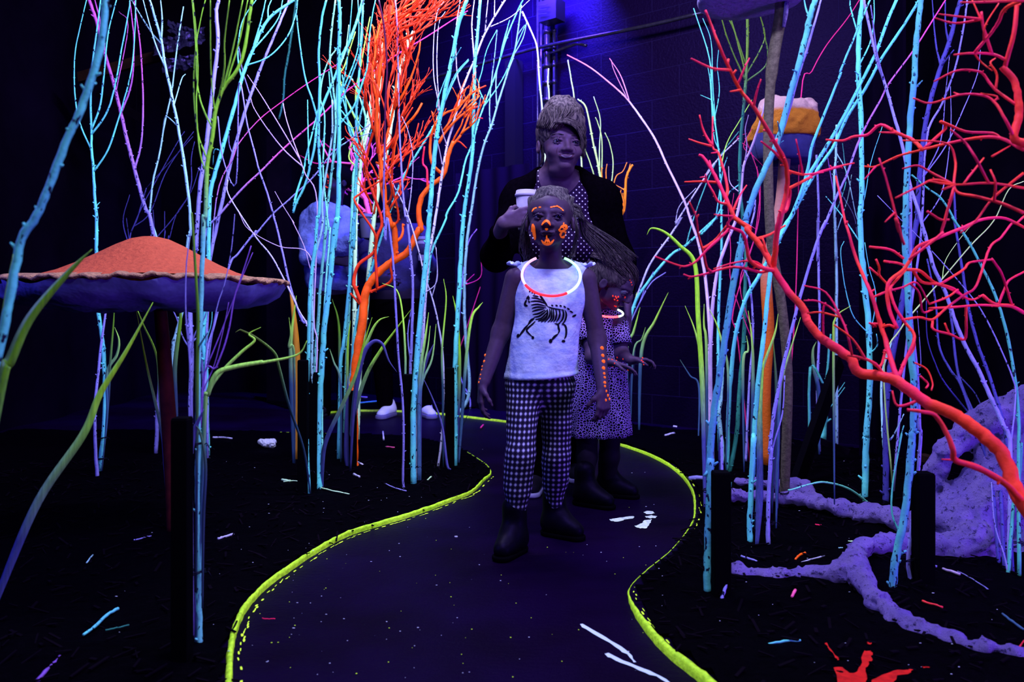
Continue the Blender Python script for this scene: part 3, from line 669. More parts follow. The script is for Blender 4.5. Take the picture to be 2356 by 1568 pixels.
for side, c in ((-1, Q(1187,612,2.73)), (1, Q(1349,614,2.73))):
    pts = [c+Vector((side*.0,0,0))+Vector((math.cos(a)*.028, math.sin(a)*.022, .006*math.sin(3*a))) for a in [i*.5236 for i in range(13)]]
    v_ = []; f_ = []
    for i in range(25):
        a = 2*math.pi*i/24; rr_ = .022*(1+.22*math.sin(5*a+side)); v_.append(c+Vector((rr_*math.cos(a)*1.1+side*.004, rr_*math.sin(a), .010+.006*math.sin(4*a)))); v_.append(c+Vector((-side*.012+.010*math.cos(a), .010*math.sin(a), -.004)))
    for i in range(24): f_.append((2*i,2*i+1,2*i+3,2*i+2))
    o = mesh_obj('shoulder_ruffle', v_, f_, whitef, girl); sm = o.modifiers.new('t','SOLIDIFY'); sm.thickness = .003
bt = bvh_of(tank)
black_print = plain('black_print', (.004,.004,.012), .8, .1)
decal('zebra_print', [(3.5,'Z 405,450 455,455 500,475'),(3.8,'Z 395,482 460,480 525,500'),(3.8,'Z 400,515 460,508 535,525'),(3.8,'Z 408,545 460,532 540,540'),(3.8,'Z 410,572 460,558 520,548'),(3.8,'Z 415,600 470,590 530,556'),(3.8,'Z 425,625 480,612 545,560'),(3.8,'Z 440,645 495,632 553,572'),(3.5,'Z 462,660 510,642 552,600'),
  (3.8,'Z 490,668 530,640 548,590 545,548'),(3.8,'Z 520,670 556,630 570,590 565,545'),(3.8,'Z 548,670 578,640 585,590 580,545'),(3.8,'Z 575,668 598,640 602,590 596,545'),(3.8,'Z 600,668 620,640 628,590 622,548'),(3.8,'Z 625,670 650,630 658,590 650,548'),(4.1,'Z 650,680 682,640 690,590 680,550'),(4.1,'Z 675,695 705,650 715,600 705,560'),(3.5,'Z 640,690 660,670'),
  (5.4,'Z 478,420 505,465 548,525'),(3.2,'Z 545,527 600,545 700,560'),(3.5,'Z 580,515 600,522'),(3.5,'Z 618,515 640,522'),(3.5,'Z 655,516 675,526'),(3.5,'Z 690,522 712,538'),(3.5,'Z 722,540 745,558'),(3.5,'Z 745,565 775,585'),(4.9,'Z 768,618 785,612 803,600'),
  (4.1,'Z 400,372 385,400'),(4.1,'Z 420,385 408,410'),(4.1,'Z 440,395 428,420'),(4.1,'Z 380,430 360,465'),(4.6,'Z 362,470 345,500'),(5.5,'Z 345,490 350,515 372,522'),(3.5,'Z 385,440 378,475'),(3.2,'Z 415,430 470,440'),(4.1,'Z 375,480 392,492'),
  (5.4,'Z 432,632 400,655 375,690'),(4.9,'Z 375,690 335,740 290,800'),(6.1,'Z 290,775 280,808'),(4.1,'Z 440,660 410,690 375,720 362,745 385,775 420,805'),(7.2,'Z 405,808 430,808'),
  (4.6,'Z 610,680 640,690 645,715 652,745 640,775'),(5.7,'Z 640,775 605,805 585,830'),(9.9,'Z 560,838 590,838'),(4.6,'Z 675,680 705,700 715,740 712,790 698,820'),(8.8,'Z 690,828 690,852')], bt, black_print, girl, .0022, 3, 'black running zebra print')
# necklace
def ring(parent_label, c, r, tilt, yaw, tube, secs):
    root = empty('glow_necklace', c); props(root, parent_label, 'necklace')
    R = Matrix.Rotation(yaw,3,'Z')@Matrix.Rotation(tilt,3,'X')
    for nm, a0, a1, col, st, tb in secs:
        mb = MB(); n_ = max(6, int((a1-a0)/6)); pts = [Vector(c)+R@Vector((r*math.sin(math.radians(a)), -r*math.cos(math.radians(a)), 0)) for a in [a0+(a1-a0)*i/n_ for i in range(n_+1)]]
        mb.tube(pts, [tube*tb]*(n_+1), 8); mm, nt_, b_ = mat_new(nm+'_glow'); setc(nt_, b_, col, .3, .4, st); o_ = mb.build(nm, mm, root); o_['label'] = nm.replace('_',' ')
    return root
# angle 0 = front of the ring, 90 = image right
ring('glowing ring necklace with red lower and white-green upper half worn by the girl in white', Q(1268,633,2.665), .0975, .80, 0, .0046,
     [('red_section',-62,30,(1.0,.012,.02),2.6,1),('white_section',30,112,(.50,1.0,.88),1.4,1.05),('green_section',112,150,(.35,1.0,.45),1.7,1),('pink_section',-150,-62,(1.0,.48,.78),1.2,1)])
# boots
bootm = plain('black_boot_leather', (.0012,.0008,.003), .5, .12, nscale=30, bstr=.3)
def boot(parent, ank, toe, r=.042, shaft=.10, mat=None, hs=1.0):
    s = SDF(.005); a = Vector(ank); t = Vector(toe); d = Vector((t.x-a.x, t.y-a.y, 0)); L = d.length; d.normalize(); base = Vector((a.x, a.y, 0))
    s.cap(base+Vector((0,0,.05)), base+Vector((0,0,.05+shaft)), r*.95, r, .02); s.cap(base+Vector((0,0,.045))-d*.008, t+Vector((0,0,.032))-d*.02, r*.95, r*.70, .03); s.cap(base+d*.03+Vector((0,0,.065)), base+d*L*.5+Vector((0,0,.045)), r*.85, r*.75, .03)
    v, f = s.mesh(clip=lambda X,Y,Z: (.012-Z)+X*0+Y*0); o = mesh_obj('boot', v, f, mat or bootm, parent)
    s = SDF(.005); s.cap(base+Vector((0,0,.012))-d*.01, t+Vector((0,0,.012))-d*.018, r*1.0, r*.8, .02)
    v, f = s.mesh(clip=lambda X,Y,Z: np.abs(Z-.009)-.009+X*0+Y*0); mesh_obj('sole', v, f, M['black'], o); return o
boot(girl, (legL[2].x, 2.66, 0), (Q(1150,1280,2.585).x, 2.56, 0)); boot(girl, (legR[2].x, 2.86, 0), (Q(1335,1240,2.80).x, 2.79, 0))
# hair
hair_g = hairmat('hair_girl', (.016,.012,.032), (.100,.082,.130))
s = SDF(.004); Rn = np.array(RH)
s.ell(hd.w(0,.10,.66), (.385*.2,.455*.2,.385*.2), Rn, .02); s.ell(hd.w(.12,.38,.75), (.05,.05,.045), Rn, .03); s.ell(Q(1258,440,2.68), (.030,.035,.016), k=.02); s.ell(Q(1285,440,2.70), (.032,.035,.014), k=.02)
s.ell(hd.w(0,-.38,.44), (.30*.2,.30*.2,.44*.2), Rn, .012, True); s.ell(hd.w(0,-.50,.70), (.26*.2,.24*.2,.16*.2), Rn, .02, True)
s.ell(hd.w(.40,.02,.33), (.02,.03,.045), Rn, .01, True)
v, f = s.mesh(disp=lambda X,Y,Z: NZ(X,Y*.6,Z*.6,70.)*.006, clip=lambda X,Y,Z: (hd.w(0,0,.30).z-Z)+X*0+Y*0); hg = mesh_obj('hair', v, f, hair_g, girl)
mb = MB(); rs_ = random.Random(4)
g1 = [hd.w(.15,.42,.85), hd.w(.42,.50,.72), Q(1340,540,2.80), Q(1372,580,2.86), Q(1392,618,2.92)]; g2 = [hd.w(.15,.42,.80), hd.w(.48,.40,.60), Q(1350,520,2.84), Q(1402,565,2.92), Q(1438,612,2.98)]; g3 = [hd.w(.15,.42,.9), hd.w(.40,.55,.85), Q(1345,510,2.88), Q(1412,548,2.96), Q(1464,590,3.02)]
strands(mb, [g1,g2,g3], 150, .006, .0020, .0006, rs_)
gl = [hd.w(-.33,.0,.62), hd.w(-.40,.02,.42), Q(1201,560,2.72), Q(1206,598,2.76)]; gl2 = [hd.w(-.30,.15,.60), hd.w(-.38,.2,.35), Q(1222,570,2.76), Q(1238,600,2.80)]
strands(mb, [gl,gl2], 60, .007, .0014, .0005, rs_, wave=.014)
gq = [hd.w(.35,.10,.60), hd.w(.40,.14,.35), Q(1318,570,2.74), Q(1312,592,2.72)]; strands(mb, [gq,[p+Vector((.012,.02,0)) for p in gq]], 22, .004, .0013, .0005, rs_)
top1 = [hd.w(x,-.30+abs(x)*.6,.83-abs(x)*.35) for x in (-.3,)]; 
for _ in range(120):
    x = rs_.uniform(-.34,.34); a = [hd.w(x,-.26+abs(x)*.75,.86-abs(x)*.55), hd.w(x*1.05+.02,.0,1.03-abs(x)*.45), hd.w(x*.75+.08,.32,.98-abs(x)*.4), hd.w(.13,.46,.80)]
    mb.tube(cr(a,4), [.0016]*13, 4)
mb.build('hair_strands', hair_g, hg)
# ---------------------------------------------------------------- the smaller child in the leopard dress
kid = empty('person', (P(1372,0,3.35).x, 3.35, 0)); props(kid, 'person, smaller child in a leopard-print dress with bowed head and hands held forward', 'person')
D = 3.35; s = SDF(.0045)
RK = rotm(1.05, -.62, .0); hk = Head(Q(1414,650,3.27), .200, RK); hk.add(s)
s.cap(Q(1398,672,3.34), Q(1388,712,3.37), .034, .036, .03); s.cap(Q(1352,738,3.40), Q(1420,742,3.34), .036, .034, .04); s.ell(Q(1385,800,3.38), (.095,.075,.13), k=.04); s.ell(Q(1378,900,3.38), (.10,.08,.10), k=.04)
aA = [Q(1352,745,3.36), Q(1362,822,3.28), Q(1402,832,3.12)]; aB = [Q(1424,748,3.34), Q(1432,815,3.30), Q(1452,828,3.16)]
for A in (aA, aB): s.cap(A[0], A[1], .031, .026, .03); s.cap(A[1], A[2], .026, .019, .02)
tA = hand(s, aA[2]+Vector((.008,-.004,-.002)), (1,-.25,-.28), (0,-.2,-1), -1, .115, (.2,.25,.3,.35), .2, spread=.15)
tB = hand(s, aB[2]+Vector((.006,-.004,.0)), (1,-.2,.02), (0,-.2,-1), -1, .11, (.5,.6,.65,.7), .3)
lA = [Q(1352,960,3.40), Q(1350,1050,3.34), Q(1345,1140,3.30)]; lB = [Q(1405,960,3.40), Q(1402,1050,3.42), Q(1398,1120,3.46)]
for A in (lA, lB): s.cap(A[0], A[1], .05, .038, .03); s.cap(A[1], A[2], .040, .026, .02)
v, f = s.mesh(); kb = mesh_obj('body', v, f, skin_c, kid); bk = bvh_of(kb)
tights = plain('dark_tights', (.006,.004,.010), .7, .2)
s = SDF(.006)
for A in (lA, lB): s.cap(A[0], A[1], .053, .041, .03); s.cap(A[1], A[2], .043, .029, .02)
v, f = s.mesh(); mesh_obj('tights', v, f, tights, kid)
hk.eyes(kid, (0,-.5)); hk.lips(kid)
NO = (1300,550,4.48)
dabs('face_paint', [(1300+a/4.48, 550+b/4.48, r) for a, b, r in [(495,585,2.2),(522,592,2.2),(548,594,2.2),(512,620,2.2),(540,628,2.4),(530,606,2),(615,598,2.4),(610,575,1.6),(525,690,2.2),(512,684,2),(655,400,1.8),(668,420,1.8),(680,445,1.8),(688,470,1.4)]], bk, facer, kid, 'orange-red painted dots on the cheek')
dabs('hand_paint', [(1300+a/4.48, 550+b/4.48, r) for a, b, r in [(450,1240,2),(485,1242,1.8),(540,1218,2),(530,1250,1.4),(512,1280,1.6),(490,1310,1.4),(600,1235,1.8),(650,1345,2.2),(590,1390,1.6),(775,1210,2),(800,1225,2),(790,1250,2),(805,1265,1.8),(812,1290,1.6)]], bk, facer, kid, 'orange dots on hands')
m, nt, b = mat_new('leopard_print'); av = attr(nt); vo = nt.nodes.new('ShaderNodeTexVoronoi'); vo.feature = 'DISTANCE_TO_EDGE'; vo.inputs['Scale'].default_value = 100; vo.voronoi_dimensions = '2D'
wv2 = nt.nodes.new('ShaderNodeVectorMath'); wv2.operation = 'MULTIPLY_ADD'; nn_ = nt.nodes.new('ShaderNodeTexNoise'); nn_.inputs['Scale'].default_value = 60; nt.links.new(av, nn_.inputs['Vector']); nt.links.new(nn_.outputs['Color'], wv2.inputs[0]); wv2.inputs[1].default_value = (.008,.008,0); nt.links.new(av, wv2.inputs[2]); nt.links.new(wv2.outputs[0], vo.inputs['Vector'])
setc(nt, b, mix(nt, maprange(nt, vo.outputs['Distance'], .10, .16), (.22,.14,.66), (.003,.002,.008)), .85, .1, .02); leop = m
def dressfn(p, th, j, n_):
    t = 1-j/(n_-1); w_ = .010*t*t*math.sin(th*9+1)+.006*t*math.sin(th*17); return p+Vector((math.sin(th), -math.cos(th), 0))*w_
dk = [(Q(1372,1006,3.38).x,3.38,Q(0,1006,3.30).z,.142,.12),(Q(1374,930,3.38).x,3.38,Q(0,930,3.32).z,.128,.11),(Q(1380,850,3.38).x,3.38,Q(0,850,3.35).z,.108,.09),(Q(1386,800,3.38).x,3.38,Q(0,800,3.36).z,.098,.084),(Q(1388,760,3.38).x,3.38,Q(0,760,3.36).z,.094,.078),(Q(1388,728,3.37).x,3.37,Q(0,728,3.36).z,.084,.062),(Q(1389,712,3.37).x,3.37,Q(0,712,3.36).z,.060,.052)]
loft('dress', rings_interp(dk, 7), leop, kid, 96, dressfn)
for A in (aA, aB):
    dd = (A[1]-A[0]).normalized(); mb = MB(); mb.tube([A[0]-dd*.01, A[0]+dd*.05, A[0]+dd*.085], [.040,.043,.046], 18, cap=False)
    n0 = len(mb.v); o = mesh_obj('sleeve', mb.v, mb.f, leop, kid, uv=[(p[0], p[2], 0) for p in mb.v]); sm = o.modifiers.new('t','SOLIDIFY'); sm.thickness = .002
boot(kid, (lA[2].x, 3.30, 0), (Q(1405,1165,3.24).x, 3.22, 0), .043, .09); boot(kid, (lB[2].x, 3.46, 0), (Q(1462,1140,3.42).x, 3.40, 0), .042, .09)
hair_k = hairmat('hair_child', (.014,.009,.024), (.070,.050,.085))
s = SDF(.0045); Rn = np.array(RK); s.ell(hk.w(0,.10,.64), (.40*.2,.46*.2,.40*.2), Rn, .02); s.ell(hk.w(0,-.44,.38), (.30*.2,.30*.2,.42*.2), Rn, .012, True); s.ell(hk.w(0,.30,.30), (.06,.05,.07), Rn, .03)
v, f = s.mesh(disp=lambda X,Y,Z: NZ(X,Y*.6,Z*.6,60.)*.008); hko = mesh_obj('hair', v, f, hair_k, kid)
mb = MB(); q1 = [Q(1370,575,3.32), Q(1405,575,3.24), Q(1440,595,3.2), Q(1464,625,3.22), Q(1462,652,3.25)]; q2 = [Q(1360,590,3.3), Q(1385,598,3.22), Q(1410,612,3.19), Q(1430,632,3.19), Q(1446,650,3.22)]; q3 = [Q(1352,600,3.34), Q(1358,640,3.28), Q(1360,680,3.28), Q(1360,715,3.30), Q(1358,740,3.32)]
strands(mb, [q1,q2], 150, .006, .0022, .0008, rs_); strands(mb, [q3,[p+Vector((.02,.0,0)) for p in q3]], 40, .007, .0022, .0008, rs_)
mb.build('hair_strands', hair_k, hko)
ring('glowing white necklace ring lit red at one side on the smaller child', Q(1392,716,3.30), .075, .30, .35, .0042, [('white_section',20,200,(.80,1.0,.75),2.2,1),('red_section',-160,20,(1.0,.03,.04),9,1)])
# ---------------------------------------------------------------- the woman
wom = empty('person', (P(1285,0,3.6).x, 3.6, 0)); props(wom, 'person, smiling woman with piled-up blond hair, black cardigan over a dotted blouse, holding a cup', 'person')
s = SDF(.0048); RW = rotm(.20, -.04, .03); hw = Head(Q(1292,331,3.50), .246, RW, 1.12); hw.add(s, smile=2.)
s.ell(hw.w(0,-.05,.03), (.056,.056,.034), k=.02)
s.cap(Q(1282,380,3.57), Q(1284,420,3.59), .058, .076, .03); s.cap(Q(1250,422,3.61), Q(1205,455,3.62), .060, .066, .05); s.cap(Q(1320,422,3.61), Q(1375,455,3.62), .060, .066, .05); s.ell(Q(1288,540,3.62), (.175,.125,.19), k=.06)
for q in (1245,1330): s.ell(Q(q,560,3.53), (.085,.075,.085), k=.05)
s.ell(Q(1288,680,3.63), (.185,.15,.20), k=.06); s.ell(Q(1285,790,3.64), (.195,.15,.15), k=.06)
wA = [Q(1196,470,3.60), Q(1142,588,3.48), Q(1148,540,3.25)]; wB = [Q(1385,470,3.62), Q(1428,600,3.62), Q(1442,682,3.52)]
s.cap(wA[0], wA[1], .060, .048, .04); s.cap(wA[1], wA[2], .046, .028, .03); s.cap(wB[0], wB[1], .060, .048, .04); s.cap(wB[1], wB[2], .046, .028, .03)
s.cap(wA[2], Q(1158,514,3.17), .030, .028, .02); hand(s, Q(1160,512,3.165), (.96,-.10,.28), (.10,1,0), 1, .165, (.34,.36,.38,.40), 1.5, spread=.0, fat=1.18)
hand(s, wB[2]+Vector((.0,-.006,-.01)), (.06,-.1,-1), (-.9,.3,0), 1, .175, (.12,.2,.28,.35), .2)
wl = [[Q(1245,830,3.64), Q(1240,960,3.58), Q(1232,1100,3.56)], [Q(1325,830,3.66), Q(1322,960,3.72), Q(1318,1070,3.86)]]
for A in wl: s.cap(A[0], A[1], .092, .062, .05); s.cap(A[1], A[2], .060, .036, .03)
v, f = s.mesh(); wb2 = mesh_obj('body', v, f, skin_w, wom)
hw.eyes(wom, (.1,0), .070, .040)
bw = bvh_of(wb2)
decal('lips', [(6.5,'P 1287,354 1292,359 1303,362 1314,360 1320,354')], bw, lipm, wom, .0012)
decal('teeth', [(2.4,'P 1291,357 1296,359.5 1303,361 1311,360 1316,357')], bw, plain('teeth', (.12,.10,.24), .5, .1), wom, .0022)
decal('smile_crease_shade', [(1.3,'P 1284,338 1281,345 1281,353'),(1.3,'P 1321,338 1325,345 1325,352')], bw, lipm, wom, .0008)  # shade of the cheek folds drawn as thin lip-coloured strokes
mb = MB(); tp = [hw.w(x, -.392+.42*abs(x)**1.35*1.2, .222+.02*(abs(x)/.1)**1.5) for x in (-.08,-.04,0,.04,.08)]; 
browm = plain('brow_hair', (.025,.018,.035), .7, .2)
for H_, par in ((hw, wom),):
    for q in (-1,1):
        mb = MB(); mb.tube(cr([H_.w(q*.06,-.402,.585), H_.w(q*.15,-.385,.608), H_.w(q*.24,-.325,.588)], 4), [.0018+.0008*math.sin(i) for i in range(9)], 5); mb.build('eyebrow', browm, par)
# blouse
m, nt, b = mat_new('dotted_blouse'); av = geo(nt); mp = mapping(nt, av, (1,0,1), (0,0,0)); S_ = sepz(nt, av)
sx = mth(nt, 'ADD', S_[0], S_[2]); sz = mth(nt, 'SUBTRACT', S_[0], S_[2])
def dist01(x, per):
    a = mth(nt, 'DIVIDE', x, per); pp = nt.nodes.new('ShaderNodeMath'); pp.operation = 'PINGPONG'; nt.links.new(a, pp.inputs[0]); pp.inputs[1].default_value = .5; return mth(nt, 'SUBTRACT', .5, pp.outputs[0])
ax_, az_ = dist01(sx, .026), dist01(sz, .026); rr2 = mth(nt, 'ADD', mth(nt, 'MULTIPLY', ax_, ax_), mth(nt, 'MULTIPLY', az_, az_))
setc(nt, b, mix(nt, maprange(nt, rr2, .018, .034), (.45,.40,.90), (.007,.0015,.020)), .7, .2, .02)
def torso(S, e):
    S.cap(Q(1250,422,3.61), Q(1205,455,3.62), .060+e, .066+e, .05); S.cap(Q(1320,422,3.61), Q(1375,455,3.62), .060+e, .066+e, .05); S.cap(Q(1200,470,3.62), Q(1378,470,3.62), .062+e, .062+e, .07); S.ell(Q(1288,540,3.62), (.175+e,.125+e,.19+e), k=.06)
    for q in (1245,1330): S.ell(Q(q,560,3.53), (.085+e,.075+e,.085+e), k=.05)
    S.ell(Q(1288,680,3.63), (.185+e,.15+e,.20+e), k=.06); S.ell(Q(1285,790,3.64), (.195+e,.15+e,.15+e), k=.06)
s = SDF(.006); torso(s, .006); s.ell(Q(1286,392,3.50), (.090,.14,.062), k=.01, sub=True); s.cap(Q(1286,375,3.54), Q(1284,405,3.56), .080, .085, .005, True); s.ell(Q(1282,420,3.47), (.045,.09,.045), k=.02, sub=True)
v, f = s.mesh(disp=lambda X,Y,Z: NZ(X,Y,Z,16.)*.008); mesh_obj('blouse', v, f, m, wom)
card = plain('black_cardigan', (.0010,.0005,.0022), .95, .0, nscale=60, bstr=.4)
s = SDF(.006); torso(s, .020); s.cap(wA[0], wA[1], .078, .064, .04); s.cap(wA[1], wA[1].lerp(wA[2],1.0), .062, .040, .03); s.cap(wB[0], wB[1], .078, .064, .04); s.cap(wB[1], wB[1].lerp(wB[2],.8), .062, .044, .03)
s.cap(Q(1260,870,3.64), Q(1310,870,3.64), .17, .17, .06)
s.cap(Q(1286,375,3.54), Q(1284,405,3.56), .090, .10, .01, True)
for (x0,y0,x1,y1,r) in [(1288,410,1290,450,.13),(1290,450,1296,520,.150),(1296,520,1296,560,.15),(1296,560,1296,760,.12)]: s.cap(Q(x0,y0,3.45), Q(x1,y1,3.42), r, r, .02, True)
v, f = s.mesh(disp=lambda X,Y,Z: NZ(X,Y,Z,13.)*.014); mesh_obj('cardigan', v, f, card, wom)
s = SDF(.008)
for A in wl: s.cap(A[0], A[1], .10, .070, .05); s.cap(A[1], A[2].lerp(A[1],.12), .068, .050, .03)
v, f = s.mesh(); mesh_obj('trousers', v, f, card, wom)
# shoes
shoeu = plain('dark_sneaker', (.010,.008,.022), .6, .2); shoes_ = plain('sole_white', (.30,.28,.75), .6, .2)
def sneaker(parent, ank, toe, up, so, r=.045, h=.02, lace=None):
    a = Vector((ank[0],ank[1],0)); t = Vector((toe[0],toe[1],0)); d = (t-a).normalized(); L = (t-a).length
    s = SDF(.005); s.cap(a+Vector((0,0,.05))-d*.02, t+Vector((0,0,.030))-d*.02, r, r*.72, .03); s.cap(a+Vector((0,0,.05)), a+Vector((0,0,.095)), r*.95, r*.90, .03)
    v, f = s.mesh(clip=lambda X,Y,Z: (h-Z)+X*0+Y*0); o = mesh_obj('shoe', v, f, up, parent)
    s = SDF(.005); s.cap(a+Vector((0,0,.01))-d*.02, t+Vector((0,0,.01))-d*.015, r*1.1, r*.88, .02); v, f = s.mesh(clip=lambda X,Y,Z: np.abs(Z-h*.5-.001)-h*.5+X*0+Y*0); mesh_obj('sole', v, f, so, o)
    if lace:
        mb = MB(); n = Vector((-d.y,d.x,0))
        for i in range(5):
            c = a+d*(L*.25+i*L*.12); z = .098-i*.011; mb.tube([c-n*r*.5+Vector((0,0,z-.012)), c+Vector((0,0,z)), c+n*r*.5+Vector((0,0,z-.012))], [.003]*3, 5)
        mb.build('laces', lace, o)
    return o
sneaker(wom, (Q(1232,0,3.56).x, 3.58), (Q(1222,0,3.44).x, 3.42), shoeu, shoes_); sneaker(wom, (Q(1318,0,3.86).x, 3.88), (Q(1326,0,3.72).x, 3.70), shoeu, shoes_)
# woman's hair
hair_w = hairmat('hair_woman', (.012,.008,.024), (.115,.085,.135), (1,1,.22), 110)
s = SDF(.005); Rn = np.array(RW); H_ = .24
s.ell(hw.w(0,.10,.68), (.46*H_,.50*H_,.42*H_), Rn, .03); s.ell(Q(1295,262,3.52), (.094,.095,.062), k=.03); s.ell(Q(1292,240,3.54), (.062,.07,.035), k=.03); s.ell(Q(1325,285,3.46), (.040,.05,.05), k=.03); s.ell(Q(1262,290,3.48), (.040,.06,.06), k=.03)
s.ell(hw.w(-.02,-.42,.36), (.36*H_,.32*H_,.42*H_), Rn, .012, True); s.ell(hw.w(-.02,-.50,.66), (.26*H_,.25*H_,.16*H_), Rn, .02, True)
v, f = s.mesh(disp=lambda X,Y,Z: NZ(X*1.0,Y,Z*.5,40.)*.012+NZ(X,Y,Z*.4,95.)*.005); hwo = mesh_obj('hair', v, f, hair_w, wom)
mb = MB()
for _ in range(260):
    x = rs_.uniform(-.42,.42); a = [Q(1272+x*90,296-abs(x)*8,3.39+abs(x)*.13), Q(1286+x*112,274,3.388+abs(x)*.10), Q(1293+x*105+12*math.sin(x*9),250,3.415+abs(x)*.08), Q(1294+x*70,232+abs(x)*10,3.47+rs_.uniform(0,.05))]; o_ = Vector((rs_.gauss(0,.003),rs_.gauss(0,.004),rs_.gauss(0,.003)))
    mb.tube([p+o_ for p in cr(a,4)], [.0015]*13, 4)
b1 = [Q(1275,282,3.385), Q(1305,284,3.372), Q(1328,300,3.39), Q(1337,325,3.42), Q(1334,350,3.45)]; b2 = [Q(1285,268,3.40), Q(1315,274,3.395), Q(1340,292,3.42), Q(1347,322,3.45), Q(1343,365,3.49)]
strands(mb, [b1,b2], 150, .004, .0016, .0007, rs_)
b3 = [Q(1258,300,3.44), Q(1249,330,3.47), Q(1250,360,3.5), Q(1244,380,3.53)]; strands(mb, [b3,[p+Vector((-.006,.03,.0)) for p in b3]], 20, .003, .002, .0007, rs_)
mb.build('hair_strands', hair_w, hwo)
# her cup
cupm = plain('paper_cup_white', (.24,.21,.46), .6, .2, nscale=60, vary=.08); lidm = plain('cup_lid', (.30,.27,.56), .5, .1)
def cup(name, lab, c, h, r, cm, lm, sleeve=None, tilt=0, group=None):
    mb = MB(); c = Vector(c); mb.lathe(c, [(.001,0),(r*.74,0),(r*.75,.004),(r*.97,h),(r*.90,h),(.001,h-.005)], 32); o = mb.build(name, cm, loc=c); props(o, lab, 'cup', group)
    mb = MB(); mb.lathe(c, [(r*1.0,h-.008),(r*1.06,h-.006),(r*1.06,h+.002),(r*.99,h+.004),(r*.95,h+.016),(r*.90,h+.018),(r*.86,h+.012),(.001,h+.012)], 32); mb.build('lid', lm, o)
    if sleeve: mb = MB(); mb.lathe(c, [(r*.83,h*.28),(r*.845,h*.28),(r*.95,h*.78),(r*.935,h*.78)], 32); mb.build('sleeve', sleeve, o)
    return o
cup('paper_cup', 'white paper cup with a lid held by the woman in the black cardigan', Q(1211,530,3.235), .145, .044, cupm, lidm)
mb = MB(); rc = Q(1197,508,3.18); 
for i in range(1): mb.tube([rc+Vector((.0,-.009*math.cos(a)-.004,.010*math.sin(a))) for a in [k_*.4488 for k_ in range(15)]], [.0014]*15, 5)
mb.build('ring', metal, wom)
# ---------------------------------------------------------------- people in the back
pa = empty('person', (P(765,0,6.0).x, 6.0, 0)); props(pa, 'person in a pale blue hooded sweatshirt and black trousers standing in the back', 'person')
s = SDF(.010); RA = rotm(-.9, -.1); ha = Head(Q(775,420,5.95), .24, RA); ha.add(s)
s.cap(Q(772,445,5.98), Q(765,480,6.0), .06, .07, .04); s.ell(Q(765,560,6.02), (.20,.15,.27), k=.06); s.ell(Q(765,660,6.02), (.18,.14,.2), k=.06)
la = [[Q(740,700,6.02), Q(738,830,6.0), Q(742,945,6.0)], [Q(795,700,6.02), Q(797,830,6.02), Q(795,948,6.02)]]
for A in la: s.cap(A[0], A[1], .095, .065, .05); s.cap(A[1], A[2], .06, .04, .03)
aa = [Q(800,510,5.9), Q(790,570,5.72), Q(826,540,5.60)]; ab = [Q(715,510,6.0), Q(712,590,5.85), Q(770,600,5.72)]
for A in (aa, ab): s.cap(A[0], A[1], .06, .05, .04); s.cap(A[1], A[2], .045, .03, .03)
hand(s, Q(828,536,5.59), (.8,-.3,-.1), (.2,1,0), 1, .19, (.4,.45,.45,.45), .4); hand(s, Q(772,600,5.70), (1,-.1,0), (0,1,-.2), 1, .18)
v, f = s.mesh(); pab = mesh_obj('body', v, f, skin_b, pa)
bpa = bvh_of(pab)
hoodm = plain('pale_blue_fleece', (.12,.155,.68), .9, .1, nscale=9, bstr=.8, bdist=.03, vary=.35)
s = SDF(.010); s.ell(Q(757,520,6.0), (.205,.17,.19), k=.06); s.ell(Q(765,600,6.02), (.205,.17,.22), k=.06); s.ell(Q(745,485,5.93), (.115,.12,.085), k=.05); s.ell(Q(768,650,6.02), (.20,.165,.10), k=.05)
for A in (aa, ab): s.cap(A[0], A[1], .085, .070, .05); s.cap(A[1], A[2].lerp(A[1],.12), .068, .050, .04)
s.cap(Q(772,440,5.98), Q(765,480,6.0), .075, .085, .01, True)
zh = Q(0,676,6.0).z; v, f = s.mesh(disp=lambda X,Y,Z: NZ(X,Y,Z,9.)*.035+NZ(X,Y,Z*1.6,20.)*.016, clip=lambda X,Y,Z: (zh-.12*(X-Q(765,0,6.).x)*-1-Z)+Y*0); mesh_obj('hooded_sweatshirt', v, f, hoodm, pa)
s = SDF(.010)
for A in la: s.cap(A[0], A[1], .105, .080, .05); s.cap(A[1], A[2], .078, .062, .03)
s.ell(Q(767,690,6.02), (.18,.14,.12), k=.05); v, f = s.mesh(); mesh_obj('trousers', v, f, card, pa)
s = SDF(.010); s.ell(ha.w(0,.1,.66), (.40*.24,.46*.24,.40*.24), np.array(RA), .02); s.ell(ha.w(0,-.42,.40), (.30*.24,.30*.24,.42*.24), np.array(RA), .012, True); v, f = s.mesh(); mesh_obj('hair', v, f, M['black'], pa)
sneaker(pa, (Q(742,0,6).x, 6.0), (Q(735,0,5.9).x, 5.84), shoeu, shoeu); sneaker(pa, (Q(797,0,6).x, 6.02), (Q(812,0,5.9).x, 5.86), plain('grey_shoe', (.04,.04,.10), .7, .2), shoeu)
decal('face_paint', [(2.2,'Q 500,490 520,500 545,540 555,575'),(2.0,'Q 495,520 525,530 540,570'),(2.5,'Q 550,600 550,612'),(2.5,'Q 550,625 550,636'),(2.2,'Q 515,670 535,682 555,685'),(1.8,'Q 510,455 545,440 590,452'),(2.,'Q 560,465 562,478')], bpa, facer, pa, .003, 3, 'red glowing face paint')
cup('paper_cup', 'grey-lidded paper cup held up by the person in the hooded sweatshirt', Q(842,548,5.50), .15, .045, plain('cup_dark', (.05,.05,.14), .6, .2), plain('lid_grey', (.10,.10,.26), .5, .3))
pb = empty('person', (P(915,0,5.9).x, 5.9, 0)); props(pb, 'person in a dark navy jacket with white sneakers standing in the back with a cup', 'person')
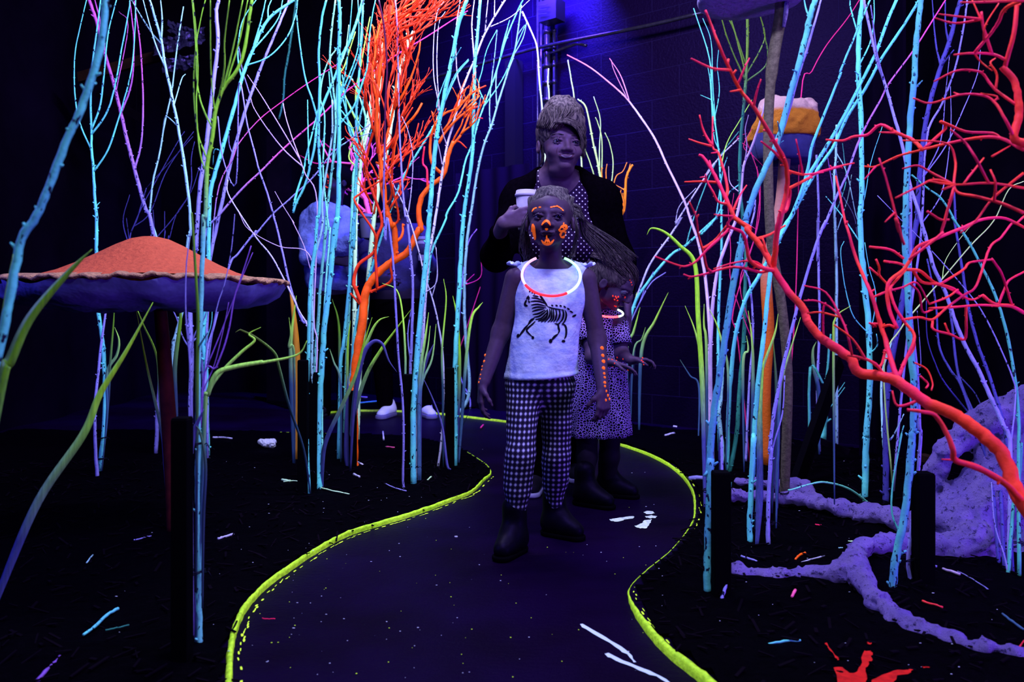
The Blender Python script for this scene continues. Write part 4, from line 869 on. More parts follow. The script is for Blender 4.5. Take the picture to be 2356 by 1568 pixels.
s = SDF(.010); RB = rotm(.25, -.25); hb = Head(Q(912,462,5.85), .235, RB); hb.add(s)
s.cap(Q(912,490,5.88), Q(910,515,5.9), .06, .07, .04); s.ell(Q(907,580,5.92), (.19,.14,.25), k=.06); s.ell(Q(910,670,5.92), (.19,.14,.18), k=.06)
ba = [Q(852,545,5.9), Q(845,610,5.8), Q(868,640,5.62)]; bb = [Q(965,540,5.9), Q(985,610,5.82), Q(975,585,5.62)]
for A in (ba, bb): s.cap(A[0], A[1], .06, .05, .04); s.cap(A[1], A[2], .045, .03, .03)
hand(s, Q(974,582,5.6), (-.2,-.4,.5), (.9,0,.3), 1, .18, (.4,.45,.45,.45), .4); hand(s, Q(870,642,5.6), (.9,-.3,-.2), (0,1,0), 1, .18)
lb_ = [[Q(885,700,5.92), Q(880,830,5.92), Q(886,925,5.95)], [Q(938,700,5.92), Q(955,830,5.92), Q(975,928,5.97)]]
for A in lb_: s.cap(A[0], A[1], .09, .06, .05); s.cap(A[1], A[2], .058, .038, .03)
v, f = s.mesh(); pbb = mesh_obj('body', v, f, skin_b, pb)
navy = plain('navy_jacket', (.015,.013,.085), .85, .15, nscale=9, bstr=.6, bdist=.02)
s = SDF(.010); s.cap(Q(868,540,5.92), Q(952,540,5.92), .085, .085, .06); s.ell(Q(907,590,5.92), (.205,.155,.25), k=.06); s.ell(Q(910,650,5.92), (.205,.155,.15), k=.06)
for A in (ba, bb): s.cap(A[0], A[1], .080, .066, .05); s.cap(A[1], A[2].lerp(A[1],.15), .062, .048, .04)
s.cap(Q(912,480,5.88), Q(910,520,5.9), .08, .09, .01, True); zj = Q(0,692,5.9).z
v, f = s.mesh(disp=lambda X,Y,Z: NZ(X,Y,Z,10.)*.03, clip=lambda X,Y,Z: (zj-Z)+X*0+Y*0); mesh_obj('jacket', v, f, navy, pb)
s = SDF(.010)
for A in lb_: s.cap(A[0], A[1], .10, .078, .05); s.cap(A[1], A[2], .075, .060, .03)
s.ell(Q(911,700,5.92), (.18,.14,.12), k=.05); v, f = s.mesh(); mesh_obj('trousers', v, f, card, pb)
s = SDF(.010); s.ell(hb.w(0,.12,.66), (.41*.235,.46*.235,.42*.235), np.array(RB), .02); s.ell(hb.w(0,-.42,.38), (.30*.235,.30*.235,.46*.235), np.array(RB), .012, True); v, f = s.mesh(); mesh_obj('cap', v, f, plain('dark_knit', (.006,.005,.02), .9, .1), pb)
decal('face_paint', [(2.5,'Q 1345,915 1365,925 1390,930')], bvh_of(pbb), M['amber'], pb, .003, 3, 'orange cheek paint')
wsh = plain('white_canvas', (.42,.42,.95), .8, .1, glow=.03); wso = plain('grey_sole', (.09,.08,.30), .6, .2)
sneaker(pb, (Q(893,0,5.95).x, 5.97), (Q(876,0,5.8).x, 5.80), wsh, wso, .052, .03, shoeu); sneaker(pb, (Q(977,0,5.97).x, 5.99), (Q(994,0,5.82).x, 5.82), wsh, wso, .052, .03, shoeu)
cup('paper_cup', 'banded grey paper cup held by the person in the dark jacket', Q(973,600,5.50), .15, .044, plain('cup_band', (.10,.09,.30), .6, .2), plain('lid_dim', (.08,.08,.24), .5, .3), navy)
# ---------------------------------------------------------------- branches
RND = random.Random(7)
def path3(pts, d0, d1, wob=0.0, rnd=None):
    L = [0.0]
    for a, b in zip(pts, pts[1:]): L.append(L[-1]+math.hypot(b[0]-a[0], b[1]-a[1]))
    out = []; off = 0.0
    for (x, y), l in zip(pts, L):
        t = l/L[-1] if L[-1] else 0
        if rnd and wob: off += rnd.uniform(-wob, wob)
        out.append(P(x, y, d0+(d1-d0)*t+off*(t > 0)))
    return out
def stem_mesh(mb, pts3, r0, r1, rnd, sub=5, n=7, buds=True, power=1.0):
    c = cr(pts3, sub); m = len(c); rad = []
    for i in range(m):
        t = i/(m-1); r = r0+(r1-r0)*t**power
        rad.append(r*(1+rnd.uniform(-.07,.07)))
        if 0 < i < m-1: c[i] = c[i]+Vector((rnd.uniform(-1,1), rnd.uniform(-1,1), 0))*r*.14
    mb.tube(c, rad, n)
    if buds and r0 > .0022:
        tot = sum((c[i+1]-c[i]).length for i in range(m-1)); k = int(tot/.075)
        for _ in range(k):
            i = rnd.randrange(1, m-1); t = (c[i+1]-c[i-1]).normalized(); s = t.orthogonal().normalized(); s.rotate(Matrix.Rotation(rnd.uniform(0,6.28), 3, t))
            r = rad[i]; ln = r*rnd.choice((.5,.6,.8,1.5)); q = c[i]+s*r*.7
            mb.tube([q, q+(s*.75+t*.6).normalized()*(ln+r*.3)], [r*.5, r*.24], 5)
    return c
STEMS = {}
def ST(key, label, mat, d0, d1, w0, w1, path, twigs=(), name='painted_branch', cat='branch', twmat=None, group=None, n=7, buds=True, wob=0.0, power=1.0):
    """a painted branch: stem mesh from base to tip, side twigs as parts. d0 None: stands on the ground where its path starts"""
    rnd = random.Random(hash(key) % 9999 if not isinstance(key, str) else sum(ord(c)*(i+3) for i, c in enumerate(key)))
    pts = px(path)
    if d0 is None: d0 = gd(pts[0][1])
    if d1 is None: d1 = d0
    p3 = path3(pts, d0, d1, wob, rnd)
    mb = MB(); c = stem_mesh(mb, p3, w0/2/F*d0, w1/2/F*d1, rnd, n=n, buds=buds, power=power)
    o = mb.build(name, M[mat], loc=p3[0]); props(o, label, cat, group)
    scr = [(CX+F*v.x/v.y, HY-F*(v.z-CH)/v.y, v.y) for v in c]
    for tw in twigs:
        w, tp = tw[0], px(tw[1]); dd = tw[2] if len(tw) > 2 else rnd.uniform(-.10,.10)
        i = min(range(len(scr)), key=lambda q: (scr[q][0]-tp[0][0])**2+(scr[q][1]-tp[0][1])**2)
        ds = scr[i][2]; q3 = path3(tp, ds, ds+dd, wob*.6, rnd); q3[0] = c[i].copy()
        mb = MB(); r = w/2/F*ds; stem_mesh(mb, q3, r, r*.5, rnd, n=6, buds=buds)
        mb.build('twig', M[tw[3] if len(tw) > 3 else (twmat or mat)], o)
    STEMS[key] = (o, c); return o

# --- left bed
ST('l1','long leaning turquoise branch closest to the camera, crossing the upper corner beside the wide toadstool','cyan',None,1.35,22,15,'P -95,1980 -60,1100 F 15,700 60,470 130,130 215,0 A 270,1180 390,870 470,690 560,450 610,230 635,0 P 247,-60')
ST('l2','slim turquoise branch left of the wide toadstool, splitting into five upright shoots','cyan',3.9,3.95,11,3,'J 630,250 F 632,1200 630,950 620,800 610,700 590,540 580,240 580,0 A 570,1200 560,1000 550,900 550,780 545,600 560,350 580,200 605,0',
   [(4,'A 550,900 480,740 450,560 450,330 480,170 520,0'),(5,'A 555,790 600,640 625,450 650,200 700,0'),(5,'A 560,800 640,680 690,520 730,300 775,60 780,0'),(4.5,'A 570,1030 650,900 710,720 740,620 790,420 810,200 815,0'),(3,'A 575,1250 600,1215')])
ST('l3','blue violet branch tied against the slim five-shoot turquoise one','lav',3.8,3.85,8,4,'J 620,285 F 575,1400 570,1150 590,950 610,750 640,530 645,430')
ST('l4','tall lavender branch rising behind the tip of the wide toadstool and leaning left','lav_pur',None,4.3,9,7,'F 938,1425 945,1200 955,1050 965,600 950,300 905,10 A 870,1240 810,1020 760,830 720,650 680,490 630,320 600,200 570,100 535,0',
   [(5,'A 815,1010 850,850 860,600 845,300 820,100 805,0'),(5,'A 735,690 790,500 805,250 780,0'),(5,'A 600,210 600,120 570,0'),(2.5,'A 700,560 770,160 715,70',.2)])
ST('l5','thin turquoise branch with small forks beside the tall lavender branch behind the wide toadstool','pale',4.4,4.4,6,2.5,'P 392,1035 F 1035,990 1020,830 1005,640 960,200 900,0 A 900,1280 920,1090 960,920 990,740 1030,560 1060,320 1085,150 1103,40')
ST('l6','turquoise branch behind the front dark stake, forking high into shoots spreading left','pale',None,4.2,9,5,'F 1050,1440 1040,830 1060,700 1100,520 1130,150 A 1145,1400 1140,1240 1110,1000 1070,760 1030,560 990,380 970,240 930,100 900,0',
   [(5,'A 970,250 975,120 965,0'),(4,'A 960,270 900,180 790,0'),(4,'A 1000,430 940,280 900,150 860,0'),(3,'A 1050,620 1090,480 1115,445'),(3,'A 1060,760 1000,700 980,760')])
ST('l7','straight lavender branch with black knots directly behind the front green-topped branch','lav',None,4.3,12,8,'F 1150,1440 1145,1190 1150,800 1142,560 1170,200 A 1180,1470 1200,1150 1240,860 1265,650 1290,450 1310,230 1300,80 1315,0',
   [(4,'F 1150,830 1100,720 1060,600 1005,490'),(4,'F 1155,900 1165,720 1230,600 1250,520')])
ST('l8','front branch turning from turquoise to bright green, tied to the dark stake near the toadstool','cyan_green',None,1.98,14,7,'J 1270,1360 1260,1050 1265,900 1260,600 1255,300 1262,0 F 1190,1250 1190,900 1205,600 1215,300 1225,0 A 1235,1300 1245,1000 1270,860 1300,650 1350,520 1420,430 1470,300 1500,100 1515,0',
   [(4.5,'A 1275,760 1220,650 1185,500 1175,250 1155,0'),(4,'A 1250,960 1190,800 1165,550 1175,300 1210,100 1235,0'),(4,'A 1242,1060 1200,900 1180,620 1190,450 1180,200 1160,0'),
    (5,'A 1325,600 1350,400 1350,250 1380,0'),(5,'A 1345,540 1380,380 1420,200 1460,0'),(4,'A 1290,670 1270,450 1265,200 1265,0'),(4.5,'A 1365,500 1430,280 1460,150 1490,0'),(4,'A 1250,1020 1280,1015'),(6,'F 1200,780 1250,690')])
ST('l9','thick turquoise branch leaning right out of the toadstool clump, fanning out at its top','cyan',None,4.3,12,6,'F 1248,1450 1240,1150 1235,900 1220,700 1250,400 A 1255,1300 1270,1130 1320,950 1380,740 1430,560 1470,420 1520,300 B 130,190 190,100 300,20 330,0',
   [(4,'A 1450,480 1430,350 1440,200 1470,100 1540,0'),(4,'B 60,400 180,340 290,220 340,90 352,0'),(4.5,'B 80,320 130,130 160,0'),(4,'B 180,110 175,50 195,0'),(4,'B 95,310 180,190 240,100 262,0'),(3.5,'A 1330,920 1290,900 1280,990'),(3,'F 1245,800 1270,640 1275,530')])
ST('l10','lavender branch leaning right just under the thick turquoise one of the toadstool clump','lav',None,4.5,10,5,'F 1235,1425 1230,1100 1220,750 1240,400 A 1260,1560 1320,1280 1370,1050 1420,850 1480,650 1540,480 B 140,380 180,290 230,170 290,30 300,0',
   [(3,'B 60,570 20,420 0,280'),(3,'A 1385,930 1375,850 1385,700')])
ST('l11','long thin violet branch crossing diagonally behind the red-orange bush, ending in pale tips','lav_mag',4.25,4.6,6,2.5,'P 478,1055 F 1240,600 A 1230,1430 1320,1290 1460,1130 B 130,1030 270,890 500,690 620,570 780,450 930,340 1130,220 1300,110 1375,65')
ST('l12','knobbly lavender diagonal branch below the long violet one, ending before the red-orange bush','lav',4.2,4.5,6,2.5,'P 468,1065 F 1240,860 1290,640 1380,290 1430,220 1540,80 B 90,1420 200,1290 300,1200 450,1060 560,920 680,830 820,720',[(2.5,'B 680,830 740,815 820,790')])
ST('l13','hair-thin magenta branch running diagonally over the lavender crossings','lav_mag',4.3,4.5,3,1.8,'P 474,1050 F 1250,640 A 1300,1200 1400,950 B 0,860 120,720 260,610 400,510 600,380',buds=False)
ST('l14','spray of thin purple shoots growing in front of the toadstool edge','violet',1.92,2.0,5,2.5,'J 1235,1420 F 1215,1050 1300,900 1370,700 1410,480 1450,360 1510,170',
   [(3,'F 1220,1040 1290,880 1350,640 1375,510'),(3,'F 1225,900 1300,560 1350,400 1390,200 1410,0 A 1410,1290',.05,'lav_mag'),(3,'F 1240,850 1340,660 1440,400 1520,210')])
ST('l15','single thin magenta shoot passing before the toadstool rim by the green-topped branch','lav_mag',1.95,1.9,4,2,'J 1228,1350 F 1150,1100 1118,600 1118,330 1130,200 A 1150,1380',name='painted_branch')
ST('l16','dark blue bush of thin twigs seen above the toadstool cap, far behind it','blue',5.0,5.2,4,2,'P 372,1003 372,760 300,575 A 830,1300 880,1130',
   [(2.5,'A 800,1420 850,1250 930,1100 1070,850 1110,790'),(2.5,'A 830,1380 900,1280 990,1050 1090,890 1165,790'),(2.5,'A 700,1500 740,1330 780,1170'),(2,'A 730,1480 760,1310'),(2.5,'F 965,600 930,200 A 930,1410 920,1260'),
    (2.5,'F 975,600 990,100 A 990,1420 990,1270'),(2.5,'F 975,650 1010,150 A 1020,1430 1060,1290 1150,1150 1200,1000'),(2.5,'A 1115,1480 1120,1200 1150,950 1170,850'),(2,'A 1130,980 1160,820')],buds=False)
ST('l17','thin white lavender branch bowing down to the foot of the straight turquoise clump','white_lav',3.6,3.9,5,2.5,'P 706,1130 G 410,1000 420,690 360,560 300,430 200,240 110,130 20,0 A 1370,1160 1370,1080')
ST('l18','lavender branch with tiny knots leaning left, crossing the knobbly diagonal one','lav',3.7,4.2,6,2.5,'P 712,1128 G 435,720 380,620 310,420 270,250 230,70 210,0 B 170,1160 120,1020 90,900 50,750 0,500 A 1420,1100 1340,950 1310,700')
ST('l19','slender pale branch crossing above the hooded person and forking like a wishbone','pinkl',3.6,4.0,4,2,'P 714,1125 G 470,800 450,600 B 470,1220 400,1050 360,940 320,830 280,700 265,620',
   [(3,'B 370,970 260,780 130,570 50,450'),(3,'B 375,1000 270,900 160,760 90,650 70,590'),(2.5,'G 450,350 430,310 390,170 320,20 B 330,1340 260,1230 215,1150'),(2.5,'G 440,400 400,200 B 240,1480 60,1380 0,1280')])
# --- centre-left clump
ST('c1','straight turquoise branch, leftmost thick stem of the clump before the hooded person','cyan',None,3.5,10,5,'K 580,385 565,0 G 400,1300 410,1000 420,700 430,400 460,150 470,0 B 480,1300 490,1100 480,900 480,700 485,500 480,300 500,100 525,0',
   [(5,'B 480,720 440,600 400,480 370,300 345,80 352,0'),(3,'B 485,880 520,800')])
ST('c2','thickest pale turquoise branch in front of the hooded person, straight to the top','cyan',None,3.6,15,8,'K 650,355 G 475,1500 480,1200 495,950 510,700 545,400 565,150 590,0 B 570,1500 595,1250 600,1000 600,750 600,500 600,300 605,100 600,0',
   [(5,'B 610,730 690,640 740,500 770,400 780,250 800,100 820,0'),(4,'B 602,580 640,430 660,250 680,0'),(4,'B 602,620 700,350 720,200 715,0'),(4,'B 604,640 680,450 740,250 735,0'),(3,'B 600,700 690,770 740,650'),(3,'B 605,860 630,830'),(3,'B 600,640 640,590 720,740 765,780')])
ST('c3','turquoise branch slipping behind the thickest one and parting into two tall shoots','cyan_lime',None,3.8,8,4,'G 465,1520 455,930 470,700 490,400 520,100 B 525,1300 555,1050 570,900 580,700 560,480 545,350 560,150 580,0',
   [(4,'B 580,690 590,500 600,420 640,300 660,150'),(3,'B 555,1050 590,900 640,860')])
ST('c4','slim speckled turquoise branch close beside the leftmost thick stem','pale',3.55,3.5,7,4,'K 630,330 G 440,1000 440,600 445,300 500,60 B 500,1200 530,1000 560,800 560,600')
ST('c5','turquoise branch between the hooded person and the one in dark clothes','cyan',None,4.2,9,5,'G 600,1470 610,900 630,750 650,550 670,300 690,0 B 690,1500 700,1200 710,900 705,700 715,550 740,150 745,0',
   [(4,'B 705,880 660,780 640,600 620,450'),(4,'B 708,800 740,650 770,400 790,200'),(3,'B 700,980 760,900 800,770')])
ST('c6','turquoise branch slanting right behind the burnt orange trunk','cyan',None,4.5,7,4,'G 655,1410 680,850 720,560 790,330 870,70 B 880,1350 940,1180 1000,1040 1090,890 1180,740 1240,600 1310,450 1380,360')
ST('c7','lime green shoot standing between the thick turquoise stems','cyan_lime',3.7,3.9,5,3,'P 741,1122 G 505,700 545,100 B 540,1380 515,1150 505,1000 515,700 490,600 500,480 540,360 590,290',twmat='lime')
ST('c8','fan of lime and turquoise shoots with cut ends above the two background people','cyan_lime',5.2,4.9,8,3,'P 792,1000 B 680,1250 700,1000 740,850 760,700 680,480 640,460',
   [(4,'B 745,840 700,600 740,350 780,140 790,100',-.2,'lime'),(4,'B 745,830 610,500 640,380 700,190',-.1,'lime'),(4,'B 720,900 640,700 560,600 540,430',.1,'cyan'),(4,'B 700,980 650,700 590,420 640,280',.1,'cyan'),(5,'B 750,800 790,600 820,420 850,250',0,'mint'),(6,'B 735,900 775,740 800,560',-.1,'mint'),(4,'B 700,1000 660,940 690,800 640,690',.2,'lime')])
ST('c9','pair of turquoise branches with cut lower ends hanging above the hooded person','cyan',4.4,4.3,5,7,'B 325,1280 345,1220 400,1100 450,900 480,700 560,500 620,350 700,150 760,-60',
   [(6,'B 330,1270 340,1180 390,1020 400,950 440,800 480,640'),(4,'B 400,1000 415,800 412,600')],power=1)
ST('c10','bright mint branch glowing inside the top of the red-orange bush','mint',4.6,4.7,12,9,'P 822,1010 826,870 843,700 B 800,1400 850,1050 890,900 920,700 950,500 990,330 1050,190',[(6,'B 850,1000 830,800 845,550 860,400 860,250'),(5,'B 985,350 1010,230 1005,200')])
ST('c11','bright mint branch beside the pink coral branch, cut short','mint',5.0,5.1,11,7,'P 803,1030 806,900 815,760 B 700,1350 720,1100 745,900 790,740 810,650')
# --- centre clump
ST('m1','thick turquoise branch tied to the middle one of three stakes left of the girl','cyan',None,3.75,14,9,'K 1248,325 G 1045,1300 1055,1050 1070,850 1100,500 1130,200 1145,0 B 1150,1250 1160,1100 1180,900 1200,750 1240,550 1290,300 1320,150 1370,0',
   [(3,'B 1205,730 1195,600 1170,450 1170,250 1190,80 1230,10',.2,'white_lav'),(3,'B 1200,700 1190,400 1200,150 1240,70',.15,'white_lav'),(4,'B 1240,640 1300,450 1380,355'),(3,'B 1290,380 1310,330 1335,285'),(3,'B 1270,440 1300,200 1310,120 1330,0',.1,'white_lav'),(4,'B 1215,690 1190,620 1260,420')])
ST('m2','thin lavender branch that turns maroon where it runs up through the burnt orange fans','lav_mar',None,3.5,6,4,'K 1185,350 G 985,1550 990,1300 980,1050 960,850 945,600 930,300 910,120 890,0 B 880,1450 870,1200 875,900 880,600 890,400 870,150 840,0')
ST('m3','blue lavender branch between the thin maroon-topped one and the thick turquoise stem','lav',None,3.9,8,3,'P 945,1095 G 1030,940 1040,700 1045,400 1030,200 1010,0 B 1000,1300 985,1150 970,900 960,600 950,150 940,0',[(4,'G 1030,900 1015,700 1045,500')])
ST('m4','white lavender branch leaning left from the centre clump across the person in dark clothes','white_lav',3.7,4.0,5,2.5,'P 957,1112 G 1110,700 1110,350 1060,130 1020,0 B 1000,1250 920,1090 870,950',[(3,'B 1030,1290 1035,1150 1045,950 1020,800 980,700'),(2.5,'G 1160,480 1190,380 1185,180')])
ST('m5','smooth lavender branch bending right and reaching the top beside the bright window of wall','white_lav',3.7,4.3,9,4,'P 962,1108 G 1070,1300 1085,1050 1130,350 1150,150 B 1150,1500 1190,1250 1220,1050 1250,880 1300,700 1350,520 1420,350 1480,200 1568,50 1600,0',
   [(3,'B 1255,880 1220,780 1190,640'),(3.5,'B 1345,560 1310,430 1305,200 1330,0'),(3,'C 80,165 200,100 310,0'),(3.5,'C 40,215 50,100 60,0'),(3,'C 95,120 100,0'),(3,'B 1230,1000 1200,880 1170,800')])
ST('m6','turquoise branch with many small buds arching right towards the lamp on the wall','cyan',3.7,5.0,7,3,'P 958,1110 G 1100,700 1140,330 1160,200 1240,20 B 1250,1280 1320,1150 1360,970 1400,870 1440,730 1490,590 C 110,430 170,230 240,60 270,0',
   [(3,'B 1480,620 1440,520 1460,430 1490,300 1550,180'),(3,'C 30,640 150,470 220,300 285,150'),(3,'C 140,350 150,260 190,120')])
ST('m7','straight bright turquoise branch tied low to the stake nearest the girl','cyan',None,4.2,12,7,'K 1510,210 G 1300,1200 1300,900 1320,500 1335,200 1350,0 B 1350,1300 1380,1100 1405,900 1410,700 1415,500 1420,350 1440,150 1450,0',
   [(4,'B 1412,380 1400,150 1415,0',.1,'white_lav'),(4,'B 1420,800 1450,600 1470,590')])
ST('m8','turquoise branch with a curled foot standing at the yellow edge left of the girl','pale',None,5.2,8,3,'P 1056,950 G 1375,1090 1385,960 1360,700 1355,400 1370,150 1390,0 B 1400,1250 1430,1050 1470,880 1520,750 C 120,620 180,430 215,330 240,180 260,30',
   [(3,'C 75,770 70,600 100,330 115,180'),(3,'C 105,660 110,450 150,280 190,120'),(3,'C 215,330 270,230 295,120'),(2.5,'C 240,200 265,170 280,150')])
ST('m9','thin pale branch standing left of the stake nearest the girl','white_lav',None,4.1,6,3,'K 1400,215 G 1220,1300 1230,900 1200,650 1160,480 1130,390',[(2.5,'G 1160,490 1190,350 1185,200 1170,150')])
ST('m10','thin magenta branch with forked tips beside the girl, lower part violet','lav_mag',None,6.3,4,2,'P 1082,940 G 1385,1080 1330,950 1320,700 1345,350 1380,150 1430,70',[(2,'G 1330,800 1440,450 1480,330 1515,265',0,'magenta'),(2,'G 1460,430 1450,360 1455,240',0,'magenta'),(2,'G 1460,430 1415,340',0,'magenta')],buds=False)
# --- behind the woman
ST('w1','tall pale lime shoot rising behind the woman up the dark wall','limew',5.9,5.95,4.5,3,'P 1255,962 1255,400 C 390,710 370,500 355,290 320,190 265,70')
ST('w2','short pale lime shoot seen just above the woman’s hair, against the pipes','limew',5.9,5.9,4,3,'P 1268,960 1266,400 C 428,600 420,500 424,412')
ST('w3','short pale lime shoot leaning left above the woman’s hair','limew',5.7,5.75,4,2.5,'P 1345,962 1340,420 C 580,610 560,480 540,360')
ST('w4','cluster of pale lime shoots at the woman’s shoulder, several thin curved tips','limew',None,5.6,6,3,'P 1385,965 1385,480 C 730,1040 690,850 650,650 598,595',
   [(3,'C 725,1010 705,880'),(3,'C 725,1040 730,890 735,720 695,580'),(3,'C 765,1080 745,850 720,740 705,705'),(3,'P 1385,490 C 795,1130 812,980 790,860 762,797'),(3,'P 1380,470 C 690,1030 640,890 622,830')])
ST('w5','small amber branch with stiff upright tips behind the woman’s shoulder','amber',None,5.3,7,5,'P 1392,972 1400,640 C 850,1330 880,1250 890,1080 910,1020 930,990',
   [(3.5,'C 852,1320 820,1190 808,1150 830,1060 870,1030 895,975'),(3,'C 860,1290 850,1200 860,1140'),(3,'C 855,1300 830,1230 812,1175'),(3,'C 870,1260 880,1180 878,1130'),(3,'C 860,1270 835,1180 840,1140'),(3,'C 862,1250 870,1190 855,1150'),(3.5,'C 888,1080 900,1040 915,985'),(3,'C 892,1060 905,1070'),(3,'P 1400,600 C 770,1080 775,985'),(3,'P 1400,600 C 745,1060 750,1010'),(3,'C 808,1150 825,1110'),(3,'C 862,1240 845,1170 830,1150'),(3,'C 858,1300 880,1230 870,1160')],buds=False)
# --- right of the woman
ST('r1','long lavender branch arching up from the mulch to a pink tip over the woman','pinkl',None,4.9,9,3,'P 1633,1080 H 605,900 610,700 580,350 540,150 490,0 C 1240,1210 1130,980 1060,830 960,680 900,600 840,540 680,410 535,330',[(3,'C 910,610 860,460 790,350'),(2,'C 900,590 820,430 800,360')])
ST('r2','pinkish lavender branch behind the heavy front stem, forking near the orange toadstool','pinkl',3.9,3.9,9,4,'P 1640,1070 H 612,860 640,400 700,180 760,30 D 400,1200 420,1000 470,880 520,730 560,580',[(3,'D 425,970 440,870 430,780 450,690'),(3,'D 400,1180 340,1100 330,1000')])
ST('r3','thin pale turquoise branch with a loose brush of fine shoots right of the woman','cyan',None,4.7,8,2,'P 1655,1040 H 660,820 665,500 680,200 680,0 D 285,1200 270,900 230,600 215,350 120,50',
   [(2.5,'D 270,800 235,500 225,250 175,110'),(2.5,'D 262,700 275,550 262,400 270,300'),(2,'D 230,590 160,570'),(2.5,'D 275,900 240,800 220,500 205,400'),(2.5,'D 285,1000 320,860 400,720 470,600',.1,'lime')])
ST('r4','lavender branch sweeping up right out of the grass tuft behind the smaller child','white_lav',None,4.9,6,3,'P 1440,1000 H 70,800 110,640 170,480 250,280 370,110 440,0 C 1190,1340 1330,1120 1440,960 1568,830',[(2.5,'C 1185,1350 1210,1240 1310,1130'),(2,'C 1330,1120 1400,1000 1500,900')])
ST('r5','turquoise branch arching right out of the grass tuft behind the smaller child','cyan',None,4.9,8,3,'P 1443,1002 H 90,850 150,540 230,400 370,230 450,180 540,100 650,0 C 1340,1410 1430,1310 1500,1170 1568,1110',[(3,'C 1245,1470 1300,1300 1390,1060 1460,930 1568,790',.1,'teal2'),(3,'C 1430,1310 1470,1040 1500,940')])
ST('r6','thin hot pink shoot in the grass tuft by the smaller child’s face','lav_mag',5.1,5.1,4,2.5,'P 1442,1000 H 110,720 130,640 200,490 260,390 345,330',[(2,'H 190,510 225,410 270,325')],buds=False)
ST('r7','heavy turquoise branch nearest the path edge on the woman’s side, thickest of all upright stems','cyan_dim',None,2.45,17,13,'M 75,1010 75,800 85,500 100,150 H 600,1560 625,1250 660,1000 700,750 740,450 780,250 820,50 D 440,1300 510,1100 590,930 640,800 690,600 740,430 790,230 820,100 850,0',
   [(6,'D 815,110 800,70 785,0'),(9,'D 560,1020 660,760 750,450 800,300 850,130 885,0',.12,'lav'),(5,'D 735,440 715,420'),(5,'D 630,800 625,730'),(4,'D 600,870 660,845')],n=9)
ST('r8','turquoise branch of the middle bundle, tied twice, reaching far up right over the orange toadstool','cyan',None,3.0,13,7,'M 345,690 345,550 355,300 370,0 H 865,1560 880,1250 905,950 935,700 960,450 1000,200 1060,50 D 720,1280 800,1080 830,1020 E 60,790 210,500 300,320 370,130 425,0',
   [(8,'H 1020,150 D 720,1270 800,1040 830,880 900,700 1000,450 E 90,420 190,180 265,0',-.1)])
ST('r9','turquoise branch rising from a V with a dark teal one, crossing to the upper right','cyan',None,3.6,10,6,'H 715,1535 720,1200 740,900 775,650 830,480 900,360 940,290 1020,150 1060,60 D 760,1200 850,1040 960,880 E 130,700 240,530 330,360 470,150 550,20 570,-20')
ST('r10','dark teal branch with olive tips meeting a turquoise one in a V at the ground','teal_green',None,3.9,10,6,'H 725,1540 770,1300 790,1000 815,700 820,450 825,200 D 400,1150 400,900 420,650 435,450 445,200 435,0',
   [(4,'D 440,470 530,280 545,180 480,0'),(4,'D 430,440 370,200 345,100 355,0'),(4,'D 412,490 330,250 275,60 265,0'),(4,'D 425,420 350,150 290,80'),(4,'D 570,500 560,380 545,200 510,60')])
ST('r11','lavender branch turning pink high up, crossing in front of the grey toadstool stalk','lav_mag',None,3.0,10,3,'M 465,710 460,500 480,100 H 970,1400 1000,1150 1060,850 1130,560 1190,350 1260,130 1307,20 D 900,1370 980,1180 E 130,1040 190,870 240,760 330,600 380,500 530,300 650,110 720,0')
ST('r12','thin lavender pair of shoots leaning on the lavender branch that turns pink','lav',2.78,2.8,5,3,'M 460,690 455,540 480,250 H 990,1380 1045,1180 1060,950')
ST('r13','blue violet twiggy branch hanging behind the middle bundle','lav',3.8,3.9,6,4,'P 1716,1060 H 830,1350 850,950 870,700 850,400 800,250 D 480,1300 490,1200',[(2.5,'H 770,760 740,400 735,200 D 330,1300 320,1150',0,'magenta'),(2.5,'H 800,700 790,400 D 480,1450 510,1250 515,1180 500,1000',0,'magenta')],buds=True)
ST('r14','hanging pink tangle of fine shoots beside the orange toadstool','magenta',4.0,4.0,3,2,'P 1725,1062 H 780,750 750,560 D 500,1380 520,1150 510,1050 470,930 430,830',[(2,'D 470,930 420,880 460,790 480,760'),(2,'D 470,930 550,1010'),(2,'D 450,880 380,830 440,800'),(2,'D 500,1380 360,1280 362,1160')],buds=False)
ST('r15','lavender upright branch in the dark behind the grey stalk','lav',None,4.4,6,5,'P 1886,1045 H 1255,1060 1270,620 1265,400 1260,0 D 865,1568 870,1200 858,930')
ST('r16','turquoise branch with a pointed foot in the dark beyond the grey stalk','pale',None,4.4,7,5,'P 1925,1040 I 195,640 195,400 190,150 185,0 E 60,1568 50,1100 60,950 65,750',
   [(2.5,'E 60,1300 120,1100 110,950 100,860',0,'teal2'),(2.5,'E 55,1200 20,1000 0,870',0,'violet'),(2.5,'E 60,1400 130,1200 155,1050'),(2.5,'E 60,1000 90,1150 170,1300 190,1440',.1,'lav'),(2.5,'E 60,900 130,1050 190,1320 230,1200')])
ST('r17','thick pale turquoise branch with black ties standing beyond the violet roots','cyan',None,3.5,15,10,'M 1075,415 1080,200 1085,0 I 375,1300 395,1000 390,700 365,400 345,200 335,0 E 215,1200 215,900 210,650 195,450 200,200 220,0',
   [(4,'E 210,420 265,260 290,120 290,0'),(3,'I 362,690 300,600 260,480 235,350 220,200 E 110,1450'),(4,'I 405,830 440,770 435,700'),(5,'E 200,240 185,180 150,50 145,0'),(2.5,'E 225,1240 235,1180 270,980 340,760'),(3.5,'E 200,1450 100,1300 0,1180'),(3,'I 395,690 420,590 430,450 390,300 365,150'),(3,'E 195,440 175,430')],n=9)
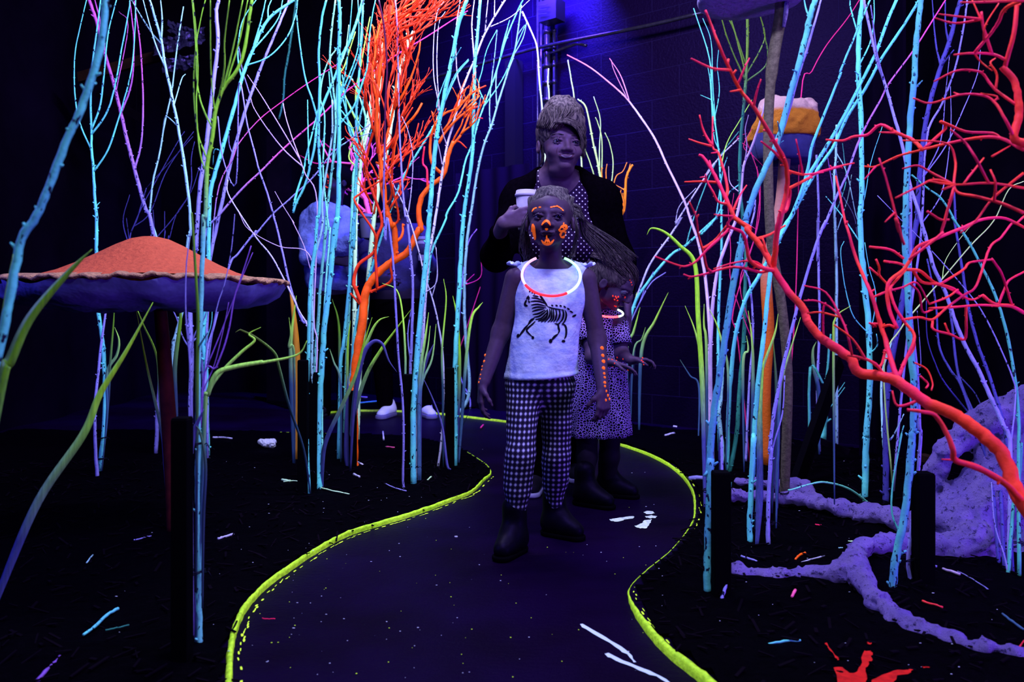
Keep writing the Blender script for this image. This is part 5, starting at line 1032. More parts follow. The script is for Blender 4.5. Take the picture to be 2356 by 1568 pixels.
ST('r18','slim pale branch tied beside the one with black ties, beyond the violet roots','pale',None,3.6,7,4,'M 1210,430 1200,150 1190,0 I 470,1250 465,1000 490,850 540,720 600,480',[(5,'I 490,1360 530,1320 600,1180')])
ST('r19','broad blue violet branch running far up behind the red tangle','blue',3.3,3.4,14,9,'P 2038,1156 I 490,1560 490,1200 510,950 560,680 640,200 680,0 E 550,1250 570,1000 590,800 630,600 690,400 740,260 780,100 810,0',
   [(5,'E 690,400 660,250 640,0'),(5,'E 740,270 720,150 718,0'),(5,'E 690,400 770,300')])
ST('r20','thick turquoise branch in front of the fallen red limb, tied to the dark stake','cyan_dim',None,2.5,18,12,'M 1250,990 1270,800 1330,500 1370,100 1375,0 I 660,1250 655,950 635,700 620,400 610,150 E 480,1250 490,1000 510,700 530,500 540,300 560,100 575,-20',
   [(6,'E 540,520 580,485'),(5,'M 1300,620 1250,500 1255,300 1310,0 I 570,1350 600,1250',.15,'teal2'),(4,'E 545,290 530,260'),(4,'E 490,1210 510,1212')],n=9)
ST('r21','mauve branch standing against the thick turquoise one at the dark stake','lav',None,2.5,9,6,'M 1370,945 1350,800 1380,550 1410,300 1430,0 I 695,1250 680,950 660,750 640,500 E 510,1120')
ST('r22','long lavender branch leaning left from the clump at the violet trunk, behind the red tangle','lav',None,3.0,11,6,'M 1990,900 I 1240,1400 1200,1250 1130,1100 1050,920 960,750 900,600 850,450 780,300 730,113 E 560,1280 510,1120 460,880 410,700 360,520 300,330 240,60 230,0',
   [(5,'E 345,480 310,330 285,150 270,30'),(4,'I 1260,1450 1270,1100 1255,970 1150,720 1060,550 960,420 830,270 700,130 620,50 E 500,1370 310,1175',.2,'lav')])
ST('r23','dark blue branch bending left over the violet roots, lower of the fanned pair','blue',None,3.2,8,4,'P 2300,1310 I 1120,1540 1010,1200 940,1000 870,900 810,760 790,500 740,250',[(4,'I 1010,1200 850,1000 790,880 740,720 735,500')])
ST('r24','dark blue knotted branch fanning out to the upper left from the violet trunk','blue',None,3.2,9,5,'P 2312,1322 I 1160,1450 1050,1240 930,950 890,650 870,500',[(4,'I 940,960 1030,1060 1090,1200')])
ST('r25','dark blue branch with black nodes standing steeper in the fan at the violet trunk','blue',None,3.1,9,5,'P 2330,1330 I 1220,1380 1130,1000 1040,750 980,500 950,300 905,30 E 780,1350 770,1100')
ST('r26','slender sea green branch arching over everything on the violet trunk side','teal2',None,2.9,9,4,'P 2345,1335 I 1290,1560 1290,1200 1265,950 1220,700 1150,470 1060,280 980,130 890,0 E 790,1350 700,1200 610,1130 515,1050')
ST('r27','hair-thin lime shoot crossing the red tangle towards the upper right','limew',3.1,2.9,4,2,'P 2053,1110 I 480,900 580,670 700,520 830,370 1000,170 1140,20 E 1100,1140 1190,1090',[(2,'I 820,370 850,260 920,150 1010,40',.1)],buds=False)
ST('r28','lavender branch beyond the red tangle with long thin arms near the top','lav',3.5,3.5,6,4,'P 2055,1130 P 2075,900 I 640,560 700,120 E 590,1060 590,1000 620,770 700,620 780,400 830,150 850,0',[(3,'E 590,1060 720,880 830,650 910,450 930,300'),(3,'E 625,1050 690,850 720,560 745,330'),(3,'E 690,1350 700,1150 750,800 750,520'),(3,'I 740,780 700,900 680,560')])
ST('r29','pale lavender root-like twig lying against the foot of the heavy front stem','lav',None,2.35,8,6,'M 160,1065 185,980 205,900 180,700 170,400 165,0',name='painted_branch')
ST('r30','thin sea green branch along the near stake by the violet root tips','teal2',None,2.5,6,4,'M 205,990 215,700 218,400 225,300')
ST('r31','cut bundle of turquoise stems standing in a low dark box, far behind','cyan',4.6,4.6,15,14,'P 1893,1010 1897,960 1901,930',[(3,'I 130,1150 190,1070 245,990'),(3,'P 1903,950 I 150,1150 245,1020')],name='stem_bundle',cat='stem bundle')
ST('r32','thin hooked mint branch bridging over the farther violet root','cyan_lime',None,3.0,5,3.5,'P 2006,1166 M 1060,400 990,350 920,320 850,305 790,300 700,320 620,345 590,350')
ST('r33','turquoise branch foot behind the dark front stake of the toadstool clump','teal2',4.1,4.1,7,4,'P 1862,1040 H 1215,900 1300,1000 I 150,780 160,700',)
ST('r34','bundle foot of pale stems tied at the violet trunk','teal2',None,2.55,9,6,'P 2318,1332 M 2000,700 2020,450 2060,250 2070,50',[(5,'M 1985,880 1960,760 1900,560 1880,300',.1,'lav')])
ST('r35','short white blue stem cluster hidden low behind the heavy front branch','pale',3.9,3.9,8,5,'P 1662,1065 H 685,1350 665,1200 680,1080 690,900',[(4,'H 690,1340 670,1150 660,1050')])
# --- far left back: faint upright
ST('b1','dim blue stick standing in the darkness behind the crossing lavender branches','teal',6.3,6.0,4,6,'B 240,715 265,600 275,450 300,310 330,100 P 690,-60 705,-260')
ST('r36','hair-thin magenta shoot running up right from behind the orange toadstool','magenta',4.3,4.2,3,2,'P 1800,1054 P 1830,700 D 765,585 830,430 920,270 1045,110 P 1990,-20',buds=False)
# ---------------------------------------------------------------- coral-like painted bushes
def limb_tree(label, mat, root_path, d0, d1, w0, w1, limbs, name, cat, wob=.03, zig=True, trunk='limb', partname='limb'):
    rnd = random.Random(len(label)); pts = px(root_path)
    if d0 is None: d0 = gd(pts[0][1])
    p3 = path3(pts, d0, d1); mb = MB(); c = stem_mesh(mb, p3, w0/2/F*d0, w1/2/F*d1, rnd, sub=5, n=9, buds=False)
    o = mb.build(name, M[mat], loc=p3[0]); props(o, label, cat)
    cloud = list(c); objs = [(o, c)]
    for lb in limbs:
        w, path = lb[0], lb[1]; dd = lb[2] if len(lb) > 2 else rnd.uniform(-.12,.12); m = lb[3] if len(lb) > 3 else mat; w1_ = lb[4] if len(lb) > 4 else w*.5
        tp = px(path)
        sc = [(CX+F*v.x/v.y, HY-F*(v.z-CH)/v.y) for v in cloud]
        i = min(range(len(sc)), key=lambda q: (sc[q][0]-tp[0][0])**2+(sc[q][1]-tp[0][1])**2)
        near = math.hypot(sc[i][0]-tp[0][0], sc[i][1]-tp[0][1]) < 14
        ds = cloud[i].y; q3 = path3(tp, ds, ds+dd, wob, rnd)
        if near: q3[0] = cloud[i].copy()
        mb = MB(); r = w/2/F*ds; cc = stem_mesh(mb, q3, r, w1_/2/F*ds, rnd, sub=4, n=7, buds=False)
        # stub thorns
        for _ in range(int(len(cc)/7)):
            k = rnd.randrange(1, len(cc)-1); t = (cc[k+1]-cc[k-1]).normalized(); s = t.orthogonal().normalized(); s.rotate(Matrix.Rotation(rnd.uniform(0,6.28), 3, t)); rr = r*.8
            mb.tube([cc[k], cc[k]+(s+t*.5)*rr*2.2], [rr*.6, rr*.4], 5)
        po = mb.build(partname, M[m], o); cloud += cc; objs.append((po, cc))
    return o, objs, cloud
def fan(mb, p, direction, length, r, depth, rnd, spread=.45, upward=.12, shrink=.74, kids=(2,3)):
    pts = [p.copy()]; d = direction.normalized(); n = 4
    for i in range(n):
        d = (d+Vector((rnd.uniform(-1,1), rnd.uniform(-1,1), rnd.uniform(-.6,.8)))*.20).normalized(); pts.append(pts[-1]+d*length/n)
    mb.tube(pts, [r*(1-.35*i/n) for i in range(n+1)], 5)
    if depth <= 0: return
    for _ in range(rnd.randint(*kids)):
        i = rnd.randint(2, n); nd = (d+Vector((rnd.uniform(-1,1), rnd.uniform(-1,1)*.8, rnd.uniform(-1,1)))*spread+Vector((0,0,upward))).normalized()
        fan(mb, pts[i], nd, length*shrink*rnd.uniform(.7,1.15), r*.66, depth-1, rnd, spread, upward, shrink, kids)
# big orange bush
ob, objs, cloud = limb_tree('tall burnt orange bush with a bent trunk and dense twiggy crown','orange',
  'P 814,1078 812,1040 G 685,1060 690,1000 705,850 740,650 755,480 790,390 850,320 930,260 1000,220 1040,160 1080,70 B 1095,1380 1080,1280 1100,1180 1160,1110 1230,1050 1260,930 1290,850',None,4.1,24,9,[
  (15,'G 925,255 940,180 930,50 B 915,1350 880,1230 870,1100 850,950 830,800 830,600 850,400 870,300 880,200',-.1,'orange',6),
  (9,'G 740,555 700,430 690,380 720,280 810,210 830,110 B 860,1330 800,1140 760,1000 790,850 820,740 800,600 790,400 780,300',.1,'orange_d',5),
  (7,'G 762,460 830,430 915,380 910,290 925,255',-.06,'orange_d',5),(6,'G 730,545 700,490 670,455',0,'orange_d',5),(7,'G 825,425 820,200 B 815,1400 700,1220 720,1170 860,1080',-.1,'orange_d',4),
  (8,'G 940,160 980,110 985,40',.05,'orange',5),(6,'G 930,60 960,-10 B 920,1100 930,900 960,700',-.1,'orange_d',4),(8,'B 915,1350 860,1150 850,1000 880,850 930,650 950,450 1000,250 1020,190',.12,'orange',4),
  (8,'B 870,1100 920,1000 940,850 1000,760 1060,690 1100,620',.0,'orange',5),(6,'B 880,1000 960,930 1030,880 1045,870',.05,'orange_d',4),(6,'B 850,950 940,820 1010,700 1045,645',-.05,'orange_d',3),
  (7,'B 930,640 990,560 1040,450 1080,320 1090,250',.0,'orange',3),(7,'B 830,600 800,450 820,300 810,180 800,150',.0,'orange',4),(6,'B 850,400 900,250 980,120 1060,100 1190,100',-.05,'orange_d',3),
  (6,'B 830,260 860,120 930,80 1040,20 1060,0',.05,'orange',3),(6,'B 860,160 960,100 1080,60 1180,65',0,'orange_d',3),(5,'B 870,140 920,60 920,0',0,'orange',3),(5,'B 960,130 1050,60 1110,0',.1,'orange',3),
  (5,'B 860,1330 920,1230 1000,1060 1040,900 1080,740',.0,'orange_d',3),(6,'B 920,1080 1000,1080 1025,1080',.0,'red',3),(5,'B 960,1000 1030,880 1110,810',.0,'orange_d',3),
  (8,'B 1235,1050 1160,980 1150,850 1180,740',0,'orange',6),(6,'B 1140,1130 1130,1020 1105,980 1115,880',0,'red',4),(6,'B 1180,740 1240,680 1310,650 1400,560',0,'orange',4),(7,'B 1200,860 1250,780 1330,700 1430,620',0,'orange',4),
  (6,'B 1280,880 1340,800 1380,700 1410,640',.05,'orange',4),(5,'B 1290,870 1320,850 1368,890',0,'orange_d',3),(5,'B 1240,790 1300,640 1340,560 1385,515',0,'orange_d',3),(5,'B 1400,560 1440,535 1485,515',.05,'orange_d',4),(6,'B 1270,760 1340,690 1390,700 1465,712',.1,'red',3),(4,'B 1380,640 1440,640 1475,615',.05,'red',3),
  (16,'P 814,1078 808,1055 805,1030',0,'orange',5),
  ],'burnt_orange_bush','bush',wob=.02)
rnd = random.Random(11); mb = MB()
def upat(x, y, d): return P(x, y, d)
for (x, y, dx, dz, L, dep) in [(868,230,.1,1,.20,3),(860,300,-.2,1,.2,3),(880,160,.2,1,.18,3),(885,100,.3,.8,.17,3),(905,80,.6,.5,.19,3),(925,60,.8,.35,.18,2),(870,350,.2,1,.2,3),(900,330,.35,.9,.2,3),(880,420,.4,.8,.17,3),
        (905,60,.7,.35,.22,3),(880,60,.4,.6,.2,3),(915,100,.8,.25,.22,2),(905,250,.15,1,.2,3),(925,200,.1,1,.18,2),(865,400,-.35,.7,.14,2),(890,470,.4,.6,.12,2),(900,380,.8,.6,.16,2),(870,130,-.1,.9,.16,2),(950,60,.5,.7,.16,2),(940,130,-.2,1,.16,2),(860,480,.0,1,.13,2),(850,250,.0,1,.2,2),(890,290,-.1,1,.22,3)]:
    for _ in range(2): fan(mb, P(x+rnd.uniform(-8,8), y+rnd.uniform(-8,14), cloud[0].y+rnd.uniform(-.12,.16)), Vector((dx,rnd.uniform(-.3,.3),dz)), L, .006, dep, rnd, spread=.38, upward=.16)
mb.build('twig', M['orange_d'], ob)
mb = MB()
for (x, y, dx, dz, L, dep) in [(1020,300,.5,.7,.14,2),(1050,270,.6,.7,.15,3),(1040,330,.5,.8,.14,2),(1000,340,.1,1,.12,2),(1060,310,.7,.5,.12,2),(1075,250,.5,.8,.1,2)]:
    fan(mb, P(x, y, cloud[0].y+rnd.uniform(-.05,.1)), Vector((dx,rnd.uniform(-.3,.3),dz)), L, .0055, dep, rnd)
mb.build('twig', M['orange'], ob)
# pink coral bush behind
ob, objs, cloud = limb_tree('pale pink coral-like bush in the far back between the two adults','pink','P 893,942 889,800 878,640 Q 1090,1110 1040,1000 990,800 950,640 935,480',None,6.25,14,9,[
  (8,'Q 1040,1010 960,940 890,870',0),(7,'Q 1060,1010 1090,930 1110,850',.1),(7,'Q 1000,850 900,700 930,560',-.1),(6,'Q 950,640 1000,560 1080,480',0),(7,'Q 935,480 980,330 1010,200 1030,80',.1,'pink'),
  (6,'Q 935,480 880,380 830,260 815,140',0),(5,'Q 820,380 750,700 780,770',0),(5,'Q 940,400 740,390 600,370 560,330 450,120 410,20',.1,'pink'),(4,'Q 600,370 500,390 380,390 210,300',.1,'magenta'),(4,'Q 620,260 560,200 480,130',.1,'magenta'),
  (5,'Q 1010,760 1130,740 1190,680',0,'magenta'),(4,'Q 1150,900 1080,870 1000,760',0),(4,'Q 740,1000 850,1020 1000,1000 1050,1020',0,'pink'),(4,'Q 1020,640 1150,560 1150,400',0,'magenta')],'pink_coral_bush','bush',wob=.05)
rnd = random.Random(5); mb = MB()
for (x, y, dx, dz, L, dep) in [(840,400,.1,1,.16,3),(855,440,.5,.8,.15,3),(870,500,.6,.7,.15,3),(830,380,-.3,.9,.15,2),(810,370,-.3,.8,.12,2),(850,470,-.6,.5,.15,3),(880,430,.8,.4,.2,2)]:
    fan(mb, P(x, y, cloud[0].y+rnd.uniform(-.1,.1)), Vector((dx,rnd.uniform(-.3,.3),dz)), L, .006, dep, rnd, spread=.7)
mb.build('twig', M['pink'], ob)
# fallen red limb from the right
limb_tree('big red coral-like limb slanting up over the violet roots with many forked branches','red',
  'P 2480,1720 2440,1400 2400,1230 M 2080,430 2020,300 1950,120 1850,20 I 1000,1250 900,1180 750,1120 650,1050 550,980 450,950 330,930 280,850 200,790 100,720 30,640 H 1190,600 1160,530 1080,440 1000,320 960,240 900,150 830,70 T 780,830 620,720 590,660 520,500 440,330 350,160 270,50 230,30',None,2.15,44,6,[
  (17,'M 2060,450 1970,310 1800,210 1650,160 1640,100 1600,0 I 790,1190 700,1165 620,1155',-.05,'red',7),(6,'M 1650,165 1565,155',0),(10,'I 700,1080 660,1110 560,1130 530,1040',.05,'red',4),
  (13,'I 550,1010 530,880 490,740 460,640 440,580 400,450 360,360 310,240 270,100 240,0 E 90,1200 60,1060',.35,'redm',5),(9,'I 560,970 600,880 650,770 660,700 V 300,920 210,760',.15,'redm',6),
  (9,'V 250,1000 180,830 170,600 300,480 370,380 430,270 560,210 700,150 850,90 980,30 1100,5 1230,10 1396,90',.2,'red',7),(7,'V 320,960 240,820 190,680 200,620 330,470',.1,'red',6),
  (8,'V 380,460 450,480 530,540 600,590 760,640 860,720 940,740 1020,700',.15,'red',5),(8,'V 400,470 470,580 600,600 720,640 900,740',.1,'red',5),(8,'V 1030,700 1130,780 1280,800 1396,860',.1,'red',9),
  (6,'V 540,820 740,810 1000,790 1170,800',.1,'red',6),(6,'V 330,890 450,900 570,920 690,820 850,700 950,640 1010,500 1040,400 1100,250 1190,180 1280,60 1330,50 1396,-10',.3,'redm',6),
  (6,'V 1110,380 1190,500 1240,640 1290,800',.1,'redm',6),(6,'V 1170,780 1230,620 1270,560 1396,490',.1,'redm',5),(6,'V 0,265 190,290 310,370',0,'red',6),(6,'V 135,395 250,410 310,430',0,'red',6),
  (6,'V 0,720 150,670 300,630 430,590 540,780',.1,'redm',4),(5,'V 390,640 450,680 480,850 570,830',.05,'redm',5),(6,'V 650,570 850,470 900,410 1050,385 1110,380',.15,'redm',5),(5,'V 60,375 90,450 90,520 160,600',0,'red',6),(5,'V 0,450 80,520',0,'red',5),
  (6,'V 860,790 875,950 860,1100 720,1050 580,1010 570,920',.05,'redm',6),(5,'V 720,1050 680,950',0,'redm',4),(5,'V 560,780 700,720 800,650',.05,'red',5),
  (6,'V 400,1060 400,1180 320,1290 270,1430 250,1500',0,'redm',8),(4,'V 410,1310 520,1370 570,1490 560,1560',0,'redm',3),(5,'V 460,1430 530,1500 510,1540',0,'red',4),
  (6,'V 130,1170 100,1340 0,1290',0,'red',6),(8,'I 500,950 440,890 370,850 260,825',0,'red',6),(6,'I 370,855 290,730 180,645',0,'red',4),(6,'I 290,820 260,700 220,600 130,450 0,410',.05,'redm',4),(5,'I 210,590 100,570 20,575',0,'red',4),(5,'I 215,580 150,535 70,500 0,500',0,'redm',4),(5,'I 120,740 115,560 130,510',0,'redm',4),
  (7,'I 460,650 400,640 V 60,980 0,950',.02,'redm',5),(6,'V 110,1000 180,970 240,1000',0,'redm',6),
  (6,'T 1220,1490 1100,1330',.05),
  (13,'T 1040,1260 1080,900 1110,720 1170,500 1190,380 1190,200 1150,60 D 600,840 540,740 480,640 400,540 340,420 280,290 230,160 190,60',-.15,'red',5),
  (9,'T 1130,680 1190,620 1220,480 1220,380',-.02,'red',7),(8,'T 1150,660 1100,640',0),(7,'D 340,425 230,410 105,352',-.05),(6,'D 485,630 500,550 525,475',0),(6,'D 405,548 340,550',0),(6,'D 418,500 430,400 455,350',0,'redm'),
  (8,'D 680,990 600,910 525,850',-.05),(8,'T 1200,400 1400,300 D 860,1040 1000,1000 E 30,1010 170,980',.1),(7,'T 1200,200 1340,240 1425,240 D 900,1035',.05),(6,'D 770,1060 760,960 735,835',0,'redm'),
  (8,'T 840,930 1000,900 1170,800',.1),(8,'T 1000,1150 920,930',0),(10,'T 1010,1330 880,1250 780,1170 740,960 690,870 600,830 540,790 600,700',-.08),(6,'T 600,840 520,840',0),
  (8,'T 1020,1330 900,1310 740,1270 600,1255 460,1280 330,1320 150,1360 60,1335',-.1,'redm'),(5,'T 150,1365 110,1385',0),(6,'T 960,1240 820,1190 600,1210 390,1275',-.05,'redm'),(7,'T 380,1305 310,1250 280,1100 220,900 200,720 120,540',-.1,'redm'),(5,'T 205,700 225,680',0),
  (7,'T 570,880 430,960 310,1070 200,1190 100,1240 0,1235 H 280,235',-.1,'red'),(7,'T 290,1030 340,1010 430,930 530,800',0,'redm'),(7,'T 520,580 440,540 380,430 310,310 300,240',-.05),(7,'T 450,340 250,320 70,325',0,'redm'),(5,'T 290,280 240,275',0),(6,'T 370,170 345,90',0),
  (8,'T 520,480 540,400 500,200 440,0 D 235,880 235,700',.1,'redm'),(6,'T 600,660 660,500 750,360',.05),(7,'D 235,880 180,790 155,690',0,'redm'),(6,'D 230,885 160,860 90,835',0),(5,'D 260,925 225,920',0),(6,'T 590,700 480,690 395,680',0),
  ],'red_coral_limb','branch',wob=.02)
# upper red tangle from the right edge
limb_tree('crimson coral-like tangle growing in from the edge above the violet trunk','redm',
  'P 2480,1720 2560,1200 2520,600 2400,330 E 1190,860 1130,820 1160,700 1160,600 1130,480 1060,400',1.48,1.75,26,14,[
  (10,'E 1095,390 1130,200 1150,0 1150,-80',0,'redm',9),(9,'E 1190,900 1050,830 900,830 700,870 580,900 430,940 300,1000 230,1000',.25,'red',4),(5,'E 310,1000 230,1080',0),
  (9,'E 580,895 520,840 430,800 330,750 250,810 170,820 100,845 0,840',.1,'red',5),(6,'E 430,800 320,795',0),(7,'E 580,890 720,770 690,730 840,790 1000,800 1050,830',.05,'redm',6),
  (7,'E 1130,830 1080,720 1010,610 930,570 800,570 630,620 525,590',.1,'red',4),(5,'E 800,570 770,555',0),(7,'E 1180,640 1020,540 950,450 900,425 785,425 650,490',.1,'red',4),(6,'E 1010,540 1030,450 990,380 1020,350',0),(5,'E 1010,610 1030,580 930,560',0),
  (7,'E 1095,390 1000,325 860,320 770,330',0,'red',4),(7,'E 1000,320 950,170 935,70',0,'red',5),(7,'E 890,300 1000,190 1040,130 1080,50 1190,0',-.1,'red',8),(6,'E 930,120 780,140 660,110',0,'redm',3),(6,'E 930,110 800,100 680,85',0,'redm',3),(7,'E 1190,5 1000,10 810,15',0,'red',4),
  (5,'E 950,130 880,0',0),(5,'E 930,230 960,150 1040,20',0),(5,'E 900,320 930,370 1000,425',0),
  (8,'E 1190,1280 1050,1220 900,1180 800,1160 770,1110 780,980 750,880 660,850 460,845',.1,'redm',4),(6,'E 770,1110 620,1030 550,995 460,1015',0,'redm',4),(6,'E 1190,1130 980,1100 780,1110 620,1090',0,'redm',4),(6,'E 980,1100 900,950 840,860 750,780',0,'redm',5),
  (5,'E 780,1120 700,1140 740,1120',0),(6,'E 780,1110 650,1080 560,1120 420,1190',0,'redm',4),(6,'E 1020,1200 1020,1100 990,1020',0,'redm',4),(5,'E 1000,940 1110,875',0),(6,'E 450,960 405,960',0),
  (8,'V 270,130 240,0 E 470,1470 430,1330 370,1100 320,950',.1,'redm',4),(5,'E 405,1250 355,1335',0),(7,'E 770,1130 700,1380 690,1410 500,1560',0,'red',6),(6,'E 610,1270 690,1320 740,1320',0,'redm',5),(6,'E 830,1080 870,1050 950,950',.05,'redm',4),(6,'E 1190,1040 1050,1150 980,1220 900,1330 810,1400',0,'redm',4),
  ],'crimson_coral_tangle','branch',wob=.02)
# ---------------------------------------------------------------- leaf blades
def BL(label, mat, d0, d1, w, path, tw=.15, prof=None, fold=.25):
    pts = px(path)
    if d0 is None: d0 = gd(pts[0][1])
    d1 = d0 if d1 is None else d1
    c = cr(path3(pts, d0, d1), 7); m = len(c); v = []; f = []; W0 = w/F*(d0+d1)/2
    rr = random.Random(len(label)); ph = rr.uniform(0, 3)
    for i, p in enumerate(c):
        t = i/(m-1); T = (c[min(i+1,m-1)]-c[max(i-1,0)]).normalized(); view = Vector((0,1,0)); s = T.cross(view)
        s = s.normalized() if s.length > .01 else Vector((1,0,0)); nn = s.cross(T).normalized()
        a = math.sin(ph+t*2.5)*tw*2; s2 = s*math.cos(a)+nn*math.sin(a); hw = W0*.5*(min(1, .45+t*2.2))*(1-t**2.6)+.0004
        v += [p-s2*hw+nn*hw*fold, p+Vector((0,0,0)), p+s2*hw+nn*hw*fold]
    for i in range(m-1): f += [(i*3,i*3+1,i*3+4,i*3+3),(i*3+1,i*3+2,i*3+5,i*3+4)]
    o = mesh_obj('leaf_blade', v, f, M[mat], loc=c[0]); sm = o.modifiers.new('thickness','SOLIDIFY'); sm.thickness = .0012; sm.offset = 0
    props(o, label, 'leaf', 'long grass-like leaf blades'); return o
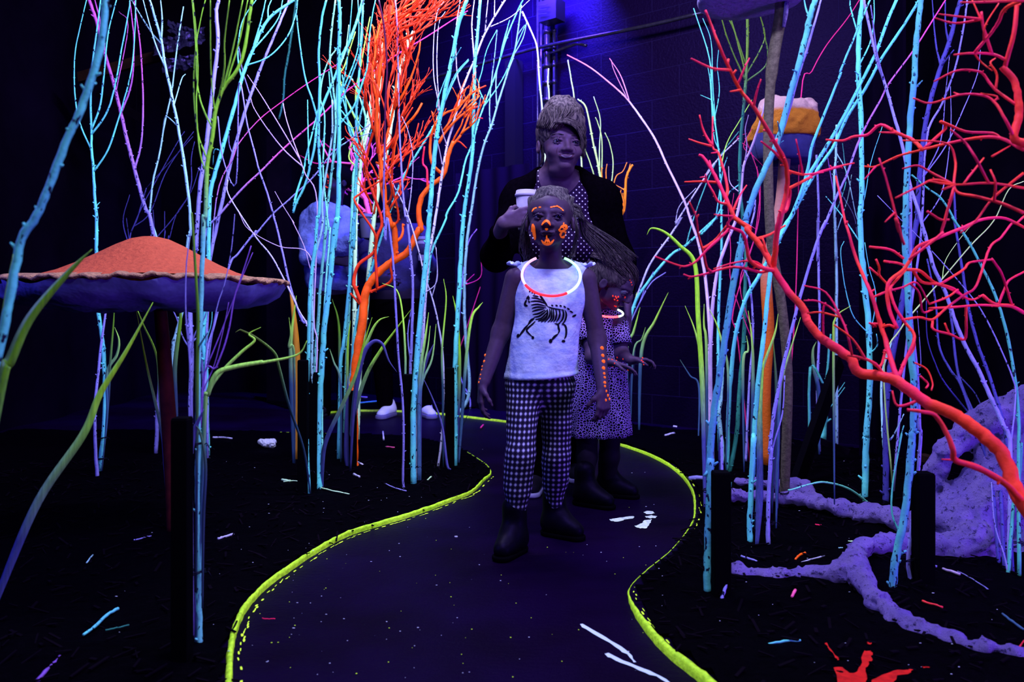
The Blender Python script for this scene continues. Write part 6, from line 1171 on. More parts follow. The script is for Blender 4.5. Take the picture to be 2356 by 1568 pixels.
for a in [
 ('broad long leaf blade slanting before the wide toadstool, blue below and green above','leaf',None,1.9,20,'P -70,1540 0,1355 87,1152 190,1000 F 600,1060 760,800 920,510'),
 ('blurred wide green leaf blade in the corner beneath the long leaning branch','leafd',1.25,1.5,34,'P -110,1900 -60,1250 F 0,1000 60,850 180,600 400,340 555,190'),
 ('narrow green leaf blade beside the long leaning turquoise branch','leaf',1.45,1.45,5,'P -90,1730 -40,1000 F 5,640 45,400 80,220'),
 ('bright green leaf blade arching sideways from the green-topped branch and drooping','leaf2',1.9,1.95,12,'J 1240,1400 F 1230,1200 1250,1060 1300,940 1400,900 1568,870 G 150,870 350,825 410,740'),
 ('pale green leaf blade rising from the green-topped branch with a hooked tip','leaf2',1.9,2.0,8,'J 1238,1390 F 1235,1200 1260,1040 1340,920 1450,810 1530,740 G 60,700 130,660'),
 ('thin arching leaf blade bending over the white fluff with its tip folded','leaf2',None,3.0,7,'K 592,385 G 390,1400 300,1130 240,900 210,810 100,720 20,680 F 1440,675 1415,690'),
 ('short bright leaf blade standing beside the five-shoot turquoise branch','leaf2',None,3.9,9,'J 640,250 F 640,1200 640,940 700,830 715,740 690,660'),
 ('thin upright leaf blade ending under the toadstool rim','leafd',None,3.9,6,'J 645,250 F 650,1100 660,900 680,660 690,510'),
 ('narrow leaf blade in front of the toadstool stalk, blue at its foot','leaf',None,3.0,9,'P 396,1180 F 980,1340 930,1100 880,880 820,560'),
 ('small dark leaf blade touching the toadstool stalk on its near side','leaf',3.4,3.4,6,'P 384,1160 F 960,1100 940,830 860,640 800,490'),
 ('dark green leaf blade among the stems just beyond the toadstool stalk','leafd',4.1,4.1,12,'P 402,1070 F 1055,1190 1050,900 1085,600 1060,520'),
 ('broad blue leaf blade tied along the dark stake of the green-topped branch','leafb',1.9,1.9,24,'J 1190,1430 1155,900 1175,350 1220,20 F 1225,1150'),
 ('dark leaf blade held against the green-topped branch over the toadstool rim','leafd',1.9,1.95,9,'J 1245,1000 1250,0 F 1185,900 1190,620 1180,400 1155,0 A 1150,1300'),
 ('thin teal leaf blade bowing beside the foot of the green-topped branch','leafd',1.9,1.9,7,'J 1285,1100 1290,550 1305,200 1275,0 F 1180,1250'),
 ('golden yellow wide leaf blade beyond the clump of straight turquoise stems','leafy',4.2,4.2,17,'P 680,1060 G 340,980 345,800 325,560 300,410'),
 ('green leaf blade wrapped beside the golden yellow one','leaf2',4.1,4.1,10,'P 675,1070 G 310,900 315,700 345,470'),
 ('curled lime leaf blade at the top of the golden yellow one','leaf2',4.1,4.0,6,'P 678,1072 G 330,830 300,780 310,700 300,600'),
 ('broad leaf blade bowing out of the straight turquoise clump, blue then green','leaf',None,3.4,11,'P 742,1128 G 500,1520 520,1350 620,1130 700,950 750,760 800,600'),
 ('long thin leaf blade reaching far towards the centre clump from the burnt orange trunk','leaf',None,3.9,9,'P 800,1080 G 690,1200 760,960 850,800 930,690 1040,545'),
 ('bright hooked leaf blade beside the burnt orange trunk','leaf2',None,3.9,8,'P 803,1082 G 680,1200 720,900 790,700 840,620 900,595'),
 ('blue leaf blade drooping to the maroon-topped branch from the orange trunk','leafb',3.9,3.8,10,'P 806,1083 G 690,1150 740,850 800,750 860,760 900,860 950,930'),
 ('dark green leaf blade between the hooded person and the orange trunk','leafd',4.2,4.2,7,'P 786,1065 G 605,1000 600,650 560,490'),
 ('small lime leaf blade low in the middle of the turquoise clump','leaf2',4.1,4.1,5,'P 784,1064 G 610,1000 570,870 545,790'),
 ('upright green leaf blade directly left of the orange trunk','leaf',4.1,4.1,8,'P 796,1070 G 650,1200 650,950 655,750 670,620'),
 ('blue leaf blade close to the orange trunk foot','leafb',4.0,4.0,12,'P 800,1083 G 645,1400 650,1150 655,950'),
 ('bright lime leaf blade standing right of the thick centre turquoise branch','leaf2',None,3.8,9,'P 962,1112 G 1080,1150 1090,920 1120,720 1140,570'),
 ('second lime leaf blade in the centre clump, shorter with a cut tip','leaf2',None,3.8,6,'P 966,1112 G 1085,1150 1110,900 1135,780 1150,650'),
 ('dark blue leaf blade spreading behind the two lime ones of the centre clump','leafb',3.8,3.8,16,'P 966,1110 G 1080,1080 1110,900 1170,760'),
 ('tall lime leaf blade leaning right above the two short ones of the centre clump','leaf2',3.7,3.8,6,'P 968,1114 G 1090,1060 1160,850 1185,640'),
 ('thin tall green leaf blade with a forked tip just past the centre clump','leaf2',4.0,4.0,5,'P 1020,1075 G 1225,1050 1220,800 1245,500 1230,370'),
 ('green leaf blade curving right towards the girl, pale tip','leaf2',None,4.3,8,'P 1055,1068 G 1340,1200 1370,800 1400,600 1440,540 1465,510'),
 ('thin arching green leaf blade hanging over the person in dark clothes','leaf2',3.7,3.8,5,'P 948,1115 G 1000,1100 1000,850 985,600 950,440 860,395'),
 ('turquoise leaf blade against the bright stem nearest the girl','leaf',4.1,4.1,9,'P 1050,1070 G 1320,1100 1325,850 1310,600 1285,470'),
 ('thin pale twig-like leaf at the foot of the stem nearest the girl','leaf2',None,4.2,3,'P 1050,1040 G 1310,1340 1390,1150'),
 ('thin lavender leaf blade bending from the centre clump down to the stake nearest the girl','leafb',3.7,4.0,6,'P 1037,1080 G 1250,1480 1220,1250 1160,1080 1090,930'),
 ('long green leaf blade curling over at its tip right of the smaller child','leaf',None,3.4,11,'P 1622,1175 H 575,1450 565,1000 540,600 520,280 430,170 340,90 260,65 230,105'),
 ('thin lime leaf blade with a pointed tip beside the long curling one','leaf2',3.6,3.7,5,'P 1625,1110 H 560,900 540,760 510,650 460,530'),
 ('dotted lime leaf blade right of the long curling one','leaf2',3.8,3.8,7,'P 1628,1100 H 590,800 575,650 575,520'),
 ('lime leaf blade in the tuft behind the smaller child’s hands','leaf2',5.2,5.2,8,'P 1445,1000 H 110,800 150,690 190,540'),
 ('green leaf blade fanning wide from the tuft behind the smaller child','leaf2',5.2,5.2,8,'P 1470,1000 H 200,800 280,620 360,450'),
 ('blue leaf blade hanging below the smaller child’s raised hands','leafb',None,5.2,9,'P 1440,975 H 110,1150 150,900 160,800'),
 ('short lime leaf blade with knots in the tuft behind the smaller child','leaf2',5.2,5.2,4,'P 1450,1000 H 150,820 200,730 222,660'),
 ('wide green leaf blade lying along the grass tuft stems behind the smaller child','leaf2',5.1,5.1,10,'P 1440,1002 H 100,820 130,640 170,450'),
 ('pale green sprig low on the dark wall right of the smaller child','leaf2',5.0,5.0,4,'P 1606,1040 H 545,1025 490,950 430,855'),
 ('lime leaf blade leaning left in the middle bundle','leaf2',3.6,3.7,5,'P 1670,1080 H 720,950 690,780 650,640 600,540'),
 ('green leaf blade crossing behind the turquoise branch of the middle bundle','leaf2',3.5,3.5,8,'P 1728,1090 H 870,1000 865,750 840,560'),
 ('small curled lime leaf blade in the middle bundle','leaf2',3.5,3.5,6,'P 1712,1085 H 810,890 840,800 830,710'),
 ('lime leaf blade leaning right across the orange toadstool stalk','leaf2',2.9,3.0,8,'P 1738,1225 H 920,1000 930,900 1000,700 1020,580'),
 ('blue-green upright leaf blade behind the orange toadstool stalk','leafd',3.1,3.1,10,'P 1775,1180 H 1010,1200 1010,1000 990,720'),
 ('broad blue and green leaf blade tied in the middle bundle beside its turquoise branch','leaf',None,2.85,15,'M 390,715 410,400 410,0 H 915,1150 935,850'),
 ('thin lime leaf blade along the lavender branch that turns pink','leaf2',2.9,3.0,7,'P 1785,1230 H 1030,1100 1050,950 1100,780 1155,600'),
 ('green leaf blade bent at the top in the dark behind the fallen red limb','leaf2',4.2,4.2,9,'P 1885,1045 H 1265,1060 1235,900 1230,800 1250,745'),
 ('blue leaf blade hanging down the near stake of the heavy front stem','leafb',2.35,2.35,11,'M 190,950 165,600 165,200 H 670,1450 660,1250'),
 ('blue leaf blade standing close to the grey toadstool stalk','leafb',None,3.3,10,'M 518,490 520,200 H 1025,1400 1030,1150'),
 ('lime leaf blade between the red twigs, pointing right','leaf2',2.6,2.6,5,'P 1920,1160 P 1918,800 I 190,605 280,530'),
]: BL(*a)
# ---------------------------------------------------------------- dark stakes and ties
def stake(x, ytop, ybase, w, label, dark='black', d=None):
    d = d or gd(ybase); b = P(x, HY+F*CH/d, d); top = P(x, ytop, d); wm = w/F*d; mb = MB(); h = top.z
    c = Vector((b.x, b.y, h/2)); mb.box(c, (wm, wm, h)); mb.box((b.x, b.y, h+.001), (wm*.96, wm*.96, .004))
    o = mb.build('wooden_stake', M[dark], loc=(b.x,b.y,0), smooth=False); bv = o.modifiers.new('edge','BEVEL'); bv.width = .002
    props(o, label, 'stake', 'black stakes the stems are tied to'); return d
stake(419, 962, 1530, 38, 'black stake nearest the camera, behind the green-topped branch')
stake(698, 829, 1140, 22, 'black stake in the clump of straight turquoise stems, left of the thickest one')
stake(721, 858, 1128, 21, 'black stake directly behind the thickest turquoise branch')
stake(939, 862, 1112, 25, 'black stake between the maroon-topped branch and the thick turquoise centre branch')
stake(1035, 847, 1085, 20, 'black stake beside the bright turquoise branch nearest the girl')
stake(1659, 1086, 1375, 38, 'black stake beside the heavy front branch at the path edge')
stake(2124, 1088, 1345, 38, 'black stake before the violet trunk')
stake(812, 900, 1082, 16, 'black stake hidden behind the burnt orange trunk')
def tie(x0, x1, y, d, label, turns=2):
    mb = MB(); c = P((x0+x1)/2, y, d+.012); a = abs(x1-x0)/2/F*d+.004; b = .022; rr = random.Random(int(x0+y)); pts = []
    for i in range(turns*14+1):
        th = 2*math.pi*i/14; pts.append(c+Vector((a*math.cos(th), b*math.sin(th), (i/14)*.004+rr.uniform(-.001,.001)+a*.15*math.cos(th))))
    mb.tube(pts, [.0016]*len(pts), 5); mb.tube([pts[0], pts[0]+Vector((.012,-.01,.006)), pts[0]+Vector((.02,-.012,-.006))], [.0013]*3, 4)
    props(mb.build('cable_tie', M['tie']), label, 'tie', 'black cords tying stems to stakes')
for a in [(413,468,1320,1.9,'black cord round the green-topped branch low on its stake'),(448,464,1024,1.92,'black cord round the green-topped branch at the mushroom stalk height'),(702,715,1087,3.5,'black cord round the leftmost turquoise stem of the clump'),(726,744,1088,3.55,'black cord low round the thickest turquoise stem'),(728,741,942,3.6,'black cord high round the thickest turquoise stem'),
 (924,960,1078,3.65,'black cord low round the thick centre turquoise stem'),(945,957,931,3.7,'black cord high round the thick centre turquoise stem'),(1018,1052,1030,4.05,'black cord low round the stem nearest the girl'),(1042,1054,922,4.1,'black cord high round the stem nearest the girl'),
 (1620,1668,1128,2.3,'black cord high round the heavy front stem'),(1620,1680,1282,2.3,'black cord low round the heavy front stem'),(1722,1740,1184,2.85,'black cord low on the turquoise branch of the middle bundle'),(1762,1778,1205,2.75,'black cord low round the lavender branch that turns pink'),(1727,1740,1085,2.85,'black cord high on the turquoise branch of the middle bundle'),
 (1985,2002,1012,3.4,'uppermost black cord on the pale turquoise stem beyond the violet roots'),(1983,2001,1060,3.4,'middle black cord on the pale turquoise stem beyond the violet roots'),(1982,2000,1108,3.4,'lowest black cord on the pale turquoise stem beyond the violet roots'),
 (2082,2110,1136,2.45,'black cord high round the turquoise stem before the dark stake'),(2058,2105,1288,2.35,'black cord low round the turquoise stem before the dark stake'),(216,245,1010,3.85,'upper black cord round the five-shoot turquoise branch'),(216,243,1058,3.85,'lower black cord round the five-shoot turquoise branch'),
 (474,486,1033,4.3,'black cord low on the thick turquoise stem leaning out of the toadstool clump'),(2305,2356,1255,2.5,'black cord round the stem feet at the violet trunk'),(1797,1812,1135,3.2,'black cord low round the grey toadstool stalk'),(1798,1814,1022,3.25,'black cord bundle high round the grey toadstool stalk')]: tie(*a)
# ---------------------------------------------------------------- toadstools
def wobf(amp, seed, zamp=0):
    rs = random.Random(seed); ph = [rs.uniform(0,6.28) for _ in range(6)]
    def w(th, r, z):
        q = 1+amp*(math.sin(2*th+ph[0])*.5+math.sin(3*th+ph[1])*.35+math.sin(7*th+ph[2])*.16+math.sin(13*th+ph[3])*.1)
        return r*q, z+zamp*(r/.5)*(math.sin(2*th+ph[4])*.6+math.sin(5*th+ph[5])*.3+math.sin(11*th+ph[2])*.15)
    return w
cap_or = plain('toadstool_red_orange', (.36,.062,.032), .75, .2, glow=.02, nscale=55, bstr=.9, bdist=.010, vary=.15)
rim_br = plain('toadstool_rim_foam', (.30,.16,.12), .8, .2, nscale=80, bstr=1, bdist=.012, vary=.4)
und_bl = plain('toadstool_underside_cloth', (.17,.18,.72), .75, .2, nscale=6, bstr=.6, bdist=.02, vary=.5)
stalk_rd = plain('toadstool_stalk_maroon', (.05,.006,.006), .7, .2, nscale=25)
d = 2.87; c0 = P(345, 1230, d); o = empty('toadstool', (c0.x, c0.y, 0)); props(o, 'very wide orange-red toadstool with ragged rim and blue underside on a dark maroon stalk', 'toadstool')
zt = P(0, 543, d).z; zr = P(0, 643, d).z; zb = P(0, 700, d).z; Rr = 305/F*d
mb = MB(); prof = [(.002 if r == 0 else r*d/F, P(0,y,d).z) for r, y in ((0,543),(18,544.5),(42,550),(72,564),(108,584),(150,606),(190,624),(225,635),(250,640))]
wb_ = wobf(.02, 3, .008); mb.lathe((c0.x,c0.y,0), prof, 96, wb_); mb.build('cap', cap_or, o)
mb = MB(); rs = random.Random(2); prof = [(Rr*.76,zr+.006),(Rr*.90,zr+.004),(Rr*.98,zr),(Rr*1.01,zr-.004),(Rr*1.005,zr-.011),(Rr*.97,zr-.015),(Rr*.9,zr-.016)]
def wr(th, r, z): a, b = wb_(th, r, z); return a*(1+.006*math.sin(th*31+1)+.005*math.sin(th*53)), b+.004*math.sin(th*27)+.003*math.sin(th*61+2)
mb.lathe((c0.x,c0.y,0), prof, 200, wr); mb.build('rim', rim_br, o)
mb = MB(); prof = [(Rr*.985,zr-.014),(Rr*.94,zr-.050),(Rr*.85,zr-.078),(Rr*.72,zb-.004),(Rr*.5,zb-.016),(Rr*.3,zb-.02),(.06,zb-.012),(.03,zb-.005)]
def wu(th, r, z): a, b = wb_(th, r, z); return a, b+.007*math.sin(th*9+r*20)+.005*math.sin(th*17+r*40)
mb.lathe((c0.x,c0.y,0), prof, 120, wu); mb.build('underside', und_bl, o)
mb = MB(); pts = [P(405,1225,d), P(398,1100,d), P(388,960,d), P(378,820,d), P(368,700,d)]; pts[0].z = 0
mb.tube(cr(pts,6), [.030-.008*i/24 for i in range(25)], 16); mb.build('stalk', stalk_rd, o)
# orange toadstool
pinkw = plain('toadstool_pinkish_white', (.56,.32,.42), .8, .2, nscale=60, bstr=1, bdist=.008, vary=.15)
m, nt, b = mat_new('toadstool_orange_white_cap'); g = geo(nt); z_ = sepz(nt, g)[2]; d = 4.1
nzz = noise(nt, g, 14, 3); k = nt.nodes.new('ShaderNodeMath'); k.operation = 'MULTIPLY_ADD'; nt.links.new(nzz, k.inputs[0]); k.inputs[1].default_value = .05; nt.links.new(z_, k.inputs[2])
zl = P(0, 262, d).z+.025; c_ = mix(nt, maprange(nt, k.outputs[0], zl-.012, zl+.012), (.50,.17,.02), (.46,.28,.40))
pit = nt.nodes.new('ShaderNodeTexVoronoi'); pit.inputs['Scale'].default_value = 26; nt.links.new(g, pit.inputs['Vector'])
setc(nt, b, c_, .8, .2, .02); bump(nt, b, noise(nt, g, 60, 5, .8), 1, .012)
c0 = P(1800, 320, d); o = empty('toadstool', (P(1763,1060,d).x, c0.y, 0)); props(o, 'mid-height toadstool with a chunky cap pinkish white over orange on a bent orange stalk', 'toadstool')
s = SDF(.008); px_m = d/F; s.ell((c0.x, c0.y, P(0,315,d).z), (76*px_m, .16, 76*px_m), k=.03); s.cap(P(1778,270,d), P(1835,262,d), 34*px_m, 38*px_m, .05); s.cap(P(1770,300,d), P(1838,300,d), 40*px_m, 40*px_m, .03); s.ell((c0.x, c0.y, P(0,268,d).z), (56*px_m,.13,44*px_m), k=.04)
zcut = P(0,322,d).z
v, f = s.mesh(disp=lambda X,Y,Z: NZ(X,Y,Z,9.)*.045+NZ(X,Y,Z,26.)*.016+NZ(X,Y,Z,60.)*.008, clip=lambda X,Y,Z: (zcut-.0+.04*(X-c0.x)+X*0+Y*0)-Z)
mesh_obj('cap', v, f, m, o)
mb = MB(); mb.lathe((c0.x,c0.y,0), [(70*px_m,zcut+.02),(71*px_m,P(0,335,d).z),(64*px_m,P(0,368,d).z),(58*px_m,P(0,373,d).z),(12*px_m,P(0,366,d).z)], 48, wobf(.03, 4, .004)); mb.build('underside', plain('toadstool_blue_underside', (.045,.045,.24), .8, .05, nscale=8, bstr=.6, bdist=.01), o)
def stalkmat(name, c1, c2, y0, y1, dd):
    m, nt, b = mat_new(name); g = geo(nt); c = mix(nt, maprange(nt, sepz(nt, g)[2], P(0,y0,dd).z, P(0,y1,dd).z), c1, c2); setc(nt, b, c, .7, .2, .01); bump(nt, b, noise(nt, g, 50, 4), .6, .005); return m
mb = MB(); pts = [P(1763,1062,d), P(1760,900,d), P(1768,760,d), P(1763,640,d), P(1776,560,d), P(1796,470,d), P(1806,360,d)]; pts[0].z = 0
mb.tube(cr(pts,6), [13*px_m]*37, 14); mb.build('stalk', stalkmat('toadstool_orange_pink_stalk', (.55,.11,.012), (.45,.20,.24), 700, 560, d), o)
# tall grey-stalked toadstool
d = 3.23; px_m = d/F; c0 = P(1725, -30, d); o = empty('toadstool', (P(1803,1170,d).x, d, 0)); props(o, 'tallest toadstool with a lavender cap on a long curved grey-brown stalk', 'toadstool')
lavc = plain('toadstool_lavender', (.24,.20,.55), .8, .2, nscale=50, bstr=1, bdist=.01, vary=.2)
mb = MB(); zz = P(0,-6,d).z; R_ = 118*px_m; prof = [(.003,zz+.20),(R_*.3,zz+.17),(R_*.6,zz+.12),(R_*.9,zz+.05),(R_*1.0,zz+.0),(R_*.96,zz-.02),(R_*.7,zz-.028),(R_*.3,zz-.02),(.0005,zz-.02)]
mb.lathe((c0.x,c0.y,0), prof, 72, wobf(.04, 9, .01)); mb.build('cap', lavc, o)
mb = MB(); pts = [P(1803,1172,d), P(1810,1000,d), P(1812,850,d), P(1798,700,d), P(1775,560,d), P(1768,420,d), P(1768,280,d), P(1777,150,d), P(1795,40,d), P(1798,-10,d)]; pts[0].z = 0
nr = cr(pts,6); mb.tube(nr, [(11+(3 if i > 40 else 0))*px_m for i in range(len(nr))], 14); mb.build('stalk', plain('toadstool_grey_brown', (.085,.07,.065), .8, .2, nscale=60, bstr=.8, bdist=.005), o)
mb = MB(); mb.tube([P(1810,5,d-.03), P(1808,30,d-.03), P(1803,62,d-.03)], [.009,.010,.007], 8); mb.build('drip', lavc, o)
# ---------------------------------------------------------------- violet root sculpture
s = SDF(.0085)
def rp(x, y, d): return tuple(P(x, y, d))
def chain(pts, k=.03):
    for (x0,y0,d0,r0), (x1,y1,d1,r1) in zip(pts, pts[1:]): s.cap(rp(x0,y0,d0), rp(x1,y1,d1), r0/F*d0, r1/F*d1, k)
chain([(1655,1310,2.44,14),(1700,1318,2.42,17),(1790,1326,2.38,18),(1880,1322,2.38,18),(1930,1318,2.36,22),(1968,1300,2.36,27)])
chain([(1968,1300,2.36,26),(1985,1340,2.28,23),(2020,1385,2.16,22),(2060,1425,2.07,23),(2110,1452,2.0,23),(2180,1474,1.95,21),(2260,1495,1.88,19),(2330,1510,1.85,18),(2420,1525,1.82,17)])
chain([(1968,1300,2.38,22),(1962,1275,2.48,18),(1985,1255,2.55,17),(2030,1248,2.6,17),(2080,1250,2.62,18),(2150,1255,2.62,24),(2210,1265,2.6,30),(2240,1240,2.62,45)])
chain([(1700,1108,3.5,7),(1740,1110,3.45,8),(1830,1118,3.4,14),(1850,1125,3.35,14),(1880,1150,3.2,16)])
chain([(1628,1148,3.25,6),(1690,1140,3.25,10),(1740,1140,3.25,11),(1830,1145,3.2,13),(1880,1152,3.15,15),(1930,1168,3.05,16),(2000,1180,2.98,18),(2060,1190,2.9,18),(2090,1205,2.85,22),(2150,1190,2.8,28),(2220,1190,2.75,50)])
chain([(2146,1115,2.85,14),(2152,1080,2.85,20),(2185,1030,2.8,26),(2235,985,2.8,30),(2290,960,2.75,36),(2380,930,2.7,45),(2460,900,2.7,60)])
s.cap(rp(2146,1100,2.85), rp(2152,1150,2.85), 13/F*2.85, 5/F*2.85, .02)
s.cap(rp(2240,990,2.8), rp(2215,1030,2.8), 24/F*2.8, 8/F*2.8, .02)
chain([(2400,1000,2.75,75),(2320,1070,2.75,62),(2275,1150,2.75,66),(2235,1215,2.75,62),(2270,1260,2.65,36),(2288,1275,2.6,20)])
chain([(2160,1190,2.8,22),(2190,1160,2.8,26),(2250,1100,2.8,30)])
s.cap(rp(2225,1285,2.6), rp(2218,1300,2.58), 12/F*2.6, 5/F*2.6, .02)
s.cap(rp(2420,1150,2.9), rp(2380,1290,2.7), .16, .12, .04)
v, f = s.mesh(disp=lambda X,Y,Z: NZ(X,Y,Z,14.)*.012+NZ(X,Y,Z,36.)*.018+NZ(X,Y,Z,78.)*.014)
m, nt, b = mat_new('violet_root_crust'); g = geo(nt)
c = mix(nt, maprange(nt, noise(nt, g, 18, 3), .3, .7), (.24,.16,.92), (.34,.24,1.0)); c = mix(nt, maprange(nt, noise(nt, g, 60, 5, .75), .56, .63), c, (.05,.035,.22))
setc(nt, b, c, .75, .2, .03); bump(nt, b, noise(nt, g, 60, 6, .85), 1., .030)
o = mesh_obj('root_sculpture', v, f, m, loc=(P(2240,1290,2.6).x, 2.6, 0)); props(o, 'crusty violet root sculpture with an arch and long roots snaking over the mulch', 'sculpture')
# ---------------------------------------------------------------- loose things on the ground
def stick(label, mat, w, path, z=.014, name='broken_stick', parts=None):
    pts = [G(x, y, z) for x, y in px(path)]; mb = MB(); r = max(.0014, w/2/F*pts[0].y); rr = random.Random(len(label)+int(w*7)); c = cr(pts, 4)
    for q in c: q.z = z+r*.6+rr.uniform(0,.002)
    mb.tube(c, [r*rr.uniform(.75,1.1) for _ in c], 6); o = mb.build(name, M[mat], loc=c[0]); props(o, label, 'stick', 'painted sticks dropped on the ground'); return o
for a in [('bright turquoise broken stick lying below the toadstool stalk','cyan',8,'J 530,1275 600,1225 680,1150 750,1110'),('dim lime broken stick beside the bright turquoise one','teal_green',4,'J 670,1245 740,1230 820,1212'),('violet stick at the bottom corner of the mulch under the toadstool','violet',10,'J 240,1568 300,1500 345,1460 380,1420'),
 ('small blue stick between the broad leaf blade and the stalk','pale',4,'J 550,815 590,765'),('broken lavender stick pieces left of the stalk','lav',4,'J 850,672 900,660 960,645'),('white stick right of the green-topped branch','white_lav',6,'J 1385,665 1430,650 1485,635'),
 ('long pale twig lying among the straight turquoise stems','mint',3,'K 420,300 500,295 600,320 700,350 840,380'),('short mint stick left of the straight turquoise stems','mint',5,'K 410,288 465,298'),('lavender feathery twig at the foot of the maroon-topped branch','lav',3,'K 1060,310 1130,340 1200,360'),
 ('white chip by the orange foot','white_lav',6,'K 868,255 905,273'),('white chip beyond the orange foot','white_lav',5,'K 890,178 925,195'),('small white stick beside the centre turquoise stem','mint',4,'K 1335,290 1360,268'),('thin upright white stick at the path start in the back','white_lav',4,'G 865,1290 870,1340'),
 ('pale stick across the far edge by the sneakers','cyan',4,'G 705,1120 800,1110 910,1105'),('pale stick left of the sneakers','white_lav',4,'G 710,1080 770,1085'),('lavender stick behind the toadstool clump','white_lav',4,'F 1280,1325 1330,1325 1395,1332'),
 ('white stick on the mulch under the dark wall','white_lav',6,'H 340,1315 395,1302'),('short white stick above the longer one under the dark wall','white_lav',5,'H 390,1260 412,1262'),('lavender stick crossing behind the heavy front stem','lav',10,'P 1585,1103 1610,1102 1650,1106'),
 ('orange stick in front of the farther root','orange',6,'M 635,797 660,770 698,755'),('white thin stick against the nearer root','white_lav',4,'M 620,845 700,805 820,772'),('pink chip in front of the nearer root','pink',7,'M 612,1035 635,990'),('red twig between the roots and the path','red',5,'M 1440,1060 1500,1078 1570,1100'),
 ('lavender dropped strip beyond the black stake','lav',5,'M 1480,832 1535,842'),('pinkish dropped strip beyond the black stake','pinkl',6,'M 1570,855 1680,890'),('long thin lavender twig beyond the black stake','lav',3,'M 1665,868 1760,920 1860,985'),
 ('broken turquoise stick near the red painted print','cyan',6,'M 465,1332 560,1318 668,1312'),('green leaf scrap at the frame edge below the root','leaf2',6,'M 1950,1140 2010,1190 2087,1245'),('small mint stick by the root junction','mint',4,'M 970,680 1020,682'),('red curled twig at the frame edge','redm',4,'M 1990,1390 2050,1360 2087,1310'),
 ('white lavender scrap behind the heavy stem','lav',5,'M 290,775 340,790 390,808'),('pale sliver on the far mulch by the middle bundle','white_lav',4,'P 1600,1103 1585,1101'),('thin red sliver on the mulch by the middle bundle','red',3,'M 760,572 800,577'),('tiny blue stick on the path edge in front','pale',3,'M 910,722 935,720'),
 ('red sliver on the path beside the painted edging','redm',3,'K 285,1168 330,1173 368,1172'),('pinkish sliver beyond the centre stems','pink',3,'G 885,1380 935,1385'),('white flake on the path','white_lav',4,'K 1508,650 1525,652'),
 ('hooked pink twig against the black wall left of the woman','magenta',4,'P 1106,985 1112,978')]: stick(*a)
# specks
mb = MB(); rr = random.Random(31)
for _ in range(190):
    x = rr.choice((rr.uniform(250,1000), rr.uniform(1500,2300), rr.uniform(600,1500))); y = rr.uniform(1010, 1560); q = G(x, y, .017); r = rr.uniform(.0006,.0017)
    mb.ball(q, (r*rr.uniform(1,3), r, r*.6), 5, 3)
props(mb.build('paint_chips', plain('pale_paint_chip', (.5,.55,1.0), .6, .2, glow=.05)), 'tiny pale paint chips scattered over path and mulch', 'paint chips', kind='stuff')
mb = MB()
for _ in range(60):
    q = G(rr.uniform(560,1500), rr.uniform(1150,1560), .002); r = rr.uniform(.001,.0025); mb.ball(q, (r,r,r*.4), 5, 3)
props(mb.build('paint_drops', plain('lime_drop', (.5,.8,.05), .6, .2, glow=.1)), 'tiny yellow-green paint drops on the path', 'paint drops', kind='stuff')
# fluff ball
s = SDF(.004); c = G(616, 1020, .03); c.z = .028
for i in range(26):
    a = rr.uniform(0,6.28); b_ = rr.uniform(-.3,1); s.ell((c.x+.045*math.cos(a)*rr.random(), c.y+.03*math.sin(a)*rr.random(), c.z+.014*b_), (.018,.018,.015), k=.008)
v, f = s.mesh(disp=lambda X,Y,Z: NZ(X,Y,Z,120.)*.012+NZ(X,Y,Z,260.)*.006); props(mesh_obj('fluff_ball', v, f, plain('white_fluff', (.50,.52,.98), .9, .1, glow=.03, nscale=200)), 'fluffy white ball lying on the mulch left of the turquoise clump', 'ball')
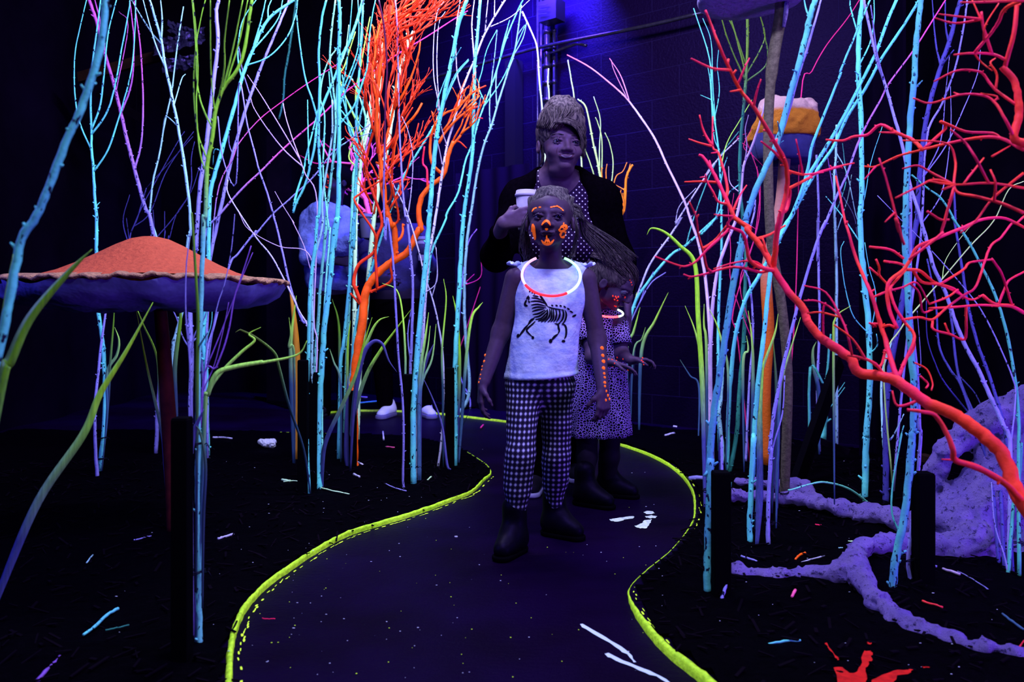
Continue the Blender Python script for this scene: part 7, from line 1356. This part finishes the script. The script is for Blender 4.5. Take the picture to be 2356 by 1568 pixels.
# painted prints on the path
def paintpoly(name, polys, mat, label, cat, z=.0022):
    v = []; f = []; rr = random.Random(6)
    for p in polys:
        pts = [G(x, y, z)-Vector((0,0,z)) for x, y in p]; n = len(pts); k0 = len(v)
        for i in range(n):
            for j in range(3): q = pts[i].lerp(pts[(i+1)%n], j/3); v.append(q+Vector((rr.uniform(-.0022,.0022), rr.uniform(-.004,.004), z)))
        f.append(tuple(range(k0, len(v))))
    return props(mesh_obj(name, v, f, mat, smooth=False), label, cat)
whitep = plain('white_floor_paint', (.55,.66,1.0), .6, .2, glow=.12, nscale=90)
def pl(s_): return px(s_)
paintpoly('painted_print', [pl('L 832,535 870,530 920,522 975,514 993,518 985,528 930,538 895,550 865,548 845,545')], whitep, 'long white paint stroke on the path in front of the smaller child’s boots', 'paint mark')
paintpoly('painted_print', [pl('L 1050,490 1075,482 1110,485 1120,495 1095,503 1065,500'), pl('L 1062,517 1100,510 1135,514 1130,525 1095,528 1068,524'), pl('L 1060,540 1102,535 1095,555 1080,575 1072,592 1030,592 1005,585 992,578 1020,568 1045,555')], whitep, 'white three-part painted print on the path beside the long stroke', 'paint mark')
redp = plain('red_floor_paint', (.48,.010,.006), .6, .2, glow=.06, nscale=60, vary=.3)
paintpoly('painted_print', [pl('M 818,1322 838,1320 862,1365 905,1412 908,1432 880,1400 845,1350'), pl('M 1075,1372 1105,1366 1125,1378 1118,1420 1100,1450 1085,1500 1080,1568 1090,1640 900,1640 905,1540 880,1475 930,1470 980,1515 1030,1500 1055,1440'),
  pl('M 1085,1600 1150,1540 1260,1495 1350,1485 1385,1492 1370,1510 1290,1530 1230,1590 1150,1640'), pl('M 1090,1318 1105,1314 1118,1322 1100,1328'), pl('M 1445,1470 1480,1468 1485,1475 1450,1477')], redp, 'red painted claw print with spread toes at the bottom edge of the mulch bed', 'paint mark', z=.027)
bl = plain('blue_white_floor_paint', (.45,.55,1.0), .5, .2, glow=.15)
paintpoly('painted_claw_mark', [pl('L 648,1200 665,1200 780,1265 880,1325 960,1380 1003,1440 990,1446 945,1395 870,1342 760,1275 655,1215')], bl, 'blue-white bent painted stroke at the front of the path', 'paint mark')
paintpoly('painted_claw_mark', [pl('L 802,1388 830,1385 920,1430 1050,1480 1160,1530 1260,1590 1225,1590 1130,1535 1020,1490 900,1440 820,1405')], bl, 'longer blue-white painted stroke nearest the camera', 'paint mark')
